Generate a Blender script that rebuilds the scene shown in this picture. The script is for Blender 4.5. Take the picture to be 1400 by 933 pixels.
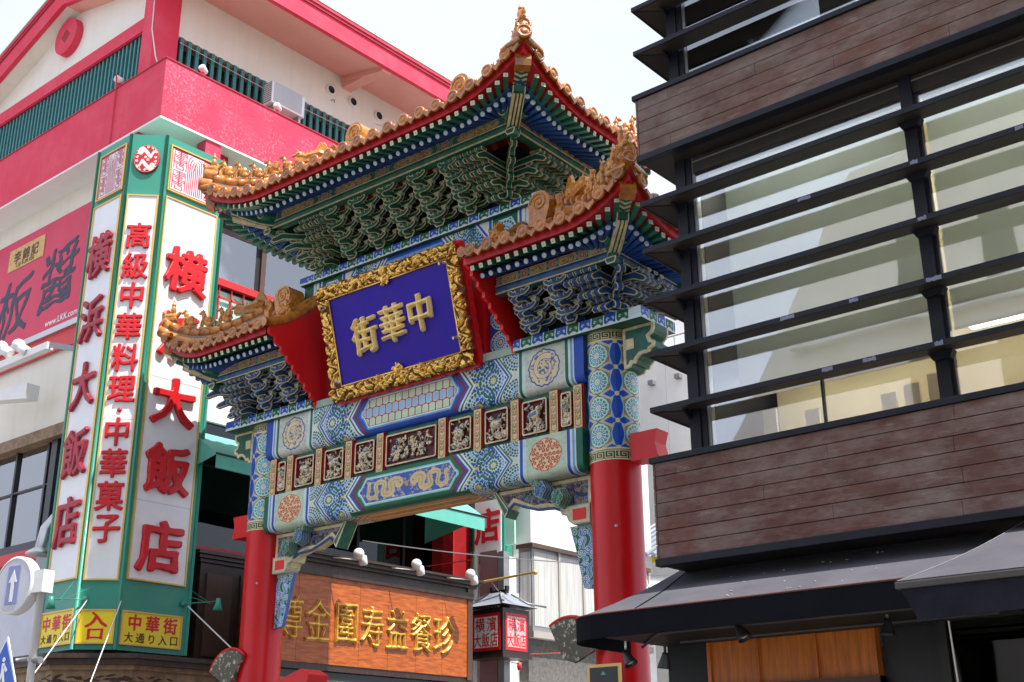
import bpy, bmesh, math, random
import numpy as np
from mathutils import Matrix, Vector
for _o in list(bpy.data.objects):
    bpy.data.objects.remove(_o, do_unlink=True)
SC = bpy.context.scene
COL = SC.collection
random.seed(7)
rng = np.random.default_rng(7)

# ------------------------------------------------------------------ camera
cam_d = bpy.data.cameras.new("camera")
cam_d.sensor_width = 36.0
cam_d.lens = 1661.47 / 1400 * 36
cam_d.clip_start = 0.1
cam_d.clip_end = 2000
cam = bpy.data.objects.new("camera", cam_d)
COL.objects.link(cam)
_yaw, _pitch, _roll = math.radians(40.05), math.radians(90 + 20.2796), math.radians(-0.3929)
cam.matrix_world = Matrix.Translation((0, 0, 1.6)) @ Matrix.Rotation(_yaw, 4, 'Z') @ Matrix.Rotation(_pitch, 4, 'X') @ Matrix.Rotation(_roll, 4, 'Z')
SC.camera = cam

# ------------------------------------------------------------------ sky and sun
SUN_EL, SUN_AZ = math.radians(64), math.radians(-0.4)     # azimuth measured from +x towards +y
sd = Vector((math.cos(SUN_EL) * math.cos(SUN_AZ), math.cos(SUN_EL) * math.sin(SUN_AZ), math.sin(SUN_EL)))
W = bpy.data.worlds.new("World")
SC.world = W
W.use_nodes = True
nt = W.node_tree
nt.nodes.clear()
out = nt.nodes.new('ShaderNodeOutputWorld')
bg = nt.nodes.new('ShaderNodeBackground')
sky = nt.nodes.new('ShaderNodeTexSky')
sky.sky_type = 'NISHITA'
sky.sun_disc = False
sky.sun_elevation = SUN_EL
sky.sun_rotation = math.radians(90) - SUN_AZ
sky.air_density = 1.0
sky.dust_density = 3.0
sky.ozone_density = 1.0
tcw = nt.nodes.new('ShaderNodeTexCoord')
mpw = nt.nodes.new('ShaderNodeMapping')
mpw.inputs['Scale'].default_value = (1.0, 1.0, 2.6)
nzw = nt.nodes.new('ShaderNodeTexNoise')
nzw.inputs['Scale'].default_value = 2.2
nzw.inputs['Detail'].default_value = 6
rmw = nt.nodes.new('ShaderNodeMapRange')
rmw.inputs['From Min'].default_value = 0.30
rmw.inputs['From Max'].default_value = 0.62
rmw.inputs['To Min'].default_value = 0.72
rmw.inputs['To Max'].default_value = 0.92
mxw = nt.nodes.new('ShaderNodeMix')
mxw.data_type = 'RGBA'
mxw.inputs['B'].default_value = (4.55, 4.90, 5.85, 1)        # thin bright high cloud
nt.links.new(tcw.outputs['Generated'], mpw.inputs['Vector'])
nt.links.new(mpw.outputs['Vector'], nzw.inputs['Vector'])
nt.links.new(nzw.outputs['Fac'], rmw.inputs['Value'])
nt.links.new(rmw.outputs['Result'], mxw.inputs['Factor'])
nt.links.new(sky.outputs['Color'], mxw.inputs['A'])
nt.links.new(mxw.outputs['Result'], bg.inputs['Color'])
bg.inputs['Strength'].default_value = 0.12
nt.links.new(bg.outputs['Background'], out.inputs['Surface'])

sun_d = bpy.data.lights.new("sun", 'SUN')
sun_d.energy = 4.0
sun_d.angle = math.radians(0.53)
sun_d.color = (1.0, 0.95, 0.87)
sun = bpy.data.objects.new("sun", sun_d)
COL.objects.link(sun)
sun.rotation_euler = (-sd).to_track_quat('-Z', 'Y').to_euler()
sun.location = (10, 0, 30)
SC.view_settings.view_transform = 'Standard'
SC.view_settings.look = 'None'
SC.view_settings.gamma = 1.0
SC.view_settings.exposure = 0.98
SC.cycles.max_bounces = 6
SC.cycles.diffuse_bounces = 3
SC.cycles.glossy_bounces = 3
SC.cycles.transparent_max_bounces = 8
SC.cycles.use_denoising = True

# ------------------------------------------------------------------ helpers
def s2l(c):
    return tuple((x / 12.92 if x <= 0.04045 else ((x + 0.055) / 1.055) ** 2.4) for x in c)

def mat(name, c, rough=0.6, metal=0.0, var=0.0, vs=3.0, bump=0.0, bs=30.0, spec=0.5, coat=0.0, c2=None, stretch=None, lo=0.35, hi=0.65, streak=0.0, rand=0.0):
    """a plain procedural surface: base colour (linear), noise variation towards c2, bump"""
    m = bpy.data.materials.new(name)
    m.use_nodes = True
    n = m.node_tree
    b = n.nodes['Principled BSDF']
    b.inputs['Base Color'].default_value = (*c, 1)
    b.inputs['Roughness'].default_value = rough
    b.inputs['Metallic'].default_value = metal
    b.inputs['Specular IOR Level'].default_value = spec
    b.inputs['Coat Weight'].default_value = coat
    b.inputs['Coat Roughness'].default_value = 0.15
    if var > 0 or c2 or bump > 0:
        tc = n.nodes.new('ShaderNodeTexCoord')
        mp = n.nodes.new('ShaderNodeMapping')
        n.links.new(tc.outputs['Object'], mp.inputs['Vector'])
        if stretch:
            mp.inputs['Scale'].default_value = stretch
    if var > 0 or c2:
        nz = n.nodes.new('ShaderNodeTexNoise')
        nz.inputs['Scale'].default_value = vs
        nz.inputs['Detail'].default_value = 7
        nz.inputs['Roughness'].default_value = 0.62
        n.links.new(mp.outputs['Vector'], nz.inputs['Vector'])
        mr = n.nodes.new('ShaderNodeMapRange')
        mr.inputs['From Min'].default_value = lo
        mr.inputs['From Max'].default_value = hi
        n.links.new(nz.outputs['Fac'], mr.inputs['Value'])
        mx = n.nodes.new('ShaderNodeMix')
        mx.data_type = 'RGBA'
        mx.inputs['A'].default_value = (*c, 1)
        mx.inputs['B'].default_value = (*(c2 or tuple(x * (1 - var) for x in c)), 1)
        n.links.new(mr.outputs['Result'], mx.inputs['Factor'])
        last = mx.outputs['Result']
        if streak > 0:
            st = n.nodes.new('ShaderNodeTexNoise')
            st.inputs['Scale'].default_value = 1.0
            st.inputs['Detail'].default_value = 5
            m2 = n.nodes.new('ShaderNodeMapping')
            m2.inputs['Scale'].default_value = (5, 5, 0.5)
            n.links.new(tc.outputs['Object'], m2.inputs['Vector'])
            n.links.new(m2.outputs['Vector'], st.inputs['Vector'])
            r2 = n.nodes.new('ShaderNodeMapRange')
            r2.inputs['From Min'].default_value = 0.5
            r2.inputs['From Max'].default_value = 0.8
            r2.inputs['To Max'].default_value = streak
            n.links.new(st.outputs['Fac'], r2.inputs['Value'])
            m3 = n.nodes.new('ShaderNodeMix')
            m3.data_type = 'RGBA'
            m3.inputs['B'].default_value = (*(x * 0.35 for x in c), 1)
            n.links.new(last, m3.inputs['A'])
            n.links.new(r2.outputs['Result'], m3.inputs['Factor'])
            last = m3.outputs['Result']
        if rand > 0:
            oi = n.nodes.new('ShaderNodeObjectInfo'); r5 = n.nodes.new('ShaderNodeMapRange')
            r5.inputs['To Min'].default_value = 1 - rand; r5.inputs['To Max'].default_value = 1 + rand * .3
            n.links.new(oi.outputs['Random'], r5.inputs['Value'])
            m5 = n.nodes.new('ShaderNodeMix'); m5.data_type = 'RGBA'; m5.blend_type = 'MULTIPLY'; m5.inputs['Factor'].default_value = 1
            n.links.new(last, m5.inputs['A']); n.links.new(r5.outputs['Result'], m5.inputs['B']); last = m5.outputs['Result']
        n.links.new(last, b.inputs['Base Color'])
    if bump > 0:
        bz = n.nodes.new('ShaderNodeTexNoise')
        bz.inputs['Scale'].default_value = bs
        bz.inputs['Detail'].default_value = 6
        n.links.new(mp.outputs['Vector'], bz.inputs['Vector'])
        bp = n.nodes.new('ShaderNodeBump')
        bp.inputs['Strength'].default_value = bump
        bp.inputs['Distance'].default_value = 0.02
        n.links.new(bz.outputs['Fac'], bp.inputs['Height'])
        n.links.new(bp.outputs['Normal'], b.inputs['Normal'])
    return m

def img_mat(name, arr, rough=0.45, var=0.26, repeat=False, spec=0.4):
    """arr: h x w x 3 display colours computed in this script; row 0 is the bottom"""
    h, w, _ = arr.shape
    im = bpy.data.images.new(name, w, h, alpha=False)
    px = np.ones((h, w, 4), dtype=np.float32)
    px[..., :3] = np.clip(arr, 0, 1)
    im.pixels.foreach_set(px.ravel())
    im.update()
    im.pack()
    m = bpy.data.materials.new(name)
    m.use_nodes = True
    n = m.node_tree
    b = n.nodes['Principled BSDF']
    b.inputs['Roughness'].default_value = rough
    b.inputs['Specular IOR Level'].default_value = spec
    t = n.nodes.new('ShaderNodeTexImage')
    t.image = im
    t.extension = 'REPEAT' if repeat else 'EXTEND'
    tc = n.nodes.new('ShaderNodeTexCoord')
    n.links.new(tc.outputs['UV'], t.inputs['Vector'])
    nz = n.nodes.new('ShaderNodeTexNoise')
    nz.inputs['Scale'].default_value = 3.5
    nz.inputs['Detail'].default_value = 10
    nz.inputs['Roughness'].default_value = 0.7
    n.links.new(tc.outputs['Object'], nz.inputs['Vector'])
    mr = n.nodes.new('ShaderNodeMapRange')
    mr.inputs['From Min'].default_value = 0.35
    mr.inputs['From Max'].default_value = 0.7
    mr.inputs['To Min'].default_value = 1.0
    mr.inputs['To Max'].default_value = 1.0 - var
    n.links.new(nz.outputs['Fac'], mr.inputs['Value'])
    mx = n.nodes.new('ShaderNodeMix')
    mx.data_type = 'RGBA'
    mx.blend_type = 'MULTIPLY'
    mx.inputs['Factor'].default_value = 1.0
    n.links.new(t.outputs['Color'], mx.inputs['A'])
    n.links.new(mr.outputs['Result'], mx.inputs['B'])
    n.links.new(mx.outputs['Result'], b.inputs['Base Color'])
    return m

class MB:
    """collects polygons with material slots, becomes ONE mesh"""
    def __init__(s):
        s.v = []; s.f = []; s.m = []; s.uv = {}; s.mats = []; s.smooth = []
    def slot(s, m):
        if m not in s.mats:
            s.mats.append(m)
        return s.mats.index(m)
    def face(s, idx, m, uv=None, smooth=False):
        s.f.append(tuple(idx)); s.m.append(s.slot(m)); s.smooth.append(smooth)
        if uv is not None:
            s.uv[len(s.f) - 1] = uv
    def poly(s, pts, m, uv=None):
        k = len(s.v); s.v += [tuple(p) for p in pts]
        s.face(range(k, k + len(pts)), m, uv)
    def box(s, lo, hi, m, M=None, skip=()):
        x0, y0, z0 = lo; x1, y1, z1 = hi
        p = [(x0, y0, z0), (x1, y0, z0), (x1, y1, z0), (x0, y1, z0), (x0, y0, z1), (x1, y0, z1), (x1, y1, z1), (x0, y1, z1)]
        if M is not None:
            p = [tuple(M @ Vector(q)) for q in p]
        k = len(s.v); s.v += p
        mm = m if isinstance(m, dict) else {}
        d = mm.get('d', m)
        for key, f in (('b', (0, 3, 2, 1)), ('t', (4, 5, 6, 7)), ('f', (0, 1, 5, 4)), ('r', (1, 2, 6, 5)), ('k', (2, 3, 7, 6)), ('l', (3, 0, 4, 7))):
            if key in skip: continue
            s.face([k + i for i in f], mm.get(key, d) if mm else m)
    def prism(s, poly, t0, t1, ax, m, edge=None, border=0.0, inner=None, M=None):
        """poly in the plane across axis ax, extruded t0..t1; border ring and strip edges in 'edge', rest in m"""
        def P(a, b, t):
            q = {'x': (t, a, b), 'y': (a, t, b), 'z': (a, b, t)}[ax]
            return tuple(M @ Vector(q)) if M is not None else q
        n = len(poly)
        A = sum(poly[i][0] * poly[(i + 1) % n][1] - poly[(i + 1) % n][0] * poly[i][1] for i in range(n))
        if A < 0: poly = poly[::-1]
        em = edge or m
        if border > 0:
            ins = []
            for i in range(n):
                p0, p1, p2 = Vector(poly[i - 1]), Vector(poly[i]), Vector(poly[(i + 1) % n])
                a = (p1 - p0).normalized(); b = (p2 - p1).normalized()
                na = Vector((-a.y, a.x)); nb = Vector((-b.y, b.x))
                nn = na + nb
                if nn.length < 1e-4: nn = na
                nn.normalize()
                k = border / max(0.45, nn.dot(na))
                ins.append((p1.x + nn.x * k, p1.y + nn.y * k))
            tb = min(border * 0.8, (t1 - t0) * 0.3)
            ts = [t0, t0 + tb, t1 - tb, t1]
            k = len(s.v)
            for t in ts:
                s.v += [P(a, b, t) for a, b in poly]
            for j, mm in enumerate((em, m, em)):
                for i in range(n):
                    i2 = (i + 1) % n
                    s.face([k + j * n + i, k + j * n + i2, k + (j + 1) * n + i2, k + (j + 1) * n + i], mm)
            im = inner or m
            for t, base, flip in ((t0, k, True), (t1, k + 3 * n, False)):
                kk = len(s.v)
                s.v += [P(a, b, t) for a, b in ins]
                for i in range(n):
                    i2 = (i + 1) % n
                    f = [base + i, base + i2, kk + i2, kk + i]
                    s.face(f[::-1] if flip else f, em)
                f = list(range(kk, kk + n))
                s.face(f[::-1] if flip else f, im)
        else:
            k = len(s.v)
            s.v += [P(a, b, t0) for a, b in poly] + [P(a, b, t1) for a, b in poly]
            for i in range(n):
                i2 = (i + 1) % n
                s.face([k + i, k + i2, k + n + i2, k + n + i], em)
            s.face(list(range(k + n - 1, k - 1, -1)), m)
            s.face(list(range(k + n, k + 2 * n)), m)
    def ring(s, pts, m, prev=None, uvs=None, smooth=True):
        k = len(s.v); s.v += [tuple(p) for p in pts]
        n = len(pts)
        if prev is not None:
            for i in range(n):
                i2 = (i + 1) % n
                s.face([prev + i, prev + i2, k + i2, k + i], m, smooth=smooth)
        return k
    def tube(s, path, r, m, n=8, cap=True, cm=None):
        """tube along a list of points; r a number or a list"""
        path = [Vector(p) for p in path]
        rr = r if isinstance(r, (list, tuple)) else [r] * len(path)
        prev = None; up = None
        for i, p in enumerate(path):
            d = (path[min(i + 1, len(path) - 1)] - path[max(i - 1, 0)]).normalized()
            if up is None:
                up = Vector((0, 0, 1)) if abs(d.z) < 0.9 else Vector((1, 0, 0))
            a = d.cross(up).normalized(); b = a.cross(d).normalized(); up = b
            pts = [p + (a * math.cos(2 * math.pi * j / n) + b * math.sin(2 * math.pi * j / n)) * rr[i] for j in range(n)]
            k = s.ring(pts, m, prev)
            if i == 0 and cap: s.face(list(range(k, k + n))[::1], cm or m)
            prev = k
        if cap: s.face(list(range(prev + n - 1, prev - 1, -1)), cm or m)
    def lathe(s, prof, c, axis, m, n=16, mats=None):
        """prof: (radius, height) along axis vector from c"""
        ax = Vector(axis).normalized(); c = Vector(c)
        u = ax.cross(Vector((0, 0, 1)) if abs(ax.z) < 0.9 else Vector((1, 0, 0))).normalized(); w = ax.cross(u)
        prev = None
        for i, (r, h) in enumerate(prof):
            pts = [c + ax * h + (u * math.cos(2 * math.pi * j / n) + w * math.sin(2 * math.pi * j / n)) * max(r, 1e-4) for j in range(n)]
            prev = s.ring(pts, (mats[i - 1] if mats and i else m), prev)
    def blob(s, c, r, m, M=None, n=8, k=6):
        c = Vector(c); r = Vector(r) if not isinstance(r, (int, float)) else Vector((r, r, r))
        prev = None
        for i in range(k + 1):
            ph = math.pi * i / k
            pts = []
            for j in range(n):
                th = 2 * math.pi * j / n
                q = Vector((r.x * math.sin(ph) * math.cos(th), r.y * math.sin(ph) * math.sin(th), r.z * math.cos(ph)))
                if i in (0, k): q += Vector((math.cos(th), math.sin(th), 0)) * 1e-4
                if M is not None: q = M @ q
                pts.append(c + q)
            prev = s.ring(pts, m, prev)
    def grid(s, X, Y, Z, m, smooth=True, uv=None):
        h, w = X.shape; k = len(s.v)
        s.v += list(zip(X.ravel().tolist(), Y.ravel().tolist(), Z.ravel().tolist()))
        for i in range(h - 1):
            for j in range(w - 1):
                a = k + i * w + j
                u = None
                if uv is not None:
                    U, V = uv
                    u = [(U[i, j], V[i, j]), (U[i, j + 1], V[i, j + 1]), (U[i + 1, j + 1], V[i + 1, j + 1]), (U[i + 1, j], V[i + 1, j])]
                s.face([a, a + 1, a + w + 1, a + w], m, u, smooth)
    def mesh(s, name):
        me = bpy.data.meshes.new(name)
        me.from_pydata(s.v, [], s.f)
        for m in s.mats: me.materials.append(m)
        me.polygons.foreach_set('material_index', s.m)
        me.polygons.foreach_set('use_smooth', s.smooth)
        if s.uv:
            l = me.uv_layers.new(name='UVMap')
            for fi, uv in s.uv.items():
                p = me.polygons[fi]
                for q, li in enumerate(p.loop_indices):
                    l.data[li].uv = uv[q]
        me.update()
        return me
    def build(s, name, parent=None, **kw):
        return link(name, s.mesh(name), parent, **kw)

def link(name, me, parent=None, loc=None, M=None, label=None, cat=None, group=None, kind=None):
    o = bpy.data.objects.new(name, me)
    COL.objects.link(o)
    if parent is not None: o.parent = parent
    if M is not None: o.matrix_local = M
    elif loc is not None: o.location = loc
    tag(o, label, cat, group, kind)
    return o

def tag(o, label=None, cat=None, group=None, kind=None):
    if label: o['label'] = label
    if cat: o['category'] = cat
    if group: o['group'] = group
    if kind: o['kind'] = kind
    return o

def empty(name, loc, rz=0.0, label=None, cat=None, group=None, M=None):
    o = bpy.data.objects.new(name, None)
    COL.objects.link(o)
    o.empty_display_size = 0.3
    if M is not None: o.matrix_world = M
    else:
        o.location = loc; o.rotation_euler = (0, 0, rz)
    return tag(o, label, cat, group)

def part(name, parent, fn, loc=None, M=None, **kw):
    b = MB(); fn(b)
    return b.build(name, parent, loc=loc, M=M, **kw)

def boxpart(name, parent, lo, hi, m, M=None, bev=0.0, **kw):
    b = MB(); b.box(lo, hi, m)
    me = b.mesh(name)
    if bev > 0:
        bm = bmesh.new(); bm.from_mesh(me)
        bmesh.ops.bevel(bm, geom=list(bm.edges), offset=bev, segments=2, affect='EDGES', profile=0.6)
        bm.to_mesh(me); bm.free()
    return link(name, me, parent, M=M, **kw)

def frame_matrix(origin, right, up):
    r = Vector(right).normalized(); u = Vector(up).normalized(); n = r.cross(u).normalized(); u = n.cross(r)
    M = Matrix.Identity(4)
    for i in range(3):
        M[i][0] = r[i]; M[i][1] = u[i]; M[i][2] = n[i]; M[i][3] = origin[i]
    return M

_glyph = {}
def glyph(body, fat, depth, round_, mats, wx=1.0, hy=1.0, shear=0.0, res=84, brush=.5, edge=None):
    """a brush-drawn character as one solid relief (unit em, centred, in XY, facing +Z): the built-in font's outline
    becomes a distance field, is swollen and softened like ink, and is meshed again with a rounded top"""
    key = (body, round(fat, 4), round(depth, 4), round_, tuple(m.name for m in mats), wx, hy, shear, res)
    if key in _glyph: return _glyph[key]
    c = bpy.data.curves.new('glyph', 'FONT')
    c.body = body; c.resolution_u = 3; c.align_x = 'CENTER'
    o = bpy.data.objects.new('glyph', c); COL.objects.link(o)
    dg = bpy.context.evaluated_depsgraph_get(); dg.update()
    me = bpy.data.meshes.new_from_object(o.evaluated_get(dg))
    bpy.data.objects.remove(o); bpy.data.curves.remove(c)
    n = len(me.vertices); V = np.empty(n * 3); me.vertices.foreach_get('co', V); V = V.reshape(-1, 3)[:, :2]
    cnt = {}
    for p in me.polygons:
        vs = p.vertices; L = len(vs)
        for i in range(L):
            k = (min(vs[i], vs[(i + 1) % L]), max(vs[i], vs[(i + 1) % L])); cnt[k] = cnt.get(k, 0) + 1
    E = np.array([k for k, q in cnt.items() if q == 1])
    bpy.data.meshes.remove(me)
    V = V - (V.min(0) + V.max(0)) / 2
    P, Q = V[E[:, 0]], V[E[:, 1]]
    hw, hh = V[:, 0].max() + fat + .03, V[:, 1].max() + fat + .03
    stp = 1.0 / res
    xs = np.arange(-hw, hw + stp, stp); ys = np.arange(-hh, hh + stp, stp)
    X, Y = np.meshgrid(xs, ys)
    wob = brush * .012
    Xs = X + wob * (np.sin(Y * 9.1 + X * 3.7 + 1.3) + .6 * np.sin(Y * 17 - X * 6)); Ys = Y + wob * (np.sin(X * 8.3 + Y * 2.9 + .4) + .6 * np.sin(X * 19 + Y * 5)) - X * .05 * brush
    px, py = Xs.ravel(), Ys.ravel()
    D = np.full(px.shape, 9.0); ins = np.zeros(px.shape, bool)
    for a, b in zip(P, Q):
        dx, dy = b - a; L = dx * dx + dy * dy + 1e-12
        t = np.clip(((px - a[0]) * dx + (py - a[1]) * dy) / L, 0, 1)
        D = np.minimum(D, (px - a[0] - t * dx) ** 2 + (py - a[1] - t * dy) ** 2)
        cr = (a[1] > py) != (b[1] > py)
        if cr.any():
            ins ^= cr & (px < (b[0] - a[0]) * (py - a[1]) / (b[1] - a[1] + 1e-12) + a[0])
    D = np.sqrt(D); D[ins] *= -1; D = D.reshape(X.shape)
    for _ in range(2):
        D2 = np.pad(D, 1, mode='edge'); D = (D2[:-2, 1:-1] + D2[2:, 1:-1] + D2[1:-1, :-2] + D2[1:-1, 2:] + 2 * D) / 6
    Fd = D - fat - brush * fat * .45 * (np.sin(X * 13 + Y * 7 + 1) * np.sin(Y * 11 - X * 5) )
    if edge: Fd = Fd + edge * np.abs(np.sin(X * 90 + 9 * np.sin(Y * 40)))
    T = np.clip(-Fd / max(round_, 1e-3), 0, 1)
    Zt = depth * (.35 + .65 * (1 - (1 - T) ** 2)) if round_ > .002 else np.full(X.shape, depth)
    H, Wd = X.shape; vid = {}; verts = []; faces = []; walls = []
    neg = Fd < 0
    def gv(i, j):
        k = (i, j)
        if k not in vid:
            vid[k] = len(verts); verts.append((X[i, j], Y[i, j], Zt[i, j]))
        return vid[k]
    def ev(i, j, i2, j2):
        k = (i, j, i2, j2) if (i, j) < (i2, j2) else (i2, j2, i, j)
        if k not in vid:
            a, b = Fd[k[0], k[1]], Fd[k[2], k[3]]; t = a / (a - b); t = min(.98, max(.02, t))
            vid[k] = len(verts); verts.append((X[k[0], k[1]] + (X[k[2], k[3]] - X[k[0], k[1]]) * t, Y[k[0], k[1]] + (Y[k[2], k[3]] - Y[k[0], k[1]]) * t, depth * .35 if round_ > .002 else depth))
        return vid[k]
    act = neg[:-1, :-1] | neg[1:, :-1] | neg[:-1, 1:] | neg[1:, 1:]
    for i, j in zip(*np.nonzero(act)):
        cs = [(i, j), (i, j + 1), (i + 1, j + 1), (i + 1, j)]
        ns = [neg[q] for q in cs]
        if all(ns): faces.append([gv(*q) for q in cs]); continue
        poly = []; cuts = []
        for q in range(4):
            a, b = cs[q], cs[(q + 1) % 4]
            if neg[a]: poly.append(gv(*a))
            if neg[a] != neg[b]:
                e = ev(*a, *b); poly.append(e); cuts.append((e, neg[a]))
        if len(poly) >= 3: faces.append(poly)
        if len(cuts) == 2:
            (e0, o0), (e1, o1) = cuts
            walls.append((e0, e1) if o0 else (e1, e0))
        elif len(cuts) == 4:
            for q in (0, 2):
                (e0, o0), (e1, o1) = cuts[q], cuts[(q + 1) % 4]
                walls.append((e0, e1) if o0 else (e1, e0))
    base = {}
    for a, b in walls:
        for q in (a, b):
            if q not in base:
                base[q] = len(verts); verts.append((verts[q][0], verts[q][1], 0.0))
    nt_ = len(faces)
    faces += [[b, a, base[a], base[b]][::-1] for a, b in walls]
    A_ = np.array(verts); A_[:, 0] *= wx; A_[:, 1] *= hy; A_[:, 0] += A_[:, 1] * shear
    me = bpy.data.meshes.new('character'); me.from_pydata(A_.tolist(), [], faces)
    me.polygons.foreach_set('use_smooth', [round_ > .002] * nt_ + [False] * (len(faces) - nt_))
    for m in mats: me.materials.append(m)
    me.update()
    _glyph[key] = me
    return me

def write(body, parent, Mw, size, m, offset=0.02, depth=0.05, bevel=0.0, wx=1.0, name='character', shear=0.0, hy=1.0, res=None, brush=.5, edge=None):
    r = res or (84 if size > .45 else 56 if size > .25 else 40)
    if len(body) > 1: brush = 0; r = 48
    me = glyph(body, offset, depth / size, bevel / size, (m,), wx, hy, shear, r, brush, edge)
    return link(name, me, parent, M=Mw @ Matrix.Diagonal((size, size, size, 1)))

def fuse(b, name, voxel, m, noise=0.0, smooth=True):
    """melts overlapping forms into one continuous surface"""
    me = b.mesh(name)
    o = bpy.data.objects.new('tmp', me); COL.objects.link(o)
    md = o.modifiers.new('r', 'REMESH'); md.mode = 'VOXEL'; md.voxel_size = voxel; md.use_smooth_shade = smooth
    dg = bpy.context.evaluated_depsgraph_get(); dg.update()
    r = bpy.data.meshes.new_from_object(o.evaluated_get(dg))
    bpy.data.objects.remove(o); bpy.data.meshes.remove(me)
    r.materials.clear(); r.materials.append(m)
    r.name = name
    return r
# ------------------------------------------------------------------ painted ornament, drawn in metres
class Canvas:
    def __init__(s, x0, x1, y0, y1, ppm, bg):
        s.w = int((x1 - x0) * ppm); s.h = int((y1 - y0) * ppm); s.ppm = ppm
        xs = x0 + (np.arange(s.w) + 0.5) / ppm; ys = y0 + (np.arange(s.h) + 0.5) / ppm
        s.X, s.Y = np.meshgrid(xs, ys)
        s.a = np.ones((s.h, s.w, 3)) * np.array(bg)
    def paint(s, d, c, clip=None):
        al = np.clip(0.5 - d * s.ppm, 0, 1)
        if clip is not None: al = al * np.clip(0.5 - clip * s.ppm, 0, 1)
        s.a += (np.array(c) - s.a) * al[..., None]
    def line(s, pts, r, c, clip=None):
        """brush stroke: r one radius or one per point"""
        rr = r if isinstance(r, (list, tuple, np.ndarray)) else [r] * len(pts)
        R = max(rr) + 0.01
        P = np.array(pts)
        x0, x1 = P[:, 0].min() - R, P[:, 0].max() + R; y0, y1 = P[:, 1].min() - R, P[:, 1].max() + R
        i0 = max(0, int((y0 - s.Y[0, 0]) * s.ppm)); i1 = min(s.h, int((y1 - s.Y[0, 0]) * s.ppm) + 2)
        j0 = max(0, int((x0 - s.X[0, 0]) * s.ppm)); j1 = min(s.w, int((x1 - s.X[0, 0]) * s.ppm) + 2)
        if i1 <= i0 or j1 <= j0: return
        X = s.X[i0:i1, j0:j1]; Y = s.Y[i0:i1, j0:j1]
        D = np.full(X.shape, 9.0)
        for k in range(len(P) - 1):
            a, b = P[k], P[k + 1]; ab = b - a; L = max(1e-9, ab @ ab)
            t = np.clip(((X - a[0]) * ab[0] + (Y - a[1]) * ab[1]) / L, 0, 1)
            d = np.hypot(X - a[0] - t * ab[0], Y - a[1] - t * ab[1]) - (rr[k] + (rr[k + 1] - rr[k]) * t)
            D = np.minimum(D, d)
        al = np.clip(0.5 - D * s.ppm, 0, 1)
        if clip is not None: al = al * np.clip(0.5 - clip[i0:i1, j0:j1] * s.ppm, 0, 1)
        sub = s.a[i0:i1, j0:j1]
        sub += (np.array(c) - sub) * al[..., None]

cB = (0.10, 0.30, 0.72); cLB = (0.42, 0.68, 0.90); cG = (0.06, 0.40, 0.30); cW = (0.90, 0.93, 0.92)
cCR = (0.90, 0.80, 0.58); cM = (0.50, 0.13, 0.18); cPG = (0.76, 0.85, 0.74); cK = (0.07, 0.09, 0.12); cO = (0.90, 0.62, 0.30)

def rosette(c, cx, cy, R, clip=None, base=None):
    dx, dy = c.X - cx, c.Y - cy
    r = np.hypot(dx, dy); th = np.arctan2(dy, dx)
    if base is not None: c.paint(r - R, base, clip)
    for k, (ra, rb, n, col) in enumerate(((0.16, 0.32, 12, cG), (0.38, 0.54, 16, cB), (0.58, 0.72, 22, cLB), (0.76, 0.97, 20, cG), (1.02, 1.20, 26, cB), (1.25, 1.42, 30, cG))):
        rm = (ra + rb) / 2 * R
        if rb * R < 0.02: continue
        cell = 2 * np.pi / n
        t = (np.mod(th + (k % 2) * cell / 2, cell) - cell / 2) * rm
        d = np.hypot(t / (cell * rm * 0.40), (r - rm) / ((rb - ra) * R / 2)) - 1
        c.paint(d * cell * rm * 0.28, col, clip if k < 4 else np.maximum(r - R * 1.45, clip if clip is not None else 0 * r) if clip is not None else r - R)
    if R > 0.12:
        cell = 2 * np.pi / 20; rm = 0.86 * R
        t = (np.mod(th, cell) - cell / 2) * rm
        c.paint(np.hypot(t, r - rm) - 0.02 * R, cW, clip)
    c.paint(r - 0.12 * R, cCR, clip)

def swirl_pts(cx, cy, R, a0, turns=1.4, s=1):
    t = np.linspace(0, 1, 18)
    return [(cx + R * (1 - k) ** 0.8 * math.cos(a0 + s * k * turns * 2 * math.pi), cy + R * (1 - k) ** 0.8 * math.sin(a0 + s * k * turns * 2 * math.pi)) for k in t]

def ragged(c, x0, x1, y, A=0.012):
    return

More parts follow.
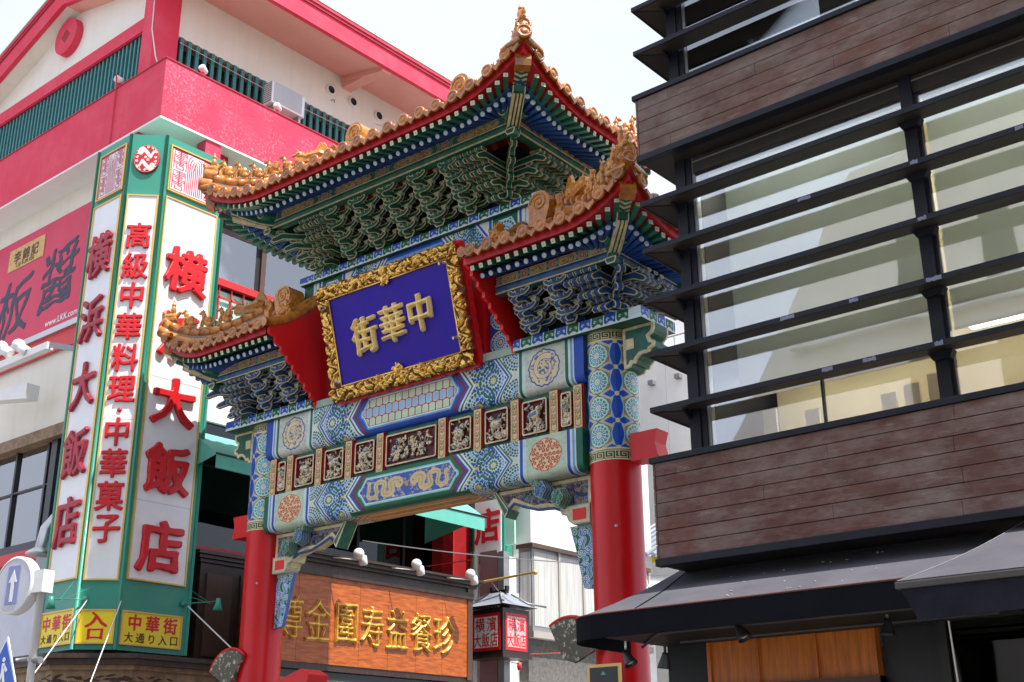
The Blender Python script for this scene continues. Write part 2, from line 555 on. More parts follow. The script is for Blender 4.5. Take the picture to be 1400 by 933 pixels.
def beam_art(kind):
    up = kind == 'upper'
    c = Canvas(-3.62, 3.62, -0.62, 0.36, 230, (0.86, 0.90, 0.86) if up else (0.84, 0.90, 0.84))
    X, Y = c.X, c.Y; ax = np.abs(X); ay = np.abs(np.maximum(Y, -0.36)); D = ax + 0.75 * ay
    c1, c2 = (cG, cB) if not up else (cG, cB)
    # rosette fields
    rz = np.maximum(1.42 - D, ax - 2.30)
    for sg in (-1, 1):
        q = Canvas.__new__(Canvas)
        clip = np.maximum(np.maximum(1.44 - D, D - 2.06), -sg * X)
        for (px, py, R) in ((1.80, 0.0, 0.30), (1.50, 0.36, 0.25), (1.50, -0.36, 0.25), (1.98, 0.42, 0.22), (1.98, -0.42, 0.22)):
            rosette(c, sg * px, py, R, clip)
        clip = np.maximum(np.maximum(2.18 - D, ax - 2.29), -sg * X)
        rosette(c, sg * 2.28, 0.36, 0.21, clip); rosette(c, sg * 2.28, -0.36, 0.21, clip)
        c.paint(np.hypot(X - sg * 1.47, Y + 0.36) - 0.035, cO); c.paint(np.hypot(X - sg * 1.47, Y) - 0.03, cCR)
    def band(a, b, col): c.paint(np.abs(D - (a + b) / 2) - (b - a) / 2, col)
    # centre cartouche
    c.paint(D - 1.26, cM)
    c.paint(np.maximum(D - 1.235, ay - 0.335 + 0 * D), cM)
    if up:
        c.paint(np.maximum(D - 1.20, 0 * D - 1), cB)
    else:
        c.paint(np.maximum(D - 1.20, 0 * D - 1), (0.10, 0.42, 0.30))
    hexd = np.maximum(ax + 0.62 * ay - 1.10, ay - 0.285)
    # scalloped ends
    hexd = np.minimum(hexd, np.hypot(ax - 1.02, ay) - 0.09)
    c.paint(hexd, cLB if up else (0.55, 0.85, 0.80)); c.paint(hexd + 0.03, cW); c.paint(hexd + 0.052, cM if up else cB)
    inn = hexd + 0.06
    if up:
        # net of elongated hexagons
        px, py = 0.150, 0.172
        c.paint(inn, (0.62, 0.18, 0.22))
        row = np.round(Y / py); off = (np.mod(row, 2) * 0.5)
        col = np.round(X / px - off); lx = X - (col + off) * px; ly = Y - row * py
        cell = np.maximum(np.abs(lx) - px * 0.43, np.abs(lx) * 0.5 + np.abs(ly) - py * 0.56)
        even = np.mod(row, 2) == 0
        for e, cc in ((True, (0.62, 0.78, 0.92)), (False, (0.80, 0.90, 0.74))):
            m = np.where(even == e, cell, 9)
            c.paint(m, cW, inn); c.paint(m + 0.009, cc, inn)
        row2 = np.round((Y) / py); 
        c.paint(np.hypot(np.mod(X + px / 2 * (1 - off * 2), px) - px / 2, np.mod(Y, py) - py / 2) - 0.016, cCR, inn)
    else:
        c.paint(inn, (0.22, 0.38, 0.72))
        r2 = random.Random(5)
        for k in range(230):
            x, y = r2.uniform(-1.1, 1.1), r2.uniform(-.26, .26)
            c.line(swirl_pts(x, y, r2.uniform(.02, .04), r2.uniform(0, 6.3), 0.8, r2.choice((-1, 1))), 0.005, (0.80, 0.74, 0.60), inn)
        for sg in (-1, 1):
            t = np.linspace(0, 1, 60)
            px = sg * (0.20 + 0.70 * t + -0.052 * np.sin(t * 4.1 * np.pi * 2 + 1.2)); py = 0.150 * np.sin(t * 2.05 * 2 * np.pi + 0.6) * (0.8 + 0.25 * t)
            rr = 0.062 * (1 - 0.72 * t) + 0.012
            for kk in range(0, 60, 2):
                for s2 in (-1, 1):
                    a = math.atan2(py[min(kk + 1, 59)] - py[kk - 1 if kk else 0], (px[min(kk + 1, 59)] - px[kk - 1 if kk else 0])) + s2 * 1.2
                    L = rr[kk] + 0.028
                    c.line([(px[kk], py[kk]), (px[kk] + L * math.cos(a), py[kk] + L * math.sin(a))], [0.012, 0.002], (0.90, 0.80, 0.58), inn)
            c.line(list(zip(px, py)), list(rr), (0.90, 0.80, 0.58), inn)
            c.line(list(zip(px, py)), 0.004, (0.62, 0.52, 0.36), inn)
            for (lx, ly) in ((0.34, -0.2), (0.52, 0.21), (0.70, -0.2), (0.88, 0.16)):
                for q in range(4):
                    a = q * 0.5 + (3.9 if ly < 0 else 0.8)
                    c.line([(sg * lx, ly * 0.5), (sg * lx + 0.05, ly * .8), (sg * lx + 0.05 + 0.05 * math.cos(a), ly * .8 + 0.05 * math.sin(a))], 0.009, cCR, inn)
            c.paint(np.hypot((X - sg * 0.17) / 1.25, Y - 0.03) - 0.075, cCR, inn)
            for q in range(9):
                a = 2.2 * q
                c.line([(sg * 0.17, 0.03), (sg * 0.17 + 0.13 * math.cos(a), 0.03 + 0.12 * math.sin(a))], [0.02, 0.003], cCR, inn)
            c.paint(np.hypot(X - sg * 0.14, Y - 0.05) - 0.014, (0.2, 0.25, 0.4), inn)
        c.paint(np.hypot(X, Y) - 0.04, cO, inn)
    for a, b, col in ((1.26, 1.315, cB), (1.315, 1.36, cW), (1.36, 1.395, cG), (1.395, 1.435, cW), (2.06, 2.085, cW), (2.085, 2.125, cB), (2.125, 2.15, cW), (2.15, 2.18, cG)):
        c.paint(np.maximum(np.abs(D - (a + b) / 2) - (b - a) / 2, ax - 2.29), col)
    # vertical bands and medallion fields
    c.paint(2.285 - ax, cW)
    c.paint(np.abs(ax - 2.34) - 0.028, cG if up else cB); c.paint(np.abs(ax - 2.40) - 0.022, (0.80, 0.92, 0.90))
    c.paint(np.abs(ax - 2.80) - 0.37, (0.84, 0.85, 0.78) if up else (0.78, 0.86, 0.76))
    c.paint(np.abs(ax - 3.21) - 0.028, cG if up else cB); c.paint(np.abs(ax - 3.30) - 0.02, cLB)
    c.paint(3.345 - ax, cB if up else cG)
    for sg in (-1, 1):
        dx, dy = X - sg * 2.79, Y
        th = np.arctan2(dy, dx); r = np.hypot(dx, dy)
        if up:
            R = 0.285 * (1 + 0.045 * np.abs(np.sin(th * 4.5 + 0.6)) + 0.02 * np.sin(th * 17))
            c.paint(r - R, cB); c.paint(r - R + 0.02, (0.93, 0.84, 0.64))
            g = np.sin(dx * 31 + 3.2 * np.sin(dy * 22) + sg) * np.sin(dy * 27 + 2.8 * np.sin(dx * 24)) 
            c.paint(np.maximum(0.62 - g, r - R + 0.03) * 0.03, (0.28, 0.42, 0.72))
            t = np.linspace(0, 1, 40)
            rq = random.Random(6)
            for _ in range(46):
                a_, q_ = rq.uniform(0, 6.3), rq.uniform(.05, .25)
                c.line(swirl_pts(sg * 2.79 + q_ * math.cos(a_), q_ * math.sin(a_), rq.uniform(.014, .03), rq.uniform(0, 6), .9), 0.0055, (0.24, 0.38, 0.70), r - R + .03)
            pts = [(sg * 2.79 + 0.19 * (1 - .45 * k) * math.cos(1 + k * 6.2), 0.19 * (1 - .45 * k) * math.sin(1 + k * 6.2)) for k in t]
            c.line(pts, [0.052 - 0.028 * k for k in t], (0.24, 0.38, 0.70)); c.line(pts, [0.043 - 0.026 * k for k in t], (0.95, 0.86, 0.66))
            for kk in range(0, 40, 2):
                c.paint(np.hypot(X - pts[kk][0], Y - pts[kk][1]) - .006, (0.70, 0.60, 0.50))
            c.paint(np.hypot(dx + 0.03, dy - 0.06) - 0.05, (0.93, 0.84, 0.64)); c.paint(np.hypot(dx + 0.045, dy - 0.07) - 0.011, cB)
        else:
            R = 0.285 * (1 + 0.05 * np.abs(np.cos(th * 4)))
            red = (0.78, 0.22, 0.16)
            c.paint(r - R, red); c.paint(r - R + 0.010, (0.94, 0.86, 0.66))
            for ring, n, rad in ((0.238, 17, 0.040), (0.162, 11, 0.040), (0.085, 6, 0.038), (0.0, 1, 0.034)):
                for q in range(n):
                    a = q * 2 * math.pi / n
                    c.line(swirl_pts(sg * 2.79 + ring * math.cos(a), ring * math.sin(a), rad, a, 1.15, 1 if q % 2 else -1), 0.0088, red)
    # speckled vine ground of the medallion fields
    r4 = random.Random(9)
    for sg in (-1, 1):
        for k in range(150):
            x, y = sg * r4.uniform(2.44, 3.17), r4.uniform(-.5, .36)
            if math.hypot(x - sg * 2.79, y) > 0.33:
                c.line(swirl_pts(x, y, r4.uniform(.014, .03), r4.uniform(0, 6.3), 0.7), 0.004, (0.62, 0.74, 0.82) if up else (0.66, 0.80, 0.66))
    # the rounded lower flank: scalloped tan and blue in the middle
    low = Y + 0.36
    m = np.maximum(low, ax - 1.30)
    c.paint(np.maximum(m, -1 - 0 * X), cB if up else (0.10, 0.38, 0.28))
    c.paint(np.maximum(low + 0.13, ax - 1.24), (0.72, 0.50, 0.24))
    return c.a

def under_art():
    c = Canvas(-3.4, 3.4, -0.3, 0.3, 150, (0.80, 0.66, 0.40))
    X, Y = c.X, c.Y; ax = np.abs(X); D = ax + 0.75 * np.abs(Y)
    c.paint(D - 1.34, (0.45, 0.12, 0.10)); c.paint(D - 1.28, cCR); c.paint(np.maximum(D - 1.22, np.abs(Y) - .22), (0.70, 0.42, 0.14))
    r = random.Random(2)
    for k in range(260):
        x, y = r.uniform(-1.15, 1.15), r.uniform(-.2, .2)
        c.line(swirl_pts(x, y, r.uniform(.02, .05), r.uniform(0, 6.3), 0.9), 0.006, r.choice([(0.45, 0.22, 0.10), (0.30, 0.30, 0.45), (0.85, 0.66, 0.3)]))
    for a, b, col in ((1.42, 1.5, cB), (1.56, 1.62, cG), (2.3, 2.36, cG), (3.2, 3.3, cB)):
        c.paint(np.abs(D - (a + b) / 2) - (b - a) / 2, col)
    return c.a

def pillar_art():
    n = 4; u = 2.3066
    c = Canvas(0, u, 0, 1.96, 300, (0.88, 0.80, 0.60))
    X, Y = c.X, c.Y; p = u / n; q = 0.40
    lx = np.mod(X, p) - p / 2; Y0 = Y - 0.17; ly = np.mod(Y0, q) - q / 2
    clip = np.abs(Y - 0.98) - 0.80
    r = np.hypot(lx, ly); th = np.arctan2(ly, lx)
    hexd = np.maximum(np.abs(lx), np.abs(lx) * 0.5 + np.abs(ly) * 0.95) - 0.192
    c.paint(hexd, (0.10, 0.12, 0.16), clip); c.paint(hexd + 0.007, (0.90, 0.78, 0.55), clip); c.paint(hexd + 0.016, (0.12, 0.15, 0.18), clip); 
    R = 0.178
    c.paint(hexd + 0.022, (0.86, 0.82, 0.66), clip)
    sc = R * (1 + 0.04 * np.abs(np.sin(th * 7)))
    c.paint(r - sc, (0.08, 0.38, 0.30), clip); c.paint(r - sc + 0.008, (0.78, 0.93, 0.90), clip)
    cell = 2 * np.pi / 14; t = (np.mod(th, cell) - cell / 2) * 0.12
    c.paint(np.abs(np.hypot(t, r - 0.128) - 0.013) - 0.0055, (0.08, 0.45, 0.34), clip)
    cell = 2 * np.pi / 16
    for rm, w in ((0.088, 0.010), (0.060, 0.009)):
        t = (np.mod(th, cell) - cell / 2) * rm
        c.paint(np.hypot(t / 0.8, (r - rm) / 1.4) - w, (0.18, 0.42, 0.78), clip)
    c.paint(r - 0.030, (0.94, 0.84, 0.60), clip)
    # blue vases between the rosettes
    vx = np.mod(X + p / 2, p) - p / 2; vy = np.mod(Y0 , q) - q / 2
    w = 0.040 + 0.030 * (np.abs(vy) / 0.2) ** 0.01 * np.cos(vy / 0.2 * np.pi) * -0.6 + 0.02
    w = 0.064 + 0.022 * np.cos((Y0) / q * 2 * np.pi + np.pi)
    v = np.abs(vx) - w
    c.paint(v - 0.016, (0.60, 0.80, 0.95), clip); c.paint(v, (0.12, 0.32, 0.74), clip)
    # leaves at the joints
    jy = np.mod(Y0 + q / 2, q) - q / 2
    lf = np.abs(jy) * 1.9 + np.abs(np.abs(vx) - 0.095) * 1.0 - 0.115
    c.paint(lf * 0.5 - 0.006, (0.62, 0.82, 0.95), clip); c.paint(lf * 0.5 + 0.006, (0.12, 0.32, 0.74), clip)
    c.paint(np.hypot(vx, jy) - 0.036, (0.93, 0.84, 0.62), clip)
    # key fret rings
    for y0 in (0.0, 1.79):
        yy = Y - y0
        c.paint(np.abs(yy - 0.085) - 0.085, (0.88, 0.80, 0.58))
        c.paint(np.abs(yy - 0.085) - 0.065, (0.16, 0.30, 0.22))
        k = 0.15; fx = np.mod(X, k)
        for (a, b, c0, d0) in ((0, k, 0.125, 0.140), (0.0, 0.013, 0.03, 0.14), (0.0, 0.125, 0.028, 0.042), (0.112, 0.125, 0.042, 0.105), (0.04, 0.125, 0.095, 0.108), (0.04, 0.053, 0.065, 0.108), (0.04, 0.09, 0.062, 0.075)):
            c.paint(np.maximum(np.abs(fx - (a + b) / 2) - (b - a) / 2, np.abs(yy - (c0 + d0) / 2) - (d0 - c0) / 2), (0.92, 0.86, 0.66))
        c.paint(np.abs(yy - 0.004) - 0.006, (0.95, 0.9, 0.75)); c.paint(np.abs(yy - 0.166) - 0.006, (0.95, 0.9, 0.75))
    return c.a

def cloud_band(L, greens=True):
    c = Canvas(0, L, 0, 0.16, 260, (0.90, 0.91, 0.88))
    X, Y = c.X, c.Y; p = 0.44
    k = np.floor(X / (p / 2)); lx = np.mod(X, p / 2) - p / 4
    edge = 0.008 + 0.032 * np.abs(np.cos(lx / p * 2 * np.pi * 1.5)) 
    d = np.where(np.mod(k, 2) == 0, edge - Y, 9)
    c.paint(d, (0.75, 0.90, 0.95)); c.paint(d + 0.016, (0.12, 0.32, 0.72)) 
    d = np.where(np.mod(k, 2) == 1, edge - Y, 9)
    c.paint(d, (0.72, 0.92, 0.84)); c.paint(d + 0.012, (0.08, 0.38, 0.24))
    for q in range(int(L / (p / 2)) + 1):
        cx = q * p / 2 + p / 4
        c.line(swirl_pts(cx - 0.05, 0.085, 0.026, 0.5, 0.9, 1), 0.006, (0.80, 0.92, 0.95)); c.line(swirl_pts(cx + 0.05, 0.085, 0.026, 2.6, 0.9, -1), 0.006, (0.80, 0.92, 0.95))
        c.line([(cx + p / 4, 0.15), (cx + p / 4 - 0.01, 0.07), (cx + p / 4, 0.0)], 0.009, (0.86, 0.94, 0.95))
    return c.a

def purlin_art(L, c1, c2):
    c = Canvas(0, L, 0, 0.16, 220, c1)
    X, Y = c.X, c.Y; p = L / 4
    lx = np.abs(np.mod(X, p) - p / 2); ay = np.abs(Y - 0.08)
    d = np.maximum(lx + 0.8 * ay - p * 0.30, ay - 0.055)
    c.paint(d - 0.018, cW); c.paint(d - 0.008, (0.08, 0.25, 0.2)); c.paint(d, (0.80, 0.70, 0.48))
    r = random.Random(4)
    for k in range(int(L * 60)):
        x, y = r.uniform(0, L), r.uniform(.03, .13)
        c.line(swirl_pts(x, y, r.uniform(.008, .018), r.uniform(0, 6), .8), 0.0035, (0.55, 0.20, 0.16), d + 0.008)
    e = np.hypot(lx - p / 2, ay) 
    c.paint(e - 0.085, cW); c.paint(e - 0.075, (0.10, 0.30, 0.55)); c.paint(e - 0.06, cW); c.paint(e - 0.052, (0.82, 0.40, 0.26))
    c.paint(np.hypot(lx - p / 2, ay) - 0.022, (0.88, 0.72, 0.4))
    for o in (0.10, 0.135):
        c.paint(np.abs(lx - (p / 2 - o) + 0.5 * ay) - 0.006, cCR)
    c.paint(0.152 - Y, cCR); c.paint(Y - 0.008, cCR)
    return c.a

def upper_panel_art():
    c = Canvas(-2.75, 2.75, 0, 0.62, 230, (0.86, 0.90, 0.88))
    X, Y = c.X, c.Y; ax = np.abs(X); ay = np.abs(Y - 0.31); D = ax + 0.75 * ay
    for sg in (-1, 1):
        rosette(c, sg * 2.02, 0.31, 0.25, np.maximum(np.abs(ax - 2.02) - 0.28, ay - 0.26))
        for (px, py) in ((1.34, 0.31), (1.10, 0.6), (1.10, 0.0), (1.55, 0.6), (1.55, 0.02)):
            rosette(c, sg * px, py, 0.22, np.maximum(1.06 - D, D - 1.62))
    c.paint(D - 0.86, cB); c.paint(np.maximum(ax + .62 * ay - 0.80, ay - 0.24), cLB); inn = np.maximum(ax + .62 * ay - 0.76, ay - 0.21); c.paint(inn, (0.55, 0.62, 0.78))
    r = random.Random(11)
    for k in range(160):
        c.line(swirl_pts(r.uniform(-.8, .8), r.uniform(.08, .54), r.uniform(.02, .05), r.uniform(0, 6), .9), 0.008, (0.88, 0.82, 0.66), inn)
    for a, b, col in ((.86, .9, cW), (.9, .94, cB), (.94, .98, cW), (.98, 1.02, cG), (1.02, 1.05, cW), (1.62, 1.65, cW), (1.65, 1.70, cB), (1.70, 1.73, cW)):
        c.paint(np.abs(D - (a + b) / 2) - (b - a) / 2, col, ax - 1.66)
    c.paint(1.66 - ax, cW); c.paint(np.abs(ax - 1.71) - 0.03, cB); c.paint(np.abs(ax - 2.02) - 0.26, (0.05, 0.36, 0.28))
    h = np.maximum(np.abs(ax - 2.02) * 0.9 + ay * 0.5, ay) - 0.245
    c.paint(h, cW); c.paint(h + 0.012, (0.82, 0.88, 0.92))
    for sg in (-1, 1): rosette(c, sg * 2.02, 0.31, 0.22, h + 0.02)
    c.paint(np.abs(ax - 2.34) - 0.025, cB); c.paint(2.44 - ax, (0.05, 0.36, 0.28)); c.paint(np.abs(ax - 2.48) - 0.03, cW)
    return c.a

def tile_rosettes(w, h, base=(0.10, 0.28, 0.66)):
    c = Canvas(0, w, 0, h, 220, base)
    n = max(1, int(round(h / 0.42))); q = h / n
    for k in range(n):
        c.paint(np.hypot(c.X - w / 2, c.Y - (k + .5) * q) - 0.20, cW); 
        rosette(c, w / 2, (k + .5) * q, 0.19)
        for a in (0, w): c.paint(np.hypot(c.X - a, c.Y - (k + .5) * q) - 0.07, cLB)
    return c.a

def wave_art(w, h, seed=1):
    c = Canvas(0, w, 0, h, 260, (0.20, 0.42, 0.70))
    r = random.Random(seed)
    X, Y = c.X, c.Y
    g = np.sin(X * 40 + 4 * np.sin(Y * 9 + seed) + 2 * np.sin(Y * 23))
    c.paint(-(g - 0.1) * 0.02, (0.10, 0.45, 0.36)); c.paint(np.abs(g - 0.1) * 0.02 - 0.005, (0.85, 0.93, 0.93))
    c.paint(np.abs(g + 0.75) * 0.02 - 0.003, (0.80, 0.90, 0.95))
    n = int(w * h * 90)
    for k in range(n):
        x, y = r.uniform(0, w), r.uniform(0, h)
        R = r.uniform(.035, .06)
        c.paint(np.hypot(X - x, Y - y) - R, r.choice([(0.16, 0.36, 0.72), (0.30, 0.55, 0.80), (0.08, 0.42, 0.34)]))
        c.line(swirl_pts(x, y, R, r.uniform(0, 6), 1.7, r.choice((-1, 1))), 0.0065, (0.87, 0.93, 0.93))
    return c.a

def scroll_art(w, h, cols, bg, n=60, seed=1, ppm=260, R=(.02, .045), lw=0.006):
    c = Canvas(0, w, 0, h, ppm, bg); r = random.Random(seed)
    for k in range(n):
        c.line(swirl_pts(r.uniform(0, w), r.uniform(0, h), r.uniform(*R), r.uniform(0, 6), 1.1, r.choice((-1, 1))), lw, r.choice(cols))
    return c.a

def post_art():
    c = Canvas(0, 0.15, 0, 0.66, 300, (0.90, 0.78, 0.56))
    X, Y = c.X, c.Y
    d = np.maximum(np.abs(X - 0.075) - 0.048, np.abs(Y - 0.33) + 0.6 * np.abs(X - 0.075) - 0.30)
    c.paint(np.abs(d) - 0.004, (0.30, 0.18, 0.12))
    for y, col in ((0.33, (0.72, 0.40, 0.52)), (0.14, (0.40, 0.28, 0.18)), (0.52, (0.40, 0.28, 0.18)), (0.23, (0.5, 0.34, 0.2)), (0.43, (0.5, 0.34, 0.2))):
        for s in (-1, 1):
            c.line(swirl_pts(0.075 + s * 0.018, y, 0.024, 0 if s > 0 else 3.14, 1.0, s), 0.0045, col)
            c.line(swirl_pts(0.075 + s * 0.018, y + 0.045, 0.02, 1, 1.0, -s), 0.004, col)
    return c.a

def seal_art(w, h, bg):
    """characters in winding seal strokes: even red lines on a pale ground"""
    red = (0.72, 0.14, 0.24)
    c = Canvas(0, w, 0, h, 220, red); X, Y = c.X, c.Y
    m = 0.035
    c.paint(np.maximum(np.abs(X - w / 2) - w / 2 + m, np.abs(Y - h / 2) - h / 2 + m), bg)
    u, v = w / 26.0, h / 24.0; lw = min(u, v) * 0.27
    def P(*pts): c.line([((x + .0) * u, (y + .0) * v) for x, y in pts], lw, red)
    # left column: two winding blocks
    for x0, fl in ((1.6, 1), (17.6, -1)):
        x1 = x0 + 6.6
        for y0 in (13, 1.8):
            P((x0, y0), (x0, y0 + 9)); P((x1, y0), (x1, y0 + 9))
            for k, yy in enumerate((9, 7.2, 5.4, 3.6)):
                a, d = (x0, x1 - 1.6) if (k % 2) == (fl > 0) else (x0 + 1.6, x1)
                P((a, y0 + yy), (d, y0 + yy), (d, y0 + yy - .9), (a + .8, y0 + yy - .9))
            P((x0 + 1.5, y0 + 1.9), (x0 + 1.5, y0), (x1 - 1.5, y0), (x1 - 1.5, y0 + 1.9), (x0 + 2.8, y0 + 1.9))
            P((x0 + 3.3, y0 + 2.6), (x0 + 3.3, y0 + 9.8))
            P((x0, y0 + 9.9), (x1, y0 + 9.9))
    # middle: arched parallel bars
    for k in range(4):
        a, d = 9.3 + k * 1.0, 16.4 - k * 1.0
        P((a, 1.6), (a, 19.4 - k * 1.4), (a + .6, 21.6 - k * 1.4), (a + 1.6 - .3 * k, 22.3 - k * 1.2)); P((d, 1.6), (d, 19.4 - k * 1.4), (d - .6, 21.6 - k * 1.4), (d - 1.6 + .3 * k, 22.3 - k * 1.2))
    return c.a

def disc_art():
    red = (0.74, 0.15, 0.22); w = (0.96, 0.92, 0.86)
    c = Canvas(-0.22, 0.22, -0.22, 0.22, 600, red)
    X, Y = c.X, c.Y; r = np.hypot(X, Y); clip = r - 0.206
    for s in (0, math.pi):
        f = lambda x, y: (x * math.cos(s) - y * math.sin(s), x * math.sin(s) + y * math.cos(s))
        t = np.linspace(0, 1, 40)
        pts = [f(-0.10 + 0.24 * k - .02 * math.sin(9 * k), 0.085 + 0.065 * math.sin(0.4 + k * 6.6) * (1 - .2 * k)) for k in t]
        c.line(pts, [0.036 - 0.022 * k for k in t], w, clip)
        for k in range(0, 40, 3):
            px, py = pts[k]; q, v = f(0, 0.03); c.line([(px, py), (px + q * 1.2, py + v * 1.2)], [0.016, 0.003], w, clip)
        hx, hy = f(-0.10, 0.10); c.paint(np.hypot(X - hx, Y - hy) - 0.042, w, clip)
        for a in (2.2, 2.9, 3.6): c.line([(hx, hy), (hx + .07 * math.cos(a + s), hy + .07 * math.sin(a + s))], [0.018, 0.004], w, clip)
        hx, hy = f(-0.105, 0.11); c.paint(np.hypot(X - hx, Y - hy) - 0.008, red, clip)
        for (a, b) in ((-0.02, 0.02), (0.06, 0.035), (0.15, 0.03), (.01, .17), (.09, .165), (.155, .11), (-.15, .03)):
            hx, hy = f(a, b); c.line(swirl_pts(hx, hy, .022, a * 20, 1.0), 0.006, w, clip)
    c.paint(np.abs(r - 0.20) - 0.003, (0.85, 0.6, 0.5))
    return c.a

# ------------------------------------------------------------------ materials
M = {}
M['asphalt'] = mat('asphalt', (.05, .05, .052), .9, var=.3, vs=2, bump=.4, bs=120)
M['paving'] = mat('paving', (.26, .25, .23), .85, var=.3, vs=1.5, bump=.3)
M['plaster'] = mat('cream_plaster', (.88, .84, .76), .85, c2=(.82, .77, .68), vs=1.1, lo=.35, hi=.8, bump=.25, bs=60, streak=.10)
M['white_plaster'] = mat('white_plaster', (.90, .90, .89), .85, var=.10, vs=.8, bump=.15, bs=40)
M['pink'] = mat('crimson_render', (.74, .040, .090), .75, c2=(.76, .085, .14), vs=1.4, lo=.45, hi=.75, bump=.3, bs=50, streak=.12)
def scaled_pink():
    m = mat('flaking_crimson_render', (.66, .022, .075), .72, c2=(.70, .045, .11), vs=1.2, bump=.5, bs=25)
    n = m.node_tree; b = n.nodes['Principled BSDF']
    src = b.inputs['Base Color'].links[0].from_socket
    tc = n.nodes.new('ShaderNodeTexCoord')
    a = n.nodes.new('ShaderNodeTexNoise'); a.inputs['Scale'].default_value = 0.9; a.inputs['Detail'].default_value = 3
    f = n.nodes.new('ShaderNodeTexNoise'); f.inputs['Scale'].default_value = 14; f.inputs['Detail'].default_value = 9; f.inputs['Roughness'].default_value = .75
    n.links.new(tc.outputs['Object'], a.inputs['Vector']); n.links.new(tc.outputs['Object'], f.inputs['Vector'])
    mu = n.nodes.new('ShaderNodeMath'); mu.operation = 'MULTIPLY'
    r1 = n.nodes.new('ShaderNodeMapRange'); r1.inputs['From Min'].default_value = .44; r1.inputs['From Max'].default_value = .60
    r2 = n.nodes.new('ShaderNodeMapRange'); r2.inputs['From Min'].default_value = .50; r2.inputs['From Max'].default_value = .60; r2.inputs['To Max'].default_value = .36
    n.links.new(a.outputs['Fac'], r1.inputs['Value']); n.links.new(f.outputs['Fac'], r2.inputs['Value'])
    n.links.new(r1.outputs['Result'], mu.inputs[0]); n.links.new(r2.outputs['Result'], mu.inputs[1])
    mx = n.nodes.new('ShaderNodeMix'); mx.data_type = 'RGBA'; mx.inputs['B'].default_value = (.80, .40, .50, 1)
    n.links.new(src, mx.inputs['A']); n.links.new(mu.outputs[0], mx.inputs['Factor']); n.links.new(mx.outputs['Result'], b.inputs['Base Color'])
    return m
M['pink_flaky'] = scaled_pink()
M['pink_dark'] = mat('crimson_trim', (.45, .015, .04), .6, var=.2)
M['soffit_bounce'] = mat('bounce_pink_soffit', (.86, .44, .38), .85, c2=(.80, .38, .32), vs=.8, bump=.1)  # pink of the bounced light is put into the soffit colour
M['slat'] = mat('teal_slat', (.06, .25, .25), .5, var=.25, vs=4)
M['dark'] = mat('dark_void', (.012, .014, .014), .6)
M['sign_green'] = mat('sign_green', (.03, .30, .21), .42, c2=(.035, .25, .18), vs=.7, coat=.2)
M['sign_white'] = mat('sign_face', (.86, .87, .90), .28, var=.07, vs=1.4, spec=.5, streak=.05)
M['valance_blue'] = mat('blue_grey_valance', (.018, .020, .033), .85, var=.4, vs=2.5, bump=.3, bs=60, spec=.2)
M['panel_ground'] = mat('carved_panel_ground', (.11, .010, .012), .6, var=.5, vs=14)
M['sign_gold'] = mat('sign_gold', (.72, .50, .14), .35, metal=.25, var=.1)
M['sign_red'] = mat('sign_red', (.66, .012, .02), .38, var=.15, vs=2)
M['sign_red_dark'] = mat('plum_letters', (.42, .012, .035), .45, var=.2, vs=2)
M['sign_yellow'] = mat('sign_yellow', (.88, .68, .02), .35, var=.05)
M['banner'] = mat('banner_rose', (.70, .030, .095), .5, var=.12, vs=1)
M['banner_ink'] = mat('banner_ink', (.05, .055, .10), .6, var=.3, vs=9)
M['gate_red'] = mat('lacquer_red', (.70, .004, .008), .34, c2=(.50, .003, .006), vs=1.6, coat=.12, spec=.35, streak=.22, stretch=(1, 1, .3), bump=.06, bs=4)
M['gate_red_flat'] = mat('gable_red', (.74, .008, .010), .45, c2=(.64, .006, .008), vs=1.6, bump=.08, bs=10)
M['fascia_red'] = mat('eaves_red', (.50, .008, .012), .5, c2=(.36, .006, .01), vs=3)
M['deep_red'] = mat('deck_red', (.38, .010, .012), .55, var=.25)
M['tile'] = mat('glazed_tile', (.72, .27, .035), .22, c2=(.22, .060, .012), vs=6, rand=.35, lo=.3, hi=.75, coat=.4, bump=.15, bs=14)
M['tile_end'] = mat('glazed_tile_end', (.72, .29, .060), .30, c2=(.34, .10, .022), vs=13, coat=.3, bump=.5, bs=40, rand=.4)
M['glaze'] = mat('glazed_figure', (.72, .30, .035), .24, c2=(.22, .060, .012), rand=.25, vs=14, lo=.35, hi=.8, coat=.35, bump=.3, bs=22)
M['mortar'] = mat('grey_mortar', (.30, .28, .27), .9, var=.2)
M['b_green'] = mat('bracket_green', (.018, .155, .098), .5, var=.5, vs=7)
M['b_blue'] = mat('bracket_blue', (.028, .115, .31), .5, var=.5, vs=7)
M['b_cream'] = mat('bracket_outline', (.80, .70, .42), .5, var=.4, vs=7)
M['b_mint'] = mat('bracket_mint', (.34, .46, .36), .5, var=.2)
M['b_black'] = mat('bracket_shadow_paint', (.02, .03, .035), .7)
M['r_green'] = mat('rafter_green', (.015, .16, .10), .45, var=.2)
M['r_blue'] = mat('rafter_blue', (.02, .09, .36), .45, var=.2)
M['r_head'] = mat('rafter_head_cream', (.70, .66, .44), .5, var=.1)
M['r_cap'] = mat('rafter_cap_pale', (.62, .74, .82), .4, var=.1)
M['gold'] = mat('gold_leaf', (.95, .62, .16), .26, metal=.85, c2=(.70, .38, .07), vs=9, lo=.4, hi=.75)
M['gilt_crevice_shade'] = mat('gilt_crevice_shade', (.16, .055, .015), .6, var=.4, vs=20)  # dark brown that stands in for shade in the carved crevices
M['gold_leaf_char'] = mat('antique_gold_character', (.86, .54, .10), .30, metal=.45, c2=(.55, .28, .04), vs=6, bump=.15, bs=14)
M['gold_char'] = mat('gold_paint_character', (.98, .78, .34), .34, metal=.15, c2=(.95, .68, .22), vs=5, bump=.1, bs=20)
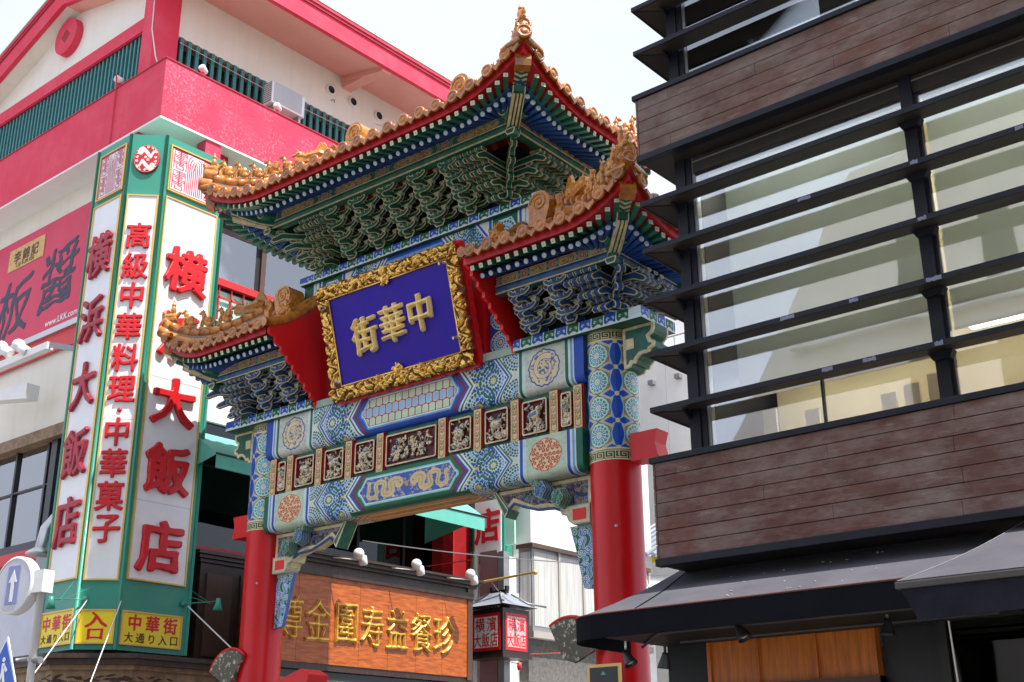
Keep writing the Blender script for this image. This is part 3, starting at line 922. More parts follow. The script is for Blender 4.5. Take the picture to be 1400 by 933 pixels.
M['navy'] = mat('ultramarine_board', (.030, .012, .36), .42, c2=(.040, .016, .29), vs=1.3, spec=.15)
M['wood_orange'] = mat('varnished_wood', (.62, .15, .014), .36, c2=(.24, .045, .006), vs=2.6, stretch=(1.2, 1.2, 9), bump=.35, bs=9, lo=.3, hi=.7)
M['wood_orange2'] = mat('varnished_wood_front', (.66, .20, .025), .35, c2=(.40, .10, .010), vs=2.0, stretch=(9, 9, .7), bump=.2, bs=9)
M['wood_dark'] = mat('dark_stained_wood', (.055, .028, .018), .42, var=.5, vs=3, stretch=(6, 6, 1), bump=.2)
M['wood_carved'] = mat('carved_tan_wood', (.30, .19, .10), .6, var=.5, vs=6, bump=.5, bs=14)
M['brown_frame'] = mat('brown_window_frame', (.10, .055, .04), .45, var=.2)
M['black_frame'] = mat('black_window_frame', (.018, .018, .02), .35)
M['bal_red'] = mat('balcony_red', (.66, .02, .025), .42, var=.15)
M['steel'] = mat('charcoal_steel', (.012, .0135, .023), .5, c2=(.008, .009, .014), vs=4, bump=.06, bs=20, spec=.3)
M['steel_u'] = mat('louvre_underside', (.035, .028, .024), .6, var=.3, vs=3)
M['paint_chip'] = mat('chipped_paint', (.22, .23, .34), .55, var=.3, vs=10)
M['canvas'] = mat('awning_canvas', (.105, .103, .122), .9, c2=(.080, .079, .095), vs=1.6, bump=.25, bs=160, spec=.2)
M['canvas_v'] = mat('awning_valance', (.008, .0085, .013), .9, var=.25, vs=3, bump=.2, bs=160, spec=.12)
M['rail_metal'] = mat('awning_rail', (.075, .07, .068), .5, var=.3)
M['hem'] = mat('awning_piping', (.13, .045, .03), .6)
M['lamp_black'] = mat('black_lamp', (.02, .02, .022), .35)
M['white_metal'] = mat('white_enamel', (.82, .82, .81), .35, var=.08)
M['alu'] = mat('aluminium', (.55, .55, .55), .35, metal=.8)
M['grey_metal'] = mat('grey_metal', (.30, .31, .32), .45, metal=.4, var=.2)
M['mint'] = mat('mint_canvas', (.13, .52, .42), .7, c2=(.11, .44, .36), vs=2)
M['mint_pale'] = mat('mint_panel', (.42, .72, .60), .6)
M['blue_sign'] = mat('traffic_blue', (.02, .10, .50), .4)
M['arrow_blue'] = mat('faded_arrow_blue', (.22, .25, .50), .4)
M['sign_face_grey'] = mat('sign_face_grey', (.55, .56, .64), .3, var=.1)
M['cable_w'] = mat('white_cable', (.72, .72, .72), .5)
M['cable_d'] = mat('dark_cable', (.03, .03, .03), .5)
M['wave_blue'] = mat('cloud_boss_blue', (.06, .17, .52), .45, var=.25, vs=9)
M['wave_green'] = mat('cloud_boss_green', (.02, .26, .18), .45, var=.25, vs=9)
M['curtain'] = mat('curtain', (.60, .60, .58), .9, c2=(.42, .42, .41), vs=2.2, stretch=(9, 9, .4))
M['stone_fan'] = mat('speckled_stone', (.12, .115, .09), .8, c2=(.55, .50, .38), vs=14, lo=.56, hi=.60, bump=.4, bs=14)
M['roof_blue_grey'] = mat('grey_roof_sheet', (.25, .28, .34), .5, var=.2)
M['yellow_lantern'] = mat('yellow_lantern', (.90, .66, .02), .5)
M['mauve'] = mat('mauve_column', (.30, .14, .14), .6, var=.1)
M['moss'] = mat('bracket_dull', (.20, .20, .12), .8)
M['tan_wall'] = mat('tan_metal', (.42, .39, .36), .5, var=.1)
M['lk_gold'] = mat('banner_gold', (.75, .48, .16), .5, var=.3, vs=9)
M['pale_blind'] = mat('pale_window_blind', (.80, .90, .90), .6, c2=(.70, .80, .80), vs=.6)
M['ink_text'] = mat('dark_text', (.10, .05, .02), .6)

gm_p = bpy.data.materials.new('pendant_glow'); gm_p.use_nodes = True
_b = gm_p.node_tree.nodes['Principled BSDF']; _b.inputs['Emission Color'].default_value = (1, .78, .45, 1); _b.inputs['Emission Strength'].default_value = 3.0
M['pendant'] = gm_p
gm_r = bpy.data.materials.new('room_fill_glow'); gm_r.use_nodes = True
_b = gm_r.node_tree.nodes['Principled BSDF']; _b.inputs['Emission Color'].default_value = (1, .95, .84, 1); _b.inputs['Emission Strength'].default_value = 9.0  # added emission that brightens the room behind the glass
M['room_fill_glow'] = gm_r
def glass(name, tint, mixf, rough=.02):
    m = bpy.data.materials.new(name); m.use_nodes = True
    n = m.node_tree; n.nodes.clear()
    o = n.nodes.new('ShaderNodeOutputMaterial'); mx = n.nodes.new('ShaderNodeMixShader')
    g = n.nodes.new('ShaderNodeBsdfGlossy'); g.inputs['Roughness'].default_value = rough
    t = n.nodes.new('ShaderNodeBsdfTransparent'); t.inputs['Color'].default_value = (*tint, 1)
    fr = n.nodes.new('ShaderNodeFresnel'); fr.inputs['IOR'].default_value = 1.5
    tc = n.nodes.new('ShaderNodeTexCoord'); wz = n.nodes.new('ShaderNodeTexNoise'); wz.inputs['Scale'].default_value = .9; wz.inputs['Detail'].default_value = 2
    bp = n.nodes.new('ShaderNodeBump'); bp.inputs['Strength'].default_value = .12; bp.inputs['Distance'].default_value = .02
    n.links.new(tc.outputs['Object'], wz.inputs['Vector']); n.links.new(wz.outputs['Fac'], bp.inputs['Height']); n.links.new(bp.outputs[0], g.inputs['Normal'])
    ad = n.nodes.new('ShaderNodeMath'); ad.operation = 'ADD'; ad.inputs[1].default_value = mixf; ad.use_clamp = True
    n.links.new(fr.outputs[0], ad.inputs[0]); n.links.new(ad.outputs[0], mx.inputs['Fac'])
    n.links.new(t.outputs[0], mx.inputs[1]); n.links.new(g.outputs[0], mx.inputs[2]); n.links.new(mx.outputs[0], o.inputs['Surface'])
    return m
M['glass'] = glass('window_glass', (.90, .94, .95), .33)
M['glass_dark'] = glass('dark_window_glass', (.30, .31, .30), .02)

def plank_mat(name, red):
    m = bpy.data.materials.new(name); m.use_nodes = True
    n = m.node_tree; b = n.nodes['Principled BSDF']; b.inputs['Roughness'].default_value = .7; b.inputs['Specular IOR Level'].default_value = .25
    tc = n.nodes.new('ShaderNodeTexCoord'); oi = n.nodes.new('ShaderNodeObjectInfo')
    cb = n.nodes.new('ShaderNodeCombineXYZ'); mu = n.nodes.new('ShaderNodeMath'); mu.operation = 'MULTIPLY'; mu.inputs[1].default_value = 31
    n.links.new(oi.outputs['Random'], mu.inputs[0]); n.links.new(mu.outputs[0], cb.inputs['Y'])
    va = n.nodes.new('ShaderNodeVectorMath'); va.operation = 'ADD'
    n.links.new(tc.outputs['Object'], va.inputs[0]); n.links.new(cb.outputs[0], va.inputs[1])
    def noise(scale, sx, sy, sz, det=6, rgh=.6, own=True):
        mp = n.nodes.new('ShaderNodeMapping'); mp.inputs['Scale'].default_value = (sx, sy, sz)
        n.links.new(va.outputs[0] if own else tc.outputs['Object'], mp.inputs['Vector'])
        z = n.nodes.new('ShaderNodeTexNoise'); z.inputs['Scale'].default_value = scale; z.inputs['Detail'].default_value = det; z.inputs['Roughness'].default_value = rgh
        n.links.new(mp.outputs[0], z.inputs['Vector']); return z.outputs['Fac']
    def rng_(s, a, b_, c=0, d=1):
        r = n.nodes.new('ShaderNodeMapRange'); r.inputs['From Min'].default_value = a; r.inputs['From Max'].default_value = b_; r.inputs['To Min'].default_value = c; r.inputs['To Max'].default_value = d
        n.links.new(s, r.inputs['Value']); return r.outputs['Result']
    def mix(f, A, B):
        x = n.nodes.new('ShaderNodeMix'); x.data_type = 'RGBA'
        n.links.new(f, x.inputs['Factor'])
        for k, v in (('A', A), ('B', B)):
            if isinstance(v, tuple): x.inputs[k].default_value = (*v, 1)
            else: n.links.new(v, x.inputs[k])
        return x.outputs['Result']
    base = mix(rng_(noise(2.0, 1, 1, 6), .35, .65), red, tuple(x * .72 for x in red))
    base = mix(rng_(noise(1.1, 1, 1, 1.6, 4, .6, False), .52, .68, 0, .45), base, (.21, .075, .05))
    base = mix(rng_(noise(1.6, .8, 1, 1.7, 9, .72, False), .42, .66, 0, .85), base, (.235, .19, .17))
    base = mix(rng_(noise(5, .6, 1, 3, 10, .78, False), .56, .70, 0, .55), base, (.36, .30, .28))
    base = mix(rng_(noise(40, .12, 1, 3, 3), .55, .75, 0, .5), base, tuple(x * .35 for x in red))
    n.links.new(base, b.inputs['Base Color'])
    bp = n.nodes.new('ShaderNodeBump'); bp.inputs['Strength'].default_value = .3; bp.inputs['Distance'].default_value = .01
    n.links.new(noise(40, .12, 1, 3, 3), bp.inputs['Height']); n.links.new(bp.outputs[0], b.inputs['Normal'])
    return m
M['plank'] = plank_mat('weathered_cladding', (.155, .090, .070))
M['plank_red'] = plank_mat('weathered_red_cladding', (.145, .068, .054))

A = {}
A['upper'] = img_mat('upper_beam_painting', beam_art('upper'))
A['lower'] = img_mat('lower_beam_painting', beam_art('lower'))
A['under'] = img_mat('beam_underside_painting', under_art())
A['pillar'] = img_mat('pillar_painting', pillar_art(), rough=.35)
A['band'] = img_mat('cloud_band_painting', cloud_band(8.8))
A['band2'] = img_mat('upper_cloud_band_painting', cloud_band(5.28))
A['purl'] = img_mat('purlin_painting', purlin_art(5.4, (.30, .45, .36), cG))
A['purl2'] = img_mat('side_purlin_painting', purlin_art(2.25, (.30, .45, .36), cB))
A['panel'] = img_mat('upper_panel_painting', upper_panel_art())
A['ros'] = img_mat('rosette_post_painting', tile_rosettes(.42, 1.68))
A['wave'] = img_mat('wave_painting', wave_art(.44, 1.0), repeat=True)
A['vine'] = img_mat('vine_carving_painting', scroll_art(1.2, .5, [(0.66, 0.50, 0.34), (0.40, 0.55, 0.66), (0.55, 0.28, 0.30), (0.35, 0.50, 0.42)], (0.12, 0.16, 0.32), n=380, seed=4, R=(.02, .04), lw=.007), repeat=True)
A['post'] = img_mat('frieze_post_painting', post_art())
A['seal'] = img_mat('seal_panel_painting', seal_art(1.3, 1.12, (0.93, 0.90, 0.93)))
A['disc'] = img_mat('dragon_disc_painting', disc_art())
# ------------------------------------------------------------------ THE GATE
GM = Matrix.Translation((-13.537, 13.821, 0)) @ Matrix.Rotation(math.radians(1.367), 4, 'Z')
gate = empty('ceremonial_gate', None, M=GM, label='ornate gate with two red pillars, blue painted beams and orange tiled roofs', cat='gate')
R0 = 0.367
PX = 3.767

def cyl_uv(b, r, z0, z1, m, a0=0.0, n=48):
    k = len(b.v)
    for j in range(n + 1):
        a = a0 + 2 * math.pi * j / n
        b.v += [(r * math.cos(a), r * math.sin(a), z0), (r * math.cos(a), r * math.sin(a), z1)]
    for j in range(n):
        b.face([k + 2 * j, k + 2 * j + 2, k + 2 * j + 3, k + 2 * j + 1], m, [(j / n, 0), ((j + 1) / n, 0), ((j + 1) / n, 1), (j / n, 1)], True)

for sx, a0 in ((1, -48), (-1, -15)):
    def fn(b):
        prev = None
        for r, z in ((R0 + .12, 0), (R0 + .14, .25), (R0 + .04, .32), (R0 + .03, .8), (R0, .84), (R0, 5.95)):
            prev = b.ring([(r * math.cos(2 * math.pi * j / 48), r * math.sin(2 * math.pi * j / 48), z) for j in range(48)], M['gate_red'], prev)
    p = part('pillar', gate, fn, loc=(sx * PX, 0, 0))
    part('painted_sleeve', p, lambda b: cyl_uv(b, R0 + .006, 5.945, 7.905, A['pillar'], math.radians(a0)))
    part('bolt', p, lambda b: b.lathe([(0, .03), (.018, .025), (.025, 0)], (0, 0, 0), (0.5, -0.86, 0), M['alu'], 10), loc=(R0 * .5, -R0 * .86, 5.0))
    # red tenon
    def fn(b):
        pl = [(0, -.20), (.43, -.20), (.45, -.19), (.40, .02), (.45, .20), (.0, .20)]
        b.prism([(sx * a, c) for a, c in pl], -.15, .15, 'y', M['gate_red_flat'])
    part('tenon', p, fn, loc=(sx * .36, 0, 6.12), M=None)
    # scrolled beam head
    def fn(b):
        pl = [(0, .50), (.53, .50), (.53, .40), (.50, .34), (.44, .30), (.46, .24), (.53, .21), (.52, .13), (.45, .10), (.42, .03), (.36, .06), (.28, .05), (.22, .0), (.19, -.06), (.13, -.05), (.1, -.10), (0, -.12)]
        b.prism([(sx * a, c) for a, c in pl], -.20, .20, 'y', M['b_green'], edge=M['b_cream'], border=.045, inner=M['b_green'])
        b.box((sx * .05 if sx > 0 else -.19, -.212, .16), (.19 if sx > 0 else -.05, -.20, .32), M['b_cream'])
    part('beam_head', p, fn, loc=(sx * .34, 0, 7.39))

def beam(name, zc, top, bot, y, art, x=3.42, k=1.0, under=None):
    """long beam with a rounded lower flank; the painting wraps round it"""
    b = MB(); r = .12
    prof = [(-y, top), (-y, bot + r)]
    for i in range(1, 7):
        a = i / 6 * math.pi / 2
        prof.append((-y + r - r * math.cos(a), bot + r - r * math.sin(a)))
    prof.append((-y + r + .13, bot))
    s = 0; arc = [0]
    for i in range(1, len(prof)):
        s += math.hypot(prof[i][0] - prof[i - 1][0], prof[i][1] - prof[i - 1][1]); arc.append(s)
    for mirror in (1, -1):
        for i in range(len(prof) - 1):
            v0 = ((top - zc - arc[i]) * k + .62) / .98; v1 = ((top - zc - arc[i + 1]) * k + .62) / .98
            (y0, z0), (y1, z1) = prof[i], prof[i + 1]
            u0, u1 = (3.62 - x) / 7.24, (3.62 + x) / 7.24
            kk = len(b.v)
            b.v += [(-x, y0 * mirror, z0), (x, y0 * mirror, z0), (x, y1 * mirror, z1), (-x, y1 * mirror, z1)]
            b.face([kk, kk + 3, kk + 2, kk + 1] if mirror > 0 else [kk, kk + 1, kk + 2, kk + 3], art, [(u0, v0), (u0, v1), (u1, v1), (u1, v0)] if mirror > 0 else [(u0, v0), (u1, v0), (u1, v1), (u0, v1)], True)
    yi = prof[-1][0]
    b.poly([(-x, -yi, bot), (x, -yi, bot), (x, yi, bot), (-x, yi, bot)], under or M['b_cream'], [(0, 1), (1, 1), (1, 0), (0, 0)])
    b.poly([(-x, -y, top), (x, -y, top), (x, y, top), (-x, y, top)], M['b_green'])
    e = [(q[0], q[1]) for q in prof] + [(-q[0], q[1]) for q in prof[::-1]]
    for sx in (-1, 1):
        b.poly([(sx * x, a, c) for a, c in (e if sx < 0 else e[::-1])], M['b_green'] if k > 1 else M['b_blue'])
    return b.build(name, gate)
beam('upper_beam', 7.55, 7.89, 7.185, .37, A['upper'], 3.52)
beam('lower_beam', 6.205, 6.50, 5.865, .37, A['lower'], 3.46, 1.2, A['under'])

# carved frieze between the beams
boxpart('frieze_board', gate, (-3.45, -.25, 6.50), (3.45, .25, 7.19), M['b_green'])
def pm(b):
    b.poly([(-.075, -.06, 0), (.075, -.06, 0), (.075, -.06, .66), (-.075, -.06, .66)], A['post'], [(0, 0), (1, 0), (1, 1), (0, 1)])
    b.box((-.075, -.0595, 0), (.075, .0, .66), M['deep_red'], skip=('f',))
    b.box((-.095, -.03, -.01), (.095, .0, .67), M['deep_red'])
b = MB(); pm(b); post_me = b.mesh('frieze_post')
for x in (-3.35, -2.91, -2.17, -1.43, -.69, .69, 1.43, 2.17, 2.91, 3.35):
    link('frieze_post', post_me, gate, loc=(x, -.25, 6.515))

def relief(name, w, h, seed, parent, loc, style):
    """deeply carved figures and branches melted into one painted surface"""
    r = random.Random(seed); b = MB(); n = 0
    m0 = M['glaze']
    if style == 'tree':
        for k in range(80):
            x, z = r.uniform(-w / 2 + .06, w / 2 - .06), r.uniform(.06, h - .05)
            for q in range(6):
                a = q * 1.05 + r.random(); L = r.uniform(.03, .06)
                b.tube([(x, -.02, z), (x + L * math.cos(a), -.05 - r.random() * .03, z + L * math.sin(a))], [.008, .004], m0, 5)
            b.blob((x, -.04, z), .018, m0)
        for k in range(9):
            x = r.uniform(-w / 2 + .05, w / 2 - .05); z = .05; p = [(x, -.02, z)]
            for q in range(5):
                x += r.uniform(-.07, .07); z += r.uniform(.03, .09); p.append((max(-w / 2 + .03, min(w / 2 - .03, x)), -.03, min(h - .04, z)))
            b.tube(p, [.018, .016, .013, .011, .009, .006], m0, 6)
    else:
        x0 = r.uniform(-.03, .03)
        b.blob((x0, -.055, h * .55), (w * .30, .055, h * .17), m0, Matrix.Rotation(r.uniform(-.6, .6), 3, 'Y'))
        b.blob((x0 - w * .2 * (1 if seed % 2 else -1), -.065, h * .74), (.042, .04, .045), m0)
        b.tube([(x0, -.05, h * .6), (x0 + w * .15, -.05, h * .45), (x0 + w * .1, -.05, h * .26)], [.035, .024, .014], m0, 7)
        b.tube([(x0 - .02, -.05, h * .55), (x0 - w * .2, -.05, h * .42), (x0 - w * .16, -.05, h * .24)], [.03, .022, .013], m0, 7)
        b.tube([(x0 + w * .1, -.05, h * .62), (x0 + w * .3, -.04, h * .72), (x0 + w * .33, -.04, h * .88)], [.02, .016, .006], m0, 6)
        for k in range(54):
            x, z = r.uniform(-w / 2 + .03, w / 2 - .03), r.choice((r.uniform(.03, h * .3), r.uniform(.03, h - .03)))
            a = r.uniform(0, 6.3); L = r.uniform(.035, .07)
            b.tube([(x, -.015, z), (x + L * math.cos(a), -.045, z + L * math.sin(a)), (x + L * math.cos(a + .9) * 1.3, -.02, z + L * math.sin(a + .9) * 1.3)], [.017, .013, .007], m0, 5)
    me = fuse(b, name, .0075, M['carving'])
    return link(name, me, parent, loc=loc)

def carving_mat():
    m = bpy.data.materials.new('carving_paint'); m.use_nodes = True
    n = m.node_tree; b = n.nodes['Principled BSDF']; b.inputs['Roughness'].default_value = .5
    tc = n.nodes.new('ShaderNodeTexCoord'); v = n.nodes.new('ShaderNodeTexNoise'); v.inputs['Scale'].default_value = 9; v.inputs['Detail'].default_value = 2
    cr = n.nodes.new('ShaderNodeValToRGB'); cr.color_ramp.interpolation = 'CONSTANT'
    e = cr.color_ramp.elements; e[0].position = 0; e[0].color = (.10, .20, .34, 1); e[1].position = .38; e[1].color = (.78, .62, .36, 1)
    for p, c in ((.50, (.10, .22, .20, 1)), (.55, (.80, .64, .42, 1)), (.63, (.50, .30, .30, 1)), (.68, (.16, .20, .24, 1))):
        q = e.new(p); q.color = c
    oi = n.nodes.new('ShaderNodeObjectInfo'); ad = n.nodes.new('ShaderNodeVectorMath'); ad.operation = 'ADD'
    n.links.new(tc.outputs['Object'], ad.inputs[0]); n.links.new(oi.outputs['Random'], ad.inputs[1])
    n.links.new(ad.outputs[0], v.inputs['Vector']); n.links.new(v.outputs['Fac'], cr.inputs['Fac']); n.links.new(cr.outputs['Color'], b.inputs['Base Color'])
    return m
M['carving'] = carving_mat()

def rrect(w, h, r=.03, n=3):
    p = []
    for cx, cy, a0 in ((w / 2 - r, h - r, 0), (-w / 2 + r, h - r, 90), (-w / 2 + r, r, 180), (w / 2 - r, r, 270)):
        for i in range(n + 1):
            a = math.radians(a0 + 90 * i / n); p.append((cx + r * math.cos(a), cy + r * math.sin(a)))
    return p
for i, (x, w, st) in enumerate([(0, 1.12, 'tree')] + [(s * c, ww, 'beast') for s in (-1, 1) for c, ww in ((1.06, .46), (1.80, .46), (2.54, .47), (3.13, .19))]):
    h = .53
    def fn(b):
        o = rrect(w, h, .035); inn = rrect(w - .05, h - .05, .025)
        inn = [(a, c + .025) for a, c in inn]
        n = len(o); k = len(b.v)
        for y in (0.0, -.05):
            b.v += [(a, y, c) for a, c in o]
        for y in (-.05, 0.0):
            b.v += [(a, y, c) for a, c in inn]
        for q in range(3):
            for j in range(n):
                j2 = (j + 1) % n
                b.face([k + q * n + j, k + q * n + j2, k + (q + 1) * n + j2, k + (q + 1) * n + j][::-1], (M['deep_red'], M['b_cream'], M['deep_red'])[q])
        b.face([k + 3 * n + j for j in range(n)], M['panel_ground'])
    f = part('carved_panel', gate, fn, loc=(x, -.252, 6.58))
    f['label'] = 'wide carved frieze panel of pine branches' if st == 'tree' else 'carved frieze panel in a cream frame'
    relief('carving', w - .06, h - .06, 3 + i, f, (0, 0, .03), st)

# cloud bands under the bracket sets
def uvbox(b, x0, x1, y0, y1, z0, z1, art, U0, U1, m):
    b.poly([(x0, y0, z0), (x1, y0, z0), (x1, y0, z1), (x0, y0, z1)], art, [((x0 - U0) / (U1 - U0), 0), ((x1 - U0) / (U1 - U0), 0), ((x1 - U0) / (U1 - U0), 1), ((x0 - U0) / (U1 - U0), 1)])
    b.poly([(x1, y0, z0), (x1, y1, z0), (x1, y1, z1), (x1, y0, z1)], art, [(0, 0), ((y1 - y0) / (U1 - U0), 0), ((y1 - y0) / (U1 - U0), 1), (0, 1)])
    b.poly([(x0, y1, z0), (x0, y0, z0), (x0, y0, z1), (x0, y1, z1)], art, [(0, 0), ((y1 - y0) / (U1 - U0), 0), ((y1 - y0) / (U1 - U0), 1), (0, 1)])
    b.box((x0, y0, z0), (x1, y1, z1), m, skip=('f', 'l', 'r'))
for sx in (1, -1):
    xa, xb = (2.27, 4.60) if sx > 0 else (-4.60, -2.27)
    part('cloud_band', gate, lambda b: uvbox(b, xa, xb, -.46, .46, 7.895, 8.07, A['band'], -4.4, 4.4, M['b_green']))
boxpart('capping_board', gate, (-2.265, -.40, 7.893), (2.265, .40, 8.02), M['b_mint'])

# the raised middle: posts, painted panel, band
for sx in (1, -1):
    def fn(b):
        x0, x1 = (1.60, 2.02) if sx > 0 else (-2.02, -1.60)
        b.poly([(x0, -.20, 8.02), (x1, -.20, 8.02), (x1, -.20, 9.70), (x0, -.20, 9.70)], A['ros'], [(0, 0), (1, 0), (1, 1), (0, 1)])
        b.box((x0, -.199, 8.02), (x1, .20, 9.70), M['b_blue'], skip=('f',))
    part('rosette_post', gate, fn)
    boxpart('red_post', gate, (1.33 if sx > 0 else -1.56, -.30, 8.02), (1.56 if sx > 0 else -1.33, .30, 9.70), M['gate_red_flat'])
    boxpart('side_post', gate, (2.02 if sx > 0 else -2.22, -.22, 8.02), (2.22 if sx > 0 else -2.02, .22, 9.70), M['deep_red'])
boxpart('back_board', gate, (-1.6, -.12, 8.0), (1.6, .1, 9.72), M['deep_red'])
def fn(b):
    b.poly([(-2.75, -.33, 9.72), (2.75, -.33, 9.72), (2.75, -.33, 10.345), (-2.75, -.33, 10.345)], A['panel'], [(0, 0), (1, 0), (1, 1), (0, 1)])
    b.box((-2.75, -.329, 9.72), (2.75, .33, 10.345), {'d': M['b_green'], 'r': M['b_green']}, skip=('f',))
part('painted_lintel', gate, fn)
part('upper_cloud_band', gate, lambda b: uvbox(b, -2.80, 2.80, -.42, .42, 10.35, 10.50, A['band2'], -2.64, 2.64, M['b_green']))

# ---- bracket sets
def arm_mesh(L, m, name='bracket_arm', inner=None):
    b = MB()
    b.prism([(.10, -.01), (-L + .07, -.01), (-L - .10, -.085), (-L - .165, -.055), (-L - .13, .005), (-L + .03, .105), (.10, .11)], -.052, .052, 'x', m, edge=M['b_cream'], border=.016, inner=inner)
    # little scroll block on top
    b.prism([(-L + .06, .10), (-L - .03, .10), (-L - .055, .135), (-L - .055, .155), (-L + .085, .155), (-L + .085, .135)], -.055, .055, 'x', m, edge=M['b_cream'], border=.012)
    return b.mesh(name)
def cross_mesh(h, m):
    b = MB()
    b.prism([(-h, .115), (-h - .012, .07), (-h + .035, .03), (-h + .09, 0), (h - .09, 0), (h - .035, .03), (h + .012, .07), (h, .115), (h - .06, .115), (h - .09, .085), (.09, .085), (.07, .105), (-.07, .105), (-.09, .085), (-h + .09, .085), (-h + .06, .115)], -.035, .035, 'y', m, edge=M['b_cream'], border=.014)
    for c in (-h + .03, 0, h - .03):
        b.prism([(c - .028, .118), (c + .028, .118), (c + .05, .145), (c + .05, .168), (c - .05, .168), (c - .05, .145)], -.05, .05, 'y', M['b_mint'] if c else m, edge=M['b_cream'], border=.010)
    return b.mesh('cross_arm')

class Sets:
    def __init__(s, m, tiers, dz, dr, r0):
        s.m, s.tiers, s.dz, s.dr, s.r0 = m, tiers, dz, dr, r0
        s.arms = [arm_mesh(r0 + dr * k, m) for k in range(tiers)]
        s.long = [arm_mesh((r0 + dr * k) * 1.35, m) for k in range(tiers)]
        s.crA, s.crB = cross_mesh(.20, m), cross_mesh(.32, m)
        b = MB()
        b.prism([(-.075, 0), (.075, 0), (.12, .07), (.12, .12), (-.12, .12), (-.12, .07)], -.10, .10, 'y', m, edge=M['b_cream'], border=.02)
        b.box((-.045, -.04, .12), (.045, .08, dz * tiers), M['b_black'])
        s.core = b.mesh('bracket_set')
    def put(s, x, y, z, rz, corner=False, kx=1.0):
        MM = Matrix.Translation((x, y, z)) @ Matrix.Rotation(rz, 4, 'Z')
        o = link('bracket_set', s.core, gate, M=MM)
        for k in range(s.tiers):
            zz = .07 + k * s.dz
            rots = (0,) if not corner else ((-math.pi / 4, math.pi / 4, 0) if corner == 'diag' else (0,))
            if corner == 'diag':
                for a in (-math.pi / 4, math.pi / 4):
                    link('bracket_arm', s.arms[k], o, M=Matrix.Translation((0, 0, zz)) @ Matrix.Rotation(a, 4, 'Z'))
                link('bracket_arm', s.long[k], o, M=Matrix.Translation((0, 0, zz)) @ Matrix.Diagonal((.8, 1, 1, 1)))
                for a in (-math.pi / 4, math.pi / 4):
                    r = s.r0 + s.dr * k
                    # rows of short arms filling the corner
                    for q in range(k + 1):
                        off = (s.r0 + s.dr * q) * .9
                        Rm = Matrix.Rotation(a, 4, 'Z')
                        sgn = 1 if a < 0 else -1
                        link('bracket_arm', s.arms[k], o, M=Matrix.Translation((0, 0, zz)) @ Rm @ Matrix.Translation((-sgn * off * 1.0, 0, 0)))
            else:
                link('bracket_arm', s.arms[k], o, loc=(0, 0, zz))
                r = s.r0 + s.dr * k
                link('cross_arm', s.crA, o, M=Matrix.Translation((0, -r, zz + .06)) @ Matrix.Diagonal((kx, 1, 1, 1)))
                link('cross_arm', s.crB, o, M=Matrix.Translation((0, -max(0, r - s.dr), zz + .06)) @ Matrix.Diagonal((kx, 1, 1, 1)))
        return o
SG = Sets(M['b_green'], 4, .172, .175, .15)
SB = Sets(M['b_blue'], 3, .186, .155, .14)
for i in range(5):
    SG.put(-1.4 + .70 * i, -.36, 10.50, 0)
for sx in (-1, 1):
    SG.put(sx * 2.10, -.36, 10.50, sx * math.pi / 4, corner='diag')
    SG.put(sx * 2.10, .0, 10.50, sx * math.pi / 2)
    SG.put(sx * 2.10, .36, 10.50, sx * math.pi * .75, corner='diag')
    for x in (2.72, 3.40):
        SB.put(sx * x, -.40, 8.07, 0)
    SB.put(sx * 4.10, -.40, 8.07, sx * math.pi / 4, corner='diag')
    SB.put(sx * 4.10, .0, 8.07, sx * math.pi / 2)
    SB.put(sx * 4.10, .40, 8.07, sx * math.pi * .75, corner='diag')
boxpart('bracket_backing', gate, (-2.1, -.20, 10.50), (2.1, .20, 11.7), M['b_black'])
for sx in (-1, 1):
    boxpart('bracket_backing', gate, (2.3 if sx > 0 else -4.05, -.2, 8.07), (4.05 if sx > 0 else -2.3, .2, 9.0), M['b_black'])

# ---- purlins
def purlin(hx, hy, z0, z1, art, m, x0=None):
    """painted eaves purlin as a rectangular ring (or three sides for the side roofs)"""
    t = .14
    segs = []
    if x0 is None:
        segs = [((-hx, -hy), (hx, -hy)), ((hx, -hy), (hx, hy)), ((hx, hy), (-hx, hy)), ((-hx, hy), (-hx, -hy))]
    elif x0 > 0:
        segs = [((x0, -hy), (hx, -hy)), ((hx, -hy), (hx, hy)), ((hx, hy), (x0, hy))]
    else:
        segs = [((x0, hy), (-hx, hy)), ((-hx, hy), (-hx, -hy)), ((-hx, -hy), (x0, -hy))]
    for p, q in segs:
        L = math.hypot(q[0] - p[0], q[1] - p[1]); a = math.atan2(q[1] - p[1], q[0] - p[0])
        MM = Matrix.Translation((p[0], p[1], z0)) @ Matrix.Rotation(a, 4, 'Z')
        def fn(b):
            h = z1 - z0
            b.poly([(0, 0, h * .47), (L, 0, h * .47), (L, 0, h), (0, 0, h)], art, [(0, 0), (1, 0), (1, 1), (0, 1)])
            b.box((.001, .001, h * .47), (L - .001, t, h), M['b_green'], skip=('f',))
            b.prism([(-.012, h * .06), (-.03, h * .25), (-.012, h * .42), (t, h * .42), (t, h * .02)], 0.002, L - .002, 'x', m)
            b.box((0, -.024, h * .43), (L, .0, h * .47 - .001), M['b_cream'])
            b.box((0, -.018, -.006), (L, .0, h * .05), M['b_cream'])
            b.box((0, .0, -.004), (L, t, h * .02), M['b_green'])
        part('eaves_purlin', gate, fn, M=MM)
purlin(2.85, 1.15, 11.26, 11.56, A['purl'], M['b_green'])
for sx in (-1, 1):
    purlin(4.46, .90, 8.69, 8.97, A['purl2'], M['b_blue'], x0=sx * 2.30)

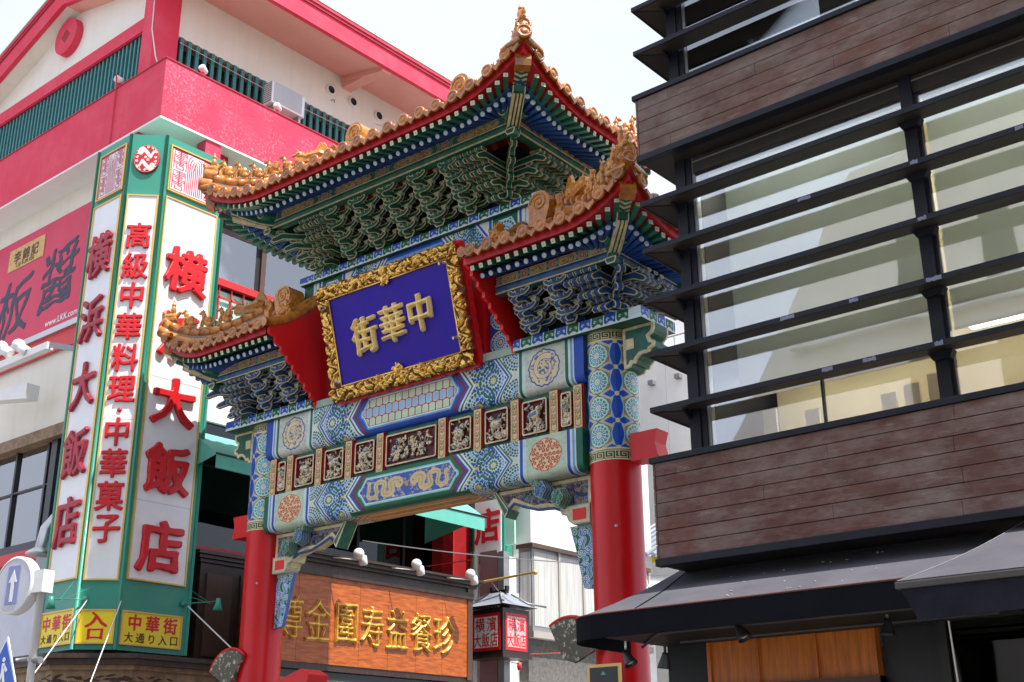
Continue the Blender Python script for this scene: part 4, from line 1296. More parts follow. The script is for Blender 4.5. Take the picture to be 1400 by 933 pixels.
# ---- roofs
class Roof:
    def __init__(s, ex, ey, ze, sx, dmax, lift, lr, x_in=None, c1=.25, c2=.25):
        s.ex, s.ey, s.ze, s.sx, s.dmax, s.lift, s.lr, s.x_in, s.c1, s.c2 = ex, ey, ze, sx, dmax, lift, lr, x_in, c1, c2
    def d(s, x, y):
        return max(0.0, min((s.ex - abs(x)) * s.sx, s.ey - abs(y), s.dmax))
    def l(s, x, y):
        dc = math.hypot((s.ex - abs(x)) , (s.ey - abs(y)))
        return s.lift * max(0.0, 1 - dc / s.lr) ** 2
    def z(s, x, y):
        d = s.d(x, y)
        return s.ze + s.c1 * d + s.c2 * d * d + s.l(x, y)
RM = Roof(3.80, 2.06, 11.47, .81, 1.78, .55, 1.75)
RL = Roof(5.26, 1.62, 9.08, .57, 1.20, .52, 1.25, c1=.25, c2=.34)

b = MB()
b.lathe([(0, .012), (.045, .012), (.05, .004), (.07, .004), (.078, .016), (.098, .016), (.106, 0), (.104, -.03), (.08, -.035)], (0, 0, 0), (0, -1, 0), M['tile_end'], 16)
disc_me = b.mesh('end_tile')
b = MB()
b.prism([(-.085, .03), (-.095, -.02), (-.06, -.055), (-.03, -.075), (0, -.115), (.03, -.075), (.06, -.055), (.095, -.02), (.085, .03), (0, -.02)], -.018, .012, 'y', M['tile_end'])
drip_me = b.mesh('drip_tile')
b = MB(); b.box((-.036, -1, -.036), (.036, 0, .036), {'d': M['r_green'], 'f': M['r_head']}); b.box((-.014, -1.003, -.014), (.014, -1.0, .014), M['b_mint']); b.box((-.006, -1.005, -.006), (.006, -1.003, .006), M['r_head'])
sq_me = b.mesh('square_rafter')
b = MB(); b.tube([(0, 0, 0), (0, -.99, 0)], .040, M['r_blue'], 10, cap=False); b.lathe([(.040, .985), (.041, 1.0), (.026, 1.004), (0, 1.004)], (0, 0, 0), (0, -1, 0), M['r_cap'], 10)
rd_me = b.mesh('round_rafter')

def aim(p, q, length=True):
    """matrix taking the unit rafter (0..-1 on y) to run from p to q"""
    p, q = Vector(p), Vector(q); d = q - p; L = d.length; yv = -d / L
    xv = yv.cross(Vector((0, 0, 1))).normalized(); zv = xv.cross(yv)
    Mx = Matrix.Identity(4)
    for i in range(3):
        Mx[i][0] = xv[i]; Mx[i][1] = yv[i]; Mx[i][2] = zv[i]; Mx[i][3] = p[i]
    return Mx @ Matrix.Diagonal((1, L if length else 1, 1, 1))

def smooth_strip(roof_obj, name, pts0, pts1, m):
    def fn(b):
        for i in range(len(pts0) - 1):
            b.poly([pts0[i], pts0[i + 1], pts1[i + 1], pts1[i]], m)
    return part(name, roof_obj, fn)

def make_roof(name, R, main, sg=1):
    """deck, rafters, tile rows, eaves tiles; sg mirrors the side roofs"""
    X0 = -R.ex if main else 2.27
    N = 60 if main else 36; K = 32
    xs = np.linspace(X0, R.ex, N); ys = np.linspace(-R.ey, R.ey, K * 2 + 1)
    b = MB(); Z = np.array([[R.z(x, y) for x in xs] for y in ys])
    XX, YY = np.meshgrid(xs * sg, ys)
    b.grid(XX, YY, Z + .05, M['tile']); k0 = len(b.f)
    b.grid(XX, YY, Z, M['deep_red'])
    if sg < 0:
        b.f = [f[::-1] for f in b.f]
    nf = len(b.f); b.f = b.f[:k0] + [f[::-1] for f in b.f[k0:]]
    # rim
    rim = [(x, -R.ey) for x in xs] + [(R.ex, y) for y in ys[1:]] + [(x, R.ey) for x in xs[::-1][1:]]
    if main: rim += [(-R.ex, y) for y in ys[::-1][1:]]
    for i in range(len(rim) - 1):
        (xa, ya), (xb, yb) = rim[i], rim[i + 1]
        za, zb = R.z(xa, ya), R.z(xb, yb)
        b.poly([(xa * sg, ya, za - .005), (xb * sg, yb, zb - .005), (xb * sg, yb, zb + .055), (xa * sg, ya, za + .055)], M['tile'])
    roof = b.build(name, gate)
    # red fascia board that follows the eaves
    inset = .055
    def edge_pts(off, dz):
        q = []
        for x, y in rim:
            px_ = math.copysign(min(abs(x), R.ex - off), x); py_ = math.copysign(min(abs(y), R.ey - off), y)
            q.append((px_ * sg, py_, R.z(px_, py_) + dz))
        return q
    rt = -.33 if main else -.43; bl = -.30 if main else -.335
    smooth_strip(roof, 'fascia_board', edge_pts(inset, -.125), edge_pts(inset, .0), M['fascia_red'])
    smooth_strip(roof, 'fascia_soffit', edge_pts(inset, -.125), edge_pts(.46, -.225), M['fascia_red'])
    smooth_strip(roof, 'rafter_board', edge_pts(.32, bl + .052), edge_pts(1.02 if main else .80, rt + .052), M['r_blue'])
    pitch = .345 if main else .335
    def eave_point(face, s):
        return {'f': (s, -R.ey), 'b': (s, R.ey), 'r': (R.ex, s), 'l': (-R.ex, s)}[face]
    nrm = {'f': Vector((0, -1, 0)), 'b': Vector((0, 1, 0)), 'r': Vector((1, 0, 0)), 'l': Vector((-1, 0, 0))}
    faces = ['f', 'b', 'r'] + (['l'] if main else [])
    for face in faces:
        if face in 'fb':
            n = int((R.ex - .12) / pitch) if main else 0
            ss = [i * pitch for i in range(-n, n + 1)] if main else [2.40 + pitch * i for i in range(int((R.ex - .10 - 2.40) / pitch) + 1)]
        else:
            n = int((R.ey - .12) / pitch); ss = [i * pitch for i in range(-n, n + 1)]
        nv = nrm[face]; rz = {'f': 0, 'b': math.pi, 'r': math.pi / 2, 'l': -math.pi / 2}[face]
        if sg < 0 and face == 'r': rz = -math.pi / 2
        for s in ss:
            ex, ey = eave_point(face, s)
            # tile row up the slope
            path = []
            tmax = (R.ey if face in 'fb' else (R.ex - (0 if main else 3.15)))
            steps = 12
            for i in range(steps + 1):
                t = i / steps * tmax
                x, y = ex - nv.x * t, ey - nv.y * t
                own = (R.ey - abs(y)) if face in 'fb' else (R.ex - abs(x)) * R.sx
                oth = (R.ex - abs(x)) * R.sx if face in 'fb' else (R.ey - abs(y))
                if i > 1 and (own > oth + .02 or own > R.dmax): break
                path.append((x * sg, y, R.z(x, y) + .075))
            if len(path) >= 2:
                part('tile_row', roof, lambda b: b.tube(path, .082, M['tile'], 8))
            zt = R.z(ex, ey) + .075
            link('end_tile', disc_me, roof, M=Matrix.Translation(((ex + nv.x * .03) * sg, ey + nv.y * .03, zt)) @ Matrix.Rotation(rz, 4, 'Z'))
            s2 = s + pitch / 2
            lim = R.ex if face in 'fb' else R.ey
            if abs(s2) < lim - .05:
                fx, fy = eave_point(face, s2)
                link('drip_tile', drip_me, roof, M=Matrix.Translation(((fx + nv.x * .02) * sg, fy + nv.y * .02, R.z(fx, fy) + .05)) @ Matrix.Rotation(rz, 4, 'Z'))
        # rafters
        px, py = (2.85, 1.15) if main else (4.46, .90)
        dE1, dE2 = (.10, .40) if main else (.13, .34)
        rp = pitch / 2
        lim = (R.ex - .10) if face in 'fb' else (R.ey - .10)
        n = int(lim / rp)
        ss = [i * rp for i in range(-n, n + 1)] if (main or face == 'r') else [2.34 + rp * i for i in range(int((R.ex - .10 - 2.34) / rp) + 1)]
        for s in ss:
            lim_in = px if face in 'fb' else py
            if abs(s) > lim - .12: continue
            t = max(0.0, abs(s) - (lim_in - .55)); sgn = math.copysign(1, s)
            rs = sgn * (abs(s) - t * .62) if t > 0 else s
            fly_s = sgn * (abs(s) - t * .06); rnd_s = sgn * (abs(s) - t * .22) 
            def pt(face, s_, off, dz):
                ex, ey = eave_point(face, s_)
                x, y = ex - nv.x * off, ey - nv.y * off
                return (x * sg, y, R.z(x, y) + dz)
            E = pt(face, fly_s, dE1 - .02, -.195); Q = pt(face, sgn * (abs(s) - t * .35), dE1 + .40, -.235)
            link('square_rafter', sq_me, roof, M=aim(Q, E))
            E = pt(face, rnd_s, dE2, bl); Q = pt(face, rs, (R.ey - py) + .10, rt) if face in 'fb' else pt(face, rs, (R.ex - px) + .10, rt)
            link('round_rafter', rd_me, roof, M=aim(Q, E))
    return roof
roof_main = make_roof('main_roof', RM, True)
roof_sides = {1: make_roof('side_roof', RL, False, 1), -1: make_roof('side_roof', RL, False, -1)}

# ---- hip rafters, hip ridges, finials, figures
def hip_path(R, sx, sy, n=10, off=.12, tmax=1.0):
    pts = []
    dx = R.dmax / R.sx; dy = R.dmax
    for i in range(n + 1):
        t = i / n * tmax
        x, y = R.ex - dx * t, R.ey - dy * t
        pts.append(Vector((sx * x, sy * y, R.z(x, y) + off)))
    return pts

def beast_mesh(kind):
    b = MB(); m = M['glaze']
    if kind == 'hen':
        b.blob((0, 0, .09), (.15, .06, .06), m); b.blob((-.12, 0, .15), (.035, .035, .05), m); b.tube([(-.12, 0, .17), (-.17, 0, .19)], [.02, .006], m)
        b.tube([(.10, 0, .10), (.17, 0, .17)], [.04, .02], m)
        b.blob((.03, 0, .20), (.05, .05, .09), m); b.blob((.03, 0, .30), .040, m); b.tube([(.03, 0, .30), (.03, 0, .40)], [.03, .008], m); b.box((-.09, -.05, 0), (.11, .05, .06), m)
    elif kind == 'dragon':
        b.tube([(-.30, 0, .10), (-.2, 0, .16), (-.08, 0, .12), (.05, 0, .16), (.2, 0, .2), (.33, 0, .16)], [.03, .07, .09, .10, .11, .09], m)
        b.blob((-.22, 0, .20), (.09, .07, .06), m); b.tube([(-.2, 0, .24), (-.3, 0, .32), (-.36, 0, .38)], [.018, .012, .006], m)
        b.tube([(-.27, 0, .17), (-.38, 0, .15)], [.045, .03], m)
        b.prism([(.0, .2), (.12, .30), (.20, .48), (.30, .46), (.40, .30), (.38, .12), (.1, .1)], -.035, .035, 'y', m)
        for k in range(7):
            b.tube([(-.15 + .07 * k, 0, .18), (-.12 + .08 * k, .0, .27 + .015 * k)], [.03, .008], m)
        b.box((-.3, -.07, 0), (.38, .07, .09), m)
    else:
        b.blob((.03, 0, .13), (.075, .05, .09), m, Matrix.Rotation(.5, 3, 'Y'))
        b.blob((-.045, 0, .22), (.045, .04, .055), m); b.blob((-.07, 0, .275), (.045, .036, .036), m)
        b.tube([(-.08, 0, .27), (-.135, 0, .255)], [.028, .017], m)
        for s in (-1, 1):
            b.tube([(-.03, s * .03, .17), (-.07, s * .033, .09), (-.075, s * .033, .0)], [.025, .018, .017], m)
            b.blob((.07, s * .035, .055), (.055, .025, .045), m)
            b.blob((-.05, s * .03, .305), .013, m)
        b.tube([(.10, 0, .06), (.14, 0, .12), (.12, 0, .17 if kind != 'seated' else .21)], [.018, .016, .008], m)
        if kind == 'winged': b.prism([(.0, .17), (.06, .27), (.13, .25), (.1, .12)], -.06, .06, 'y', m)
        b.box((-.11, -.045, -.02), (.12, .045, .018), m)
    return fuse(b, 'ridge_beast', .008, m)
BE = {k: beast_mesh(k) for k in ('hen', 'seated', 'lion', 'winged', 'dragon')}

def scroll_head(s=1.0):
    """big curled ridge terminal: a rolled slab behind a carved beast face"""
    b = MB(); m = M['glaze']
    pts = []
    for i in range(26):
        a = i / 25 * 2 * math.pi * 1.15; r = .20 - .006 * i
        pts.append((.06 + r * math.cos(a + 1.2), .33 + r * math.sin(a + 1.2)))
    out = [(.02, 0), (.30, 0), (.30, .25)] + [(.12 + .19 * math.cos(a), .36 + .19 * math.sin(a)) for a in np.linspace(-.4, math.pi * .95, 14)] + [(-.06, .25)]
    b.prism(out, -.15, .15, 'y', m)
    for sy in (-1, 1):
        sp = [(.12 + (.15 - .0055 * k) * math.cos(k * .5), sy * .152, .37 + (.15 - .0055 * k) * math.sin(k * .5)) for k in range(26)]
        b.tube(sp, .014, m, 6)
    return b
def face_head():
    b = MB(); m = M['glaze']
    b.prism([(-.16, 0), (.16, 0), (.17, .18), (.10, .30), (.17, .44), (.05, .38), (0, .50), (-.07, .38), (-.18, .42), (-.12, .28), (-.18, .16)], -.07, .07, 'y', m)
    for s in (-1, 1):
        b.blob((s * .07, -.09, .25), (.04, .03, .035), m); b.tube([(s * .03, -.08, .33), (s * .12, -.1, .36), (s * .15, -.07, .46)], [.02, .022, .012], m)
        b.tube([(s * .02, -.1, .1), (s * .12, -.11, .13), (s * .15, -.08, .22)], [.022, .022, .014], m)
    b.blob((0, -.11, .18), (.055, .05, .045), m); b.blob((0, -.09, .09), (.10, .05, .035), m)
    for k in range(9):
        a = k * .7; b.tube([(0, -.06, .2), (.17 * math.cos(a), -.07, .24 + .2 * math.sin(a))], [.03, .012], m)
    return b
SCROLL = scroll_head().mesh('scroll_terminal')
FACE = fuse(face_head(), 'beast_face', .012, M['glaze'])

def finial(roof, R, sx, sy):
    c = Vector((sx * R.ex, sy * R.ey, R.z(R.ex, R.ey)))
    dg = Vector((sx, sy, 0)).normalized()
    a = math.atan2(dg.y, dg.x) + math.pi / 2
    MM = Matrix.Translation(c - dg * .05) @ Matrix.Rotation(a, 4, 'Z')
    k = 1.0 if R is RM else .9
    def fn(b):
        m = M['tile_end']
        for z, y in ((.13, -.06), (.31, .02)):
            b.lathe([(0, .02), (.05, .02), (.055, .01), (.085, .01), (.09, .025), (.118, .025), (.125, 0), (.12, -.22)], (0, y, z), (0, -1, .12), m, 18)
        for s in (-1, 1):
            b.tube([(s * .05, -.03, .02), (s * .22, .14, -.02), (s * .30, .22, -.06)], [.05, .05, .05], M['tile'], 8)
    part('corner_finial', roof, fn, M=MM @ Matrix.Diagonal((k, k, k, 1)))

def hip_rafter(roof, R, sx, sy, px, py, zp, m):
    tip = Vector((sx * (R.ex - .10), sy * (R.ey - .10), R.z(R.ex, R.ey) - .24)); root = Vector((sx * (px - .1), sy * (py - .1), zp))
    d = (tip - root); L = d.length
    Mx = aim(root, tip, False)
    w = .10 if R is RM else .088
    def seg(b, a0, a1, z0, z1, mm):
        b.box((-w, -a1, z0), (w, -a0, z1), mm)
    def fn(b):
        seg(b, 0, L * .62, -.10, .06, m)
        # rounded cloud end of the lower hip rafter
        b.prism([(-L * .5, -.20), (-L * .62, -.17), (-L * .66, -.11), (-L * .60, -.06), (0, -.06), (0, -.22), (-L * .2, -.24)], -w, w, 'x', m, edge=M['b_cream'], border=.02)
        for k in range(3):
            b.box((-w + .012 + k * .055, -L * .6, -.245 + .0), (-w + .042 + k * .055, -.1, -.2), M['b_cream'])
    h = part('hip_rafter', roof, fn, M=Mx)
    def fn(b):
        a = L * .62; n = 7; q = (L - .16 - a) / n
        for k in range(n):
            mm = (M['b_cream'], M['b_green'])[k % 2]
            s0 = a + q * k
            b.prism([(-w, -s0 - .05), (0, -s0), (w, -s0 - .05), (w, -s0 - q - .05), (0, -s0 - q), (-w, -s0 - q - .05)], -.09, .06, 'z', mm)
    part('chevron_end', h, fn)
    def fn(b):
        b.prism([(-L + .16, -.12), (-L + .02, -.12), (-L - .02, -.02), (-L + .0, .10), (-L + .06, .14), (-L + .2, .08)], -w - .02, w + .02, 'x', M['tile'])
        b.tube([(0, -L + .08, .1), (0, -L + .02, .17)], [.05, .015], M['tile'], 8)
    part('glazed_cap', h, fn)

for key, R, roof, corners in (('m', RM, roof_main, [(1, -1), (-1, -1), (1, 1), (-1, 1)]), ('r', RL, roof_sides[1], [(1, -1), (1, 1)]), ('l', RL, roof_sides[-1], [(-1, -1), (-1, 1)])):
    for sx, sy in corners:
        hp = hip_path(R, sx, sy, 12)
        up = Vector((0, 0, 1))
        nseg = len(hp) - 1
        for q in range(nseg):
            a_, c_ = hp[q], hp[q + 1]
            if q == 0: a_ = a_.lerp(c_, .35)
            e_ = a_.lerp(c_, .97)
            part('ridge_tile', roof, lambda b: (b.tube([a_ + up * .20, e_ + up * .20], [.098, .090], M['tile'], 10)))
        part('lower_ridge', roof, lambda b: b.tube([p + up * .0 for p in hp[:]], .112, M['tile'], 10))
        part('hip_mortar', roof, lambda b: (b.tube([p + up * .10 for p in hp[1:]], .070, M['mortar'], 6), b.tube([p - up * .1 for p in hp[1:]], .10, M['tile'], 6)))
        finial(roof, R, sx, sy)
        if R is RM: hip_rafter(roof, R, sx, sy, 2.85, 1.15, 11.50, M['b_green'])
        else: hip_rafter(roof, R, sx, sy, 4.46, .90, 8.93, M['b_green'])
        kinds = ['hen', 'seated', 'lion', 'seated', 'winged', 'lion'] if R is RM else ['hen', 'lion', 'seated', 'winged']
        t0, dt = (.06, .098) if R is RM else (.075, .145)
        a = math.atan2(-sy * R.dmax, -sx * R.dmax / R.sx)
        P = lambda t: hip_path(R, sx, sy, 1, .41, max(t, .001))[-1]
        for i, k in enumerate(kinds):
            link('ridge_beast', BE[k], roof, M=Matrix.Translation(P(t0 + dt * i)) @ Matrix.Rotation(a, 4, 'Z') @ Matrix.Diagonal((1.12, 1.25, 1.10 + .04 * ((i * 7) % 3), 1)))
        link('ridge_dragon', BE['dragon'], roof, M=Matrix.Translation(P(t0 + dt * len(kinds) + .05)) @ Matrix.Rotation(a, 4, 'Z') @ Matrix.Diagonal((.9, .9, .9, 1)))
        if R is RM:
            link('scroll_terminal', SCROLL, roof, M=Matrix.Translation((sx * 1.42, sy * .46, R.z(1.5, .5) - .02)) @ Matrix.Rotation(0 if sx < 0 else math.pi, 4, 'Z') @ Matrix.Diagonal((1.15, 1.3, 1.25, 1)))
            link('beast_face', FACE, roof, M=Matrix.Translation((sx * 1.68, sy * .62, R.z(1.7, .6) - .02)) @ Matrix.Rotation(sx * sy * -.3 + (-math.pi / 2 if sx < 0 else math.pi / 2), 4, 'Z'))
        else:
            link('scroll_terminal', SCROLL, roof, M=Matrix.Translation((sx * 3.10, sy * .50, R.z(3.1, .5) - .06)) @ Matrix.Rotation(0 if sx < 0 else math.pi, 4, 'Z') @ Matrix.Diagonal((1.1, 1.2, 1.1, 1)))
            link('beast_face', FACE, roof, M=Matrix.Translation((sx * 3.36, sy * .55, R.z(3.3, .5) - .02)) @ Matrix.Rotation(-math.pi / 2 if sx < 0 else math.pi / 2, 4, 'Z') @ Matrix.Diagonal((.9, .9, .9, 1)))
# main ridge with end dragons
def fn(b):
    z = RM.z(0, 0)
    b.box((-1.62, -.12, z), (1.62, .12, z + .32), M['tile']); b.tube([(-1.66, 0, z + .36), (1.66, 0, z + .36)], .09, M['tile'], 10)
part('main_ridge', roof_main, fn)
for sx in (-1, 1):
    rs = roof_sides[sx]
    def fn(b):
        z = RL.z(3, 0)
        x0, x1 = (2.24, 3.25) if sx > 0 else (-3.25, -2.24)
        b.box((x0, -.10, z), (x1, .10, z + .25), M['tile']); b.tube([(x0, 0, z + .30), (x1, 0, z + .30)], .08, M['tile'], 10)
        # descending ridge beside the gable
        p = [(sx * 2.42, y, RL.z(2.5, y) + .13) for y in np.linspace(-.1, -1.15, 8)]
        b.tube(p, .085, M['tile'], 8); b.tube([(a, c, e - .12) for a, c, e in p], .11, M['mortar'], 8)
    part('side_ridge', rs, fn)
    link('beast_face', FACE, rs, M=Matrix.Translation((sx * 2.42, -1.02, RL.z(2.5, 1.0) + .02)) @ Matrix.Rotation(-.3 * sx, 4, 'Z') @ Matrix.Diagonal((.85, .85, .85, 1)))
    part('curled_tail', rs, lambda b: b.tube([(sx * 2.38, -.15, 9.98), (sx * 2.62, -.17, 10.02), (sx * 2.66, -.17, 10.2), (sx * 2.60, -.17, 10.36), (sx * 2.68, -.17, 10.44), (sx * 2.75, -.17, 10.38)], [.11, .10, .075, .06, .06, .03], M['glaze'], 9))
    # red gable board with scalloped lower edge
    def fn(b):
        top = [(y, RL.z(2.3, y) + .00) for y in np.linspace(-1.55, 0, 12)]
        low = []
        P0, P1 = Vector((-1.55, 8.99)), Vector((-.40, 7.93))
        n = 8
        for i in range(n):
            a = P0.lerp(P1, i / n); c = P0.lerp(P1, (i + 1) / n)
            st = Vector((0, 0))
            low += [(a.x, a.y), (a.x + (c.x - a.x) * .55, a.y - .045), (a.x + (c.x - a.x) * .95, a.y - .05), (c.x + .005, c.y + .055)]
        low = low[:-1] + [(-.44, 7.99), (-.40, 7.90), (-.35, 7.99)]
        half = low[::-1]
        pl = top + [(0, 7.99)] + half if False else None
        poly = [(y, z) for y, z in top] + [(0.0, 8.08)] + [(-.33, 8.08)] + half
        b.prism(poly, 2.20 * sx if sx < 0 else 2.20, 2.20 * sx - .06 if sx < 0 else 2.26, 'x', M['gate_red_flat'])
        poly2 = [(-y, z) for y, z in poly]
        b.prism(poly2, 2.20 * sx if sx < 0 else 2.20, 2.20 * sx - .06 if sx < 0 else 2.26, 'x', M['gate_red_flat'])
    g = part('gable_board', gate, fn)
    # glazed coping that covers the gable edge
    p = [(sx * 2.24, y, RL.z(2.3, y) + .08) for y in np.linspace(-1.66, 1.66, 24)]
    part('gable_coping', rs, lambda b: (b.tube(p, .085, M['tile'], 8)))
# purlin ends crossing at the corners
for sx in (-1, 1):
    for (x, y, z, r) in ((sx * 2.85, -1.15, 11.50, .105), (sx * 4.46, -.90, 8.94, .085)):
        def fn(b):
            b.lathe([(.0, .24), (r * .3, .24), (r * .35, .235), (r * .8, .235), (r, .245), (r, 0)], (0, 0, 0), (0, -1, 0), M['b_mint'], 18, mats=[M['b_cream'], M['b_green'], M['b_green'], M['b_cream'], M['b_green']])
            b.lathe([(.0, .24), (r * .3, .24), (r * .35, .235), (r * .8, .235), (r, .245), (r, 0)], (0, 0, 0), (sx, 0, 0), M['b_mint'], 18, mats=[M['b_cream'], M['b_green'], M['b_green'], M['b_cream'], M['b_green']])
            b.box((-.05, -.05, -.30), (.05, .05, .12), M['b_green'])
            b.prism([(-.06, -.36), (.06, -.36), (.09, -.31), (.09, -.26), (-.09, -.26), (-.09, -.31)], -.08, .08, 'y', M['b_green'], edge=M['b_cream'], border=.015)
        part('corner_purlin_end', gate, fn, loc=(x, y, z))

# ---- spandrel brackets under the lower beam
for sx in (1, -1):
    def fn(b):
        pl = [(3.40, 5.85), (3.40, 5.22), (2.98, 5.24), (2.90, 5.42), (2.60, 5.50), (2.35, 5.50), (2.15, 5.58), (1.98, 5.66), (1.85, 5.54), (1.62, 5.85)]
        b.prism([(sx * a, c) for a, c in pl], -.10, .10, 'y', M['b_cream'], edge=M['b_cream'], border=.055, inner=A['vine'])
        for fi, f in enumerate(b.f):
            if b.mats[b.m[fi]] == A['vine']:
                b.uv[fi] = [((b.v[i][0]) / 1.2, (b.v[i][2] - 5.2) / .5) for i in f]
        b.tube([(sx * 1.86, -.12, 5.52), (sx * 2.0, -.12, 5.63), (sx * 2.2, -.12, 5.55), (sx * 2.45, -.12, 5.47), (sx * 2.75, -.12, 5.45), (sx * 2.92, -.12, 5.38)], .022, M['b_blue'], 6)
        b.prism([(sx * a, c) for a, c in ((1.60, 5.86), (1.66, 5.86), (1.90, 5.55), (1.83, 5.44), (1.74, 5.60))], -.14, .14, 'y', M['b_green'], edge=M['b_cream'], border=.018)
    sp = part('spandrel', gate, fn)
    def cloud(c, r, n, seed, mm):
        def fn(b):
            rr = random.Random(seed)
            for k in range(4):
                y = -.11 - .05 * k; s = r * (1.0 - .07 * k)
                pl = [(c[0] + sx * s * (1 + .10 * math.cos(n * a)) * math.cos(a) * .85, c[1] + s * (1 + .10 * math.cos(n * a)) * math.sin(a)) for a in np.linspace(0, 2 * math.pi, 40, endpoint=False)]
                b.prism(pl, y - .04, y, 'y', mm[k % 2], edge=M['b_mint'], border=.010, inner=mm[k % 2])
        q = part('cloud_boss', sp, fn)
        def fn2(b):
            for k in range(4):
                a0 = k * 1.7; cx, cy = c[0] + .45 * r * math.cos(a0) , c[1] + .5 * r * math.sin(a0)
                b.tube([(x, -.315, z) for x, z in [(cx + r * .32 * (1 - t) * math.cos(a0 + t * 8), cy + r * .32 * (1 - t) * math.sin(a0 + t * 8)) for t in np.linspace(0, 1, 14)]], .008, M['b_mint'], 5)
        part('boss_scroll', sp, fn2)
    cloud((sx * 2.62, 5.72), .155, 5, 1, (M['wave_blue'], M['wave_blue']))
    cloud((sx * 2.93, 5.56), .15, 5, 2, (M['wave_green'], M['wave_green']))
    cloud((sx * 2.52, 5.86), .10, 5, 3, (M['wave_green'], M['wave_green']))
    def fn(b):
        b.prism([(sx * a, c) for a, c in ((2.86, 5.44), (3.40, 5.44), (3.40, 5.16), (3.10, 5.16), (3.02, 5.22), (3.0, 5.30), (2.9, 5.33))], -.15, .15, 'y', M['b_cream'], edge=M['b_mint'], border=.02)
        b.box((min(sx * 3.10, sx * 3.33), -.158, 5.22), (max(sx * 3.10, sx * 3.33), -.15, 5.38), M['gate_red_flat'])
    part('corbel', sp, fn)
    def fn(b):
        pl = [(3.42, 5.16), (2.96, 5.16), (3.05, 4.85), (3.13, 4.5), (3.19, 4.26), (3.42, 4.23)]
        b.prism([(sx * a, c) for a, c in pl], -.035, .035, 'y', M['wave_blue'], edge=M['wave_blue'], border=.006, inner=A['wave'])
        for fi, f in enumerate(b.f):
            if b.mats[b.m[fi]] == A['wave']:
                b.uv[fi] = [((abs(b.v[i][0]) - 2.96) / .46, (b.v[i][2] - 4.2) / 1.0) for i in f]
    part('hanging_wave_panel', sp, fn)

# ---- the name board, hung leaning forward
PLM = GM @ frame_matrix((0, -.50, 7.83), (1, 0, 0), (0, -.258, .966))      # x right, y up the board, z towards the street
plq = empty('name_board', None, M=PLM, label='deep blue name board with gold Chinese characters in a carved gilt frame', cat='signboard')
BW, BH = 3.20, 2.02
boxpart('board', plq, (-BW / 2 + .22, .22, -.04), (BW / 2 - .22, BH - .22, .03), M['navy'])
def fn(b):
    n = 60
    def wav(L, k): return [(-L / 2 + L * i / n, .02 * abs(math.sin(i * math.pi * k / n))) for i in range(n + 1)]
    pl = [(x, -y - .02) for x, y in wav(BW, 13)] + [(BW / 2 + y, x + BH / 2) for x, y in wav(BH, 8)] + [(-x, BH + y) for x, y in wav(BW, 13)] + [(-BW / 2 - y, BH / 2 - x) for x, y in wav(BH, 8)]
    b.prism(pl, -.16, -.045, 'z', M['gate_red_flat'])
part('red_backing', plq, fn)
def gilt(w, h, seed, side):
    """one carved gilt side of the frame: swirling relief on a fine mesh"""
    s = .0105; nx, ny = int(w / s), int(h / s)
    x = np.linspace(0, w, nx); y = np.linspace(0, h, ny); X, Y = np.meshgrid(x, y)
    q = seed * 3.7
    u = X * 23 + 2.0 * np.sin(Y * 19 + q) + 1.3 * np.sin(X * 9 + Y * 31 + q); v = Y * 25 + 2.2 * np.sin(X * 17 + q) + 1.1 * np.sin(Y * 11 - X * 29)
    r = np.abs(np.sin(u) * np.cos(v * .8)) ** .6 + .6 * np.abs(np.sin(u * .53 + 1) * np.sin(v * .61 + 2)) 
    env = np.clip(np.minimum(Y, h - Y) / .035, 0, 1) ** .5
    Z = (.012 + .060 * r * env + .03 * np.sin(np.pi * Y / h)) 
    out = .012 * np.sin(X * 26 + q) + .008 * np.sin(X * 61)
    Y2 = Y + np.where(Y < h * .3, out * (1 - Y / (h * .3)), 0)
    return X, Y2, Z
for k, (w, MM) in enumerate(((BW, Matrix.Translation((-BW / 2, 0, 0))), (BW, Matrix.Translation((BW / 2, BH, 0)) @ Matrix.Rotation(math.pi, 4, 'Z')), (BH - .50, Matrix.Translation((BW / 2, .25, 0)) @ Matrix.Rotation(math.pi / 2, 4, 'Z')), (BH - .50, Matrix.Translation((-BW / 2, BH - .25, 0)) @ Matrix.Rotation(-math.pi / 2, 4, 'Z')))):
    X_, Y_, Z_ = gilt(w, .25, k + 1, k)
    b = MB(); b.grid(X_, Y_, Z_, M['gold'])
    dk = b.slot(M['gilt_crevice_shade']); zf = (Z_[:-1, :-1] + Z_[1:, 1:]).ravel() / 2; ys = ((Y_[:-1, :-1]) / .25).ravel()
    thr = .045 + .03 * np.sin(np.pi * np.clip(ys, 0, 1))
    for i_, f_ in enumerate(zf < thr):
        if f_: b.m[i_] = dk  # low faces of the relief get the painted crevice shade
    b.build('gilt_frame_side', plq, M=MM)
def fn(b):
    for a, c in (((-BW / 2 + .25, .25), (BW / 2 - .25, .25)), ((BW / 2 - .25, .25), (BW / 2 - .25, BH - .25)), ((BW / 2 - .25, BH - .25), (-BW / 2 + .25, BH - .25)), ((-BW / 2 + .25, BH - .25), (-BW / 2 + .25, .25))):
        b.tube([(a[0], a[1], .045), (c[0], c[1], .045)], .016, M['gold'], 6)
part('inner_bead', plq, fn)
def fn(b):
    r = random.Random(4)
    for k in range(16):
        a = k * .42; b.tube([(0, 0, .03), (.09 * math.cos(a * 3.1), .085 * math.sin(a * 3.1), .07 + r.random() * .05)], [.03, .015], M['gold'], 6)
    b.blob((0, 0, .09), (.055, .06, .05), M['gold']); b.blob((-.03, .03, .13), .02, M['gold']); b.blob((.03, .03, .13), .02, M['gold'])
b = MB(); fn(b); boss = fuse(b, 'gilt_boss', .009, M['gold'])
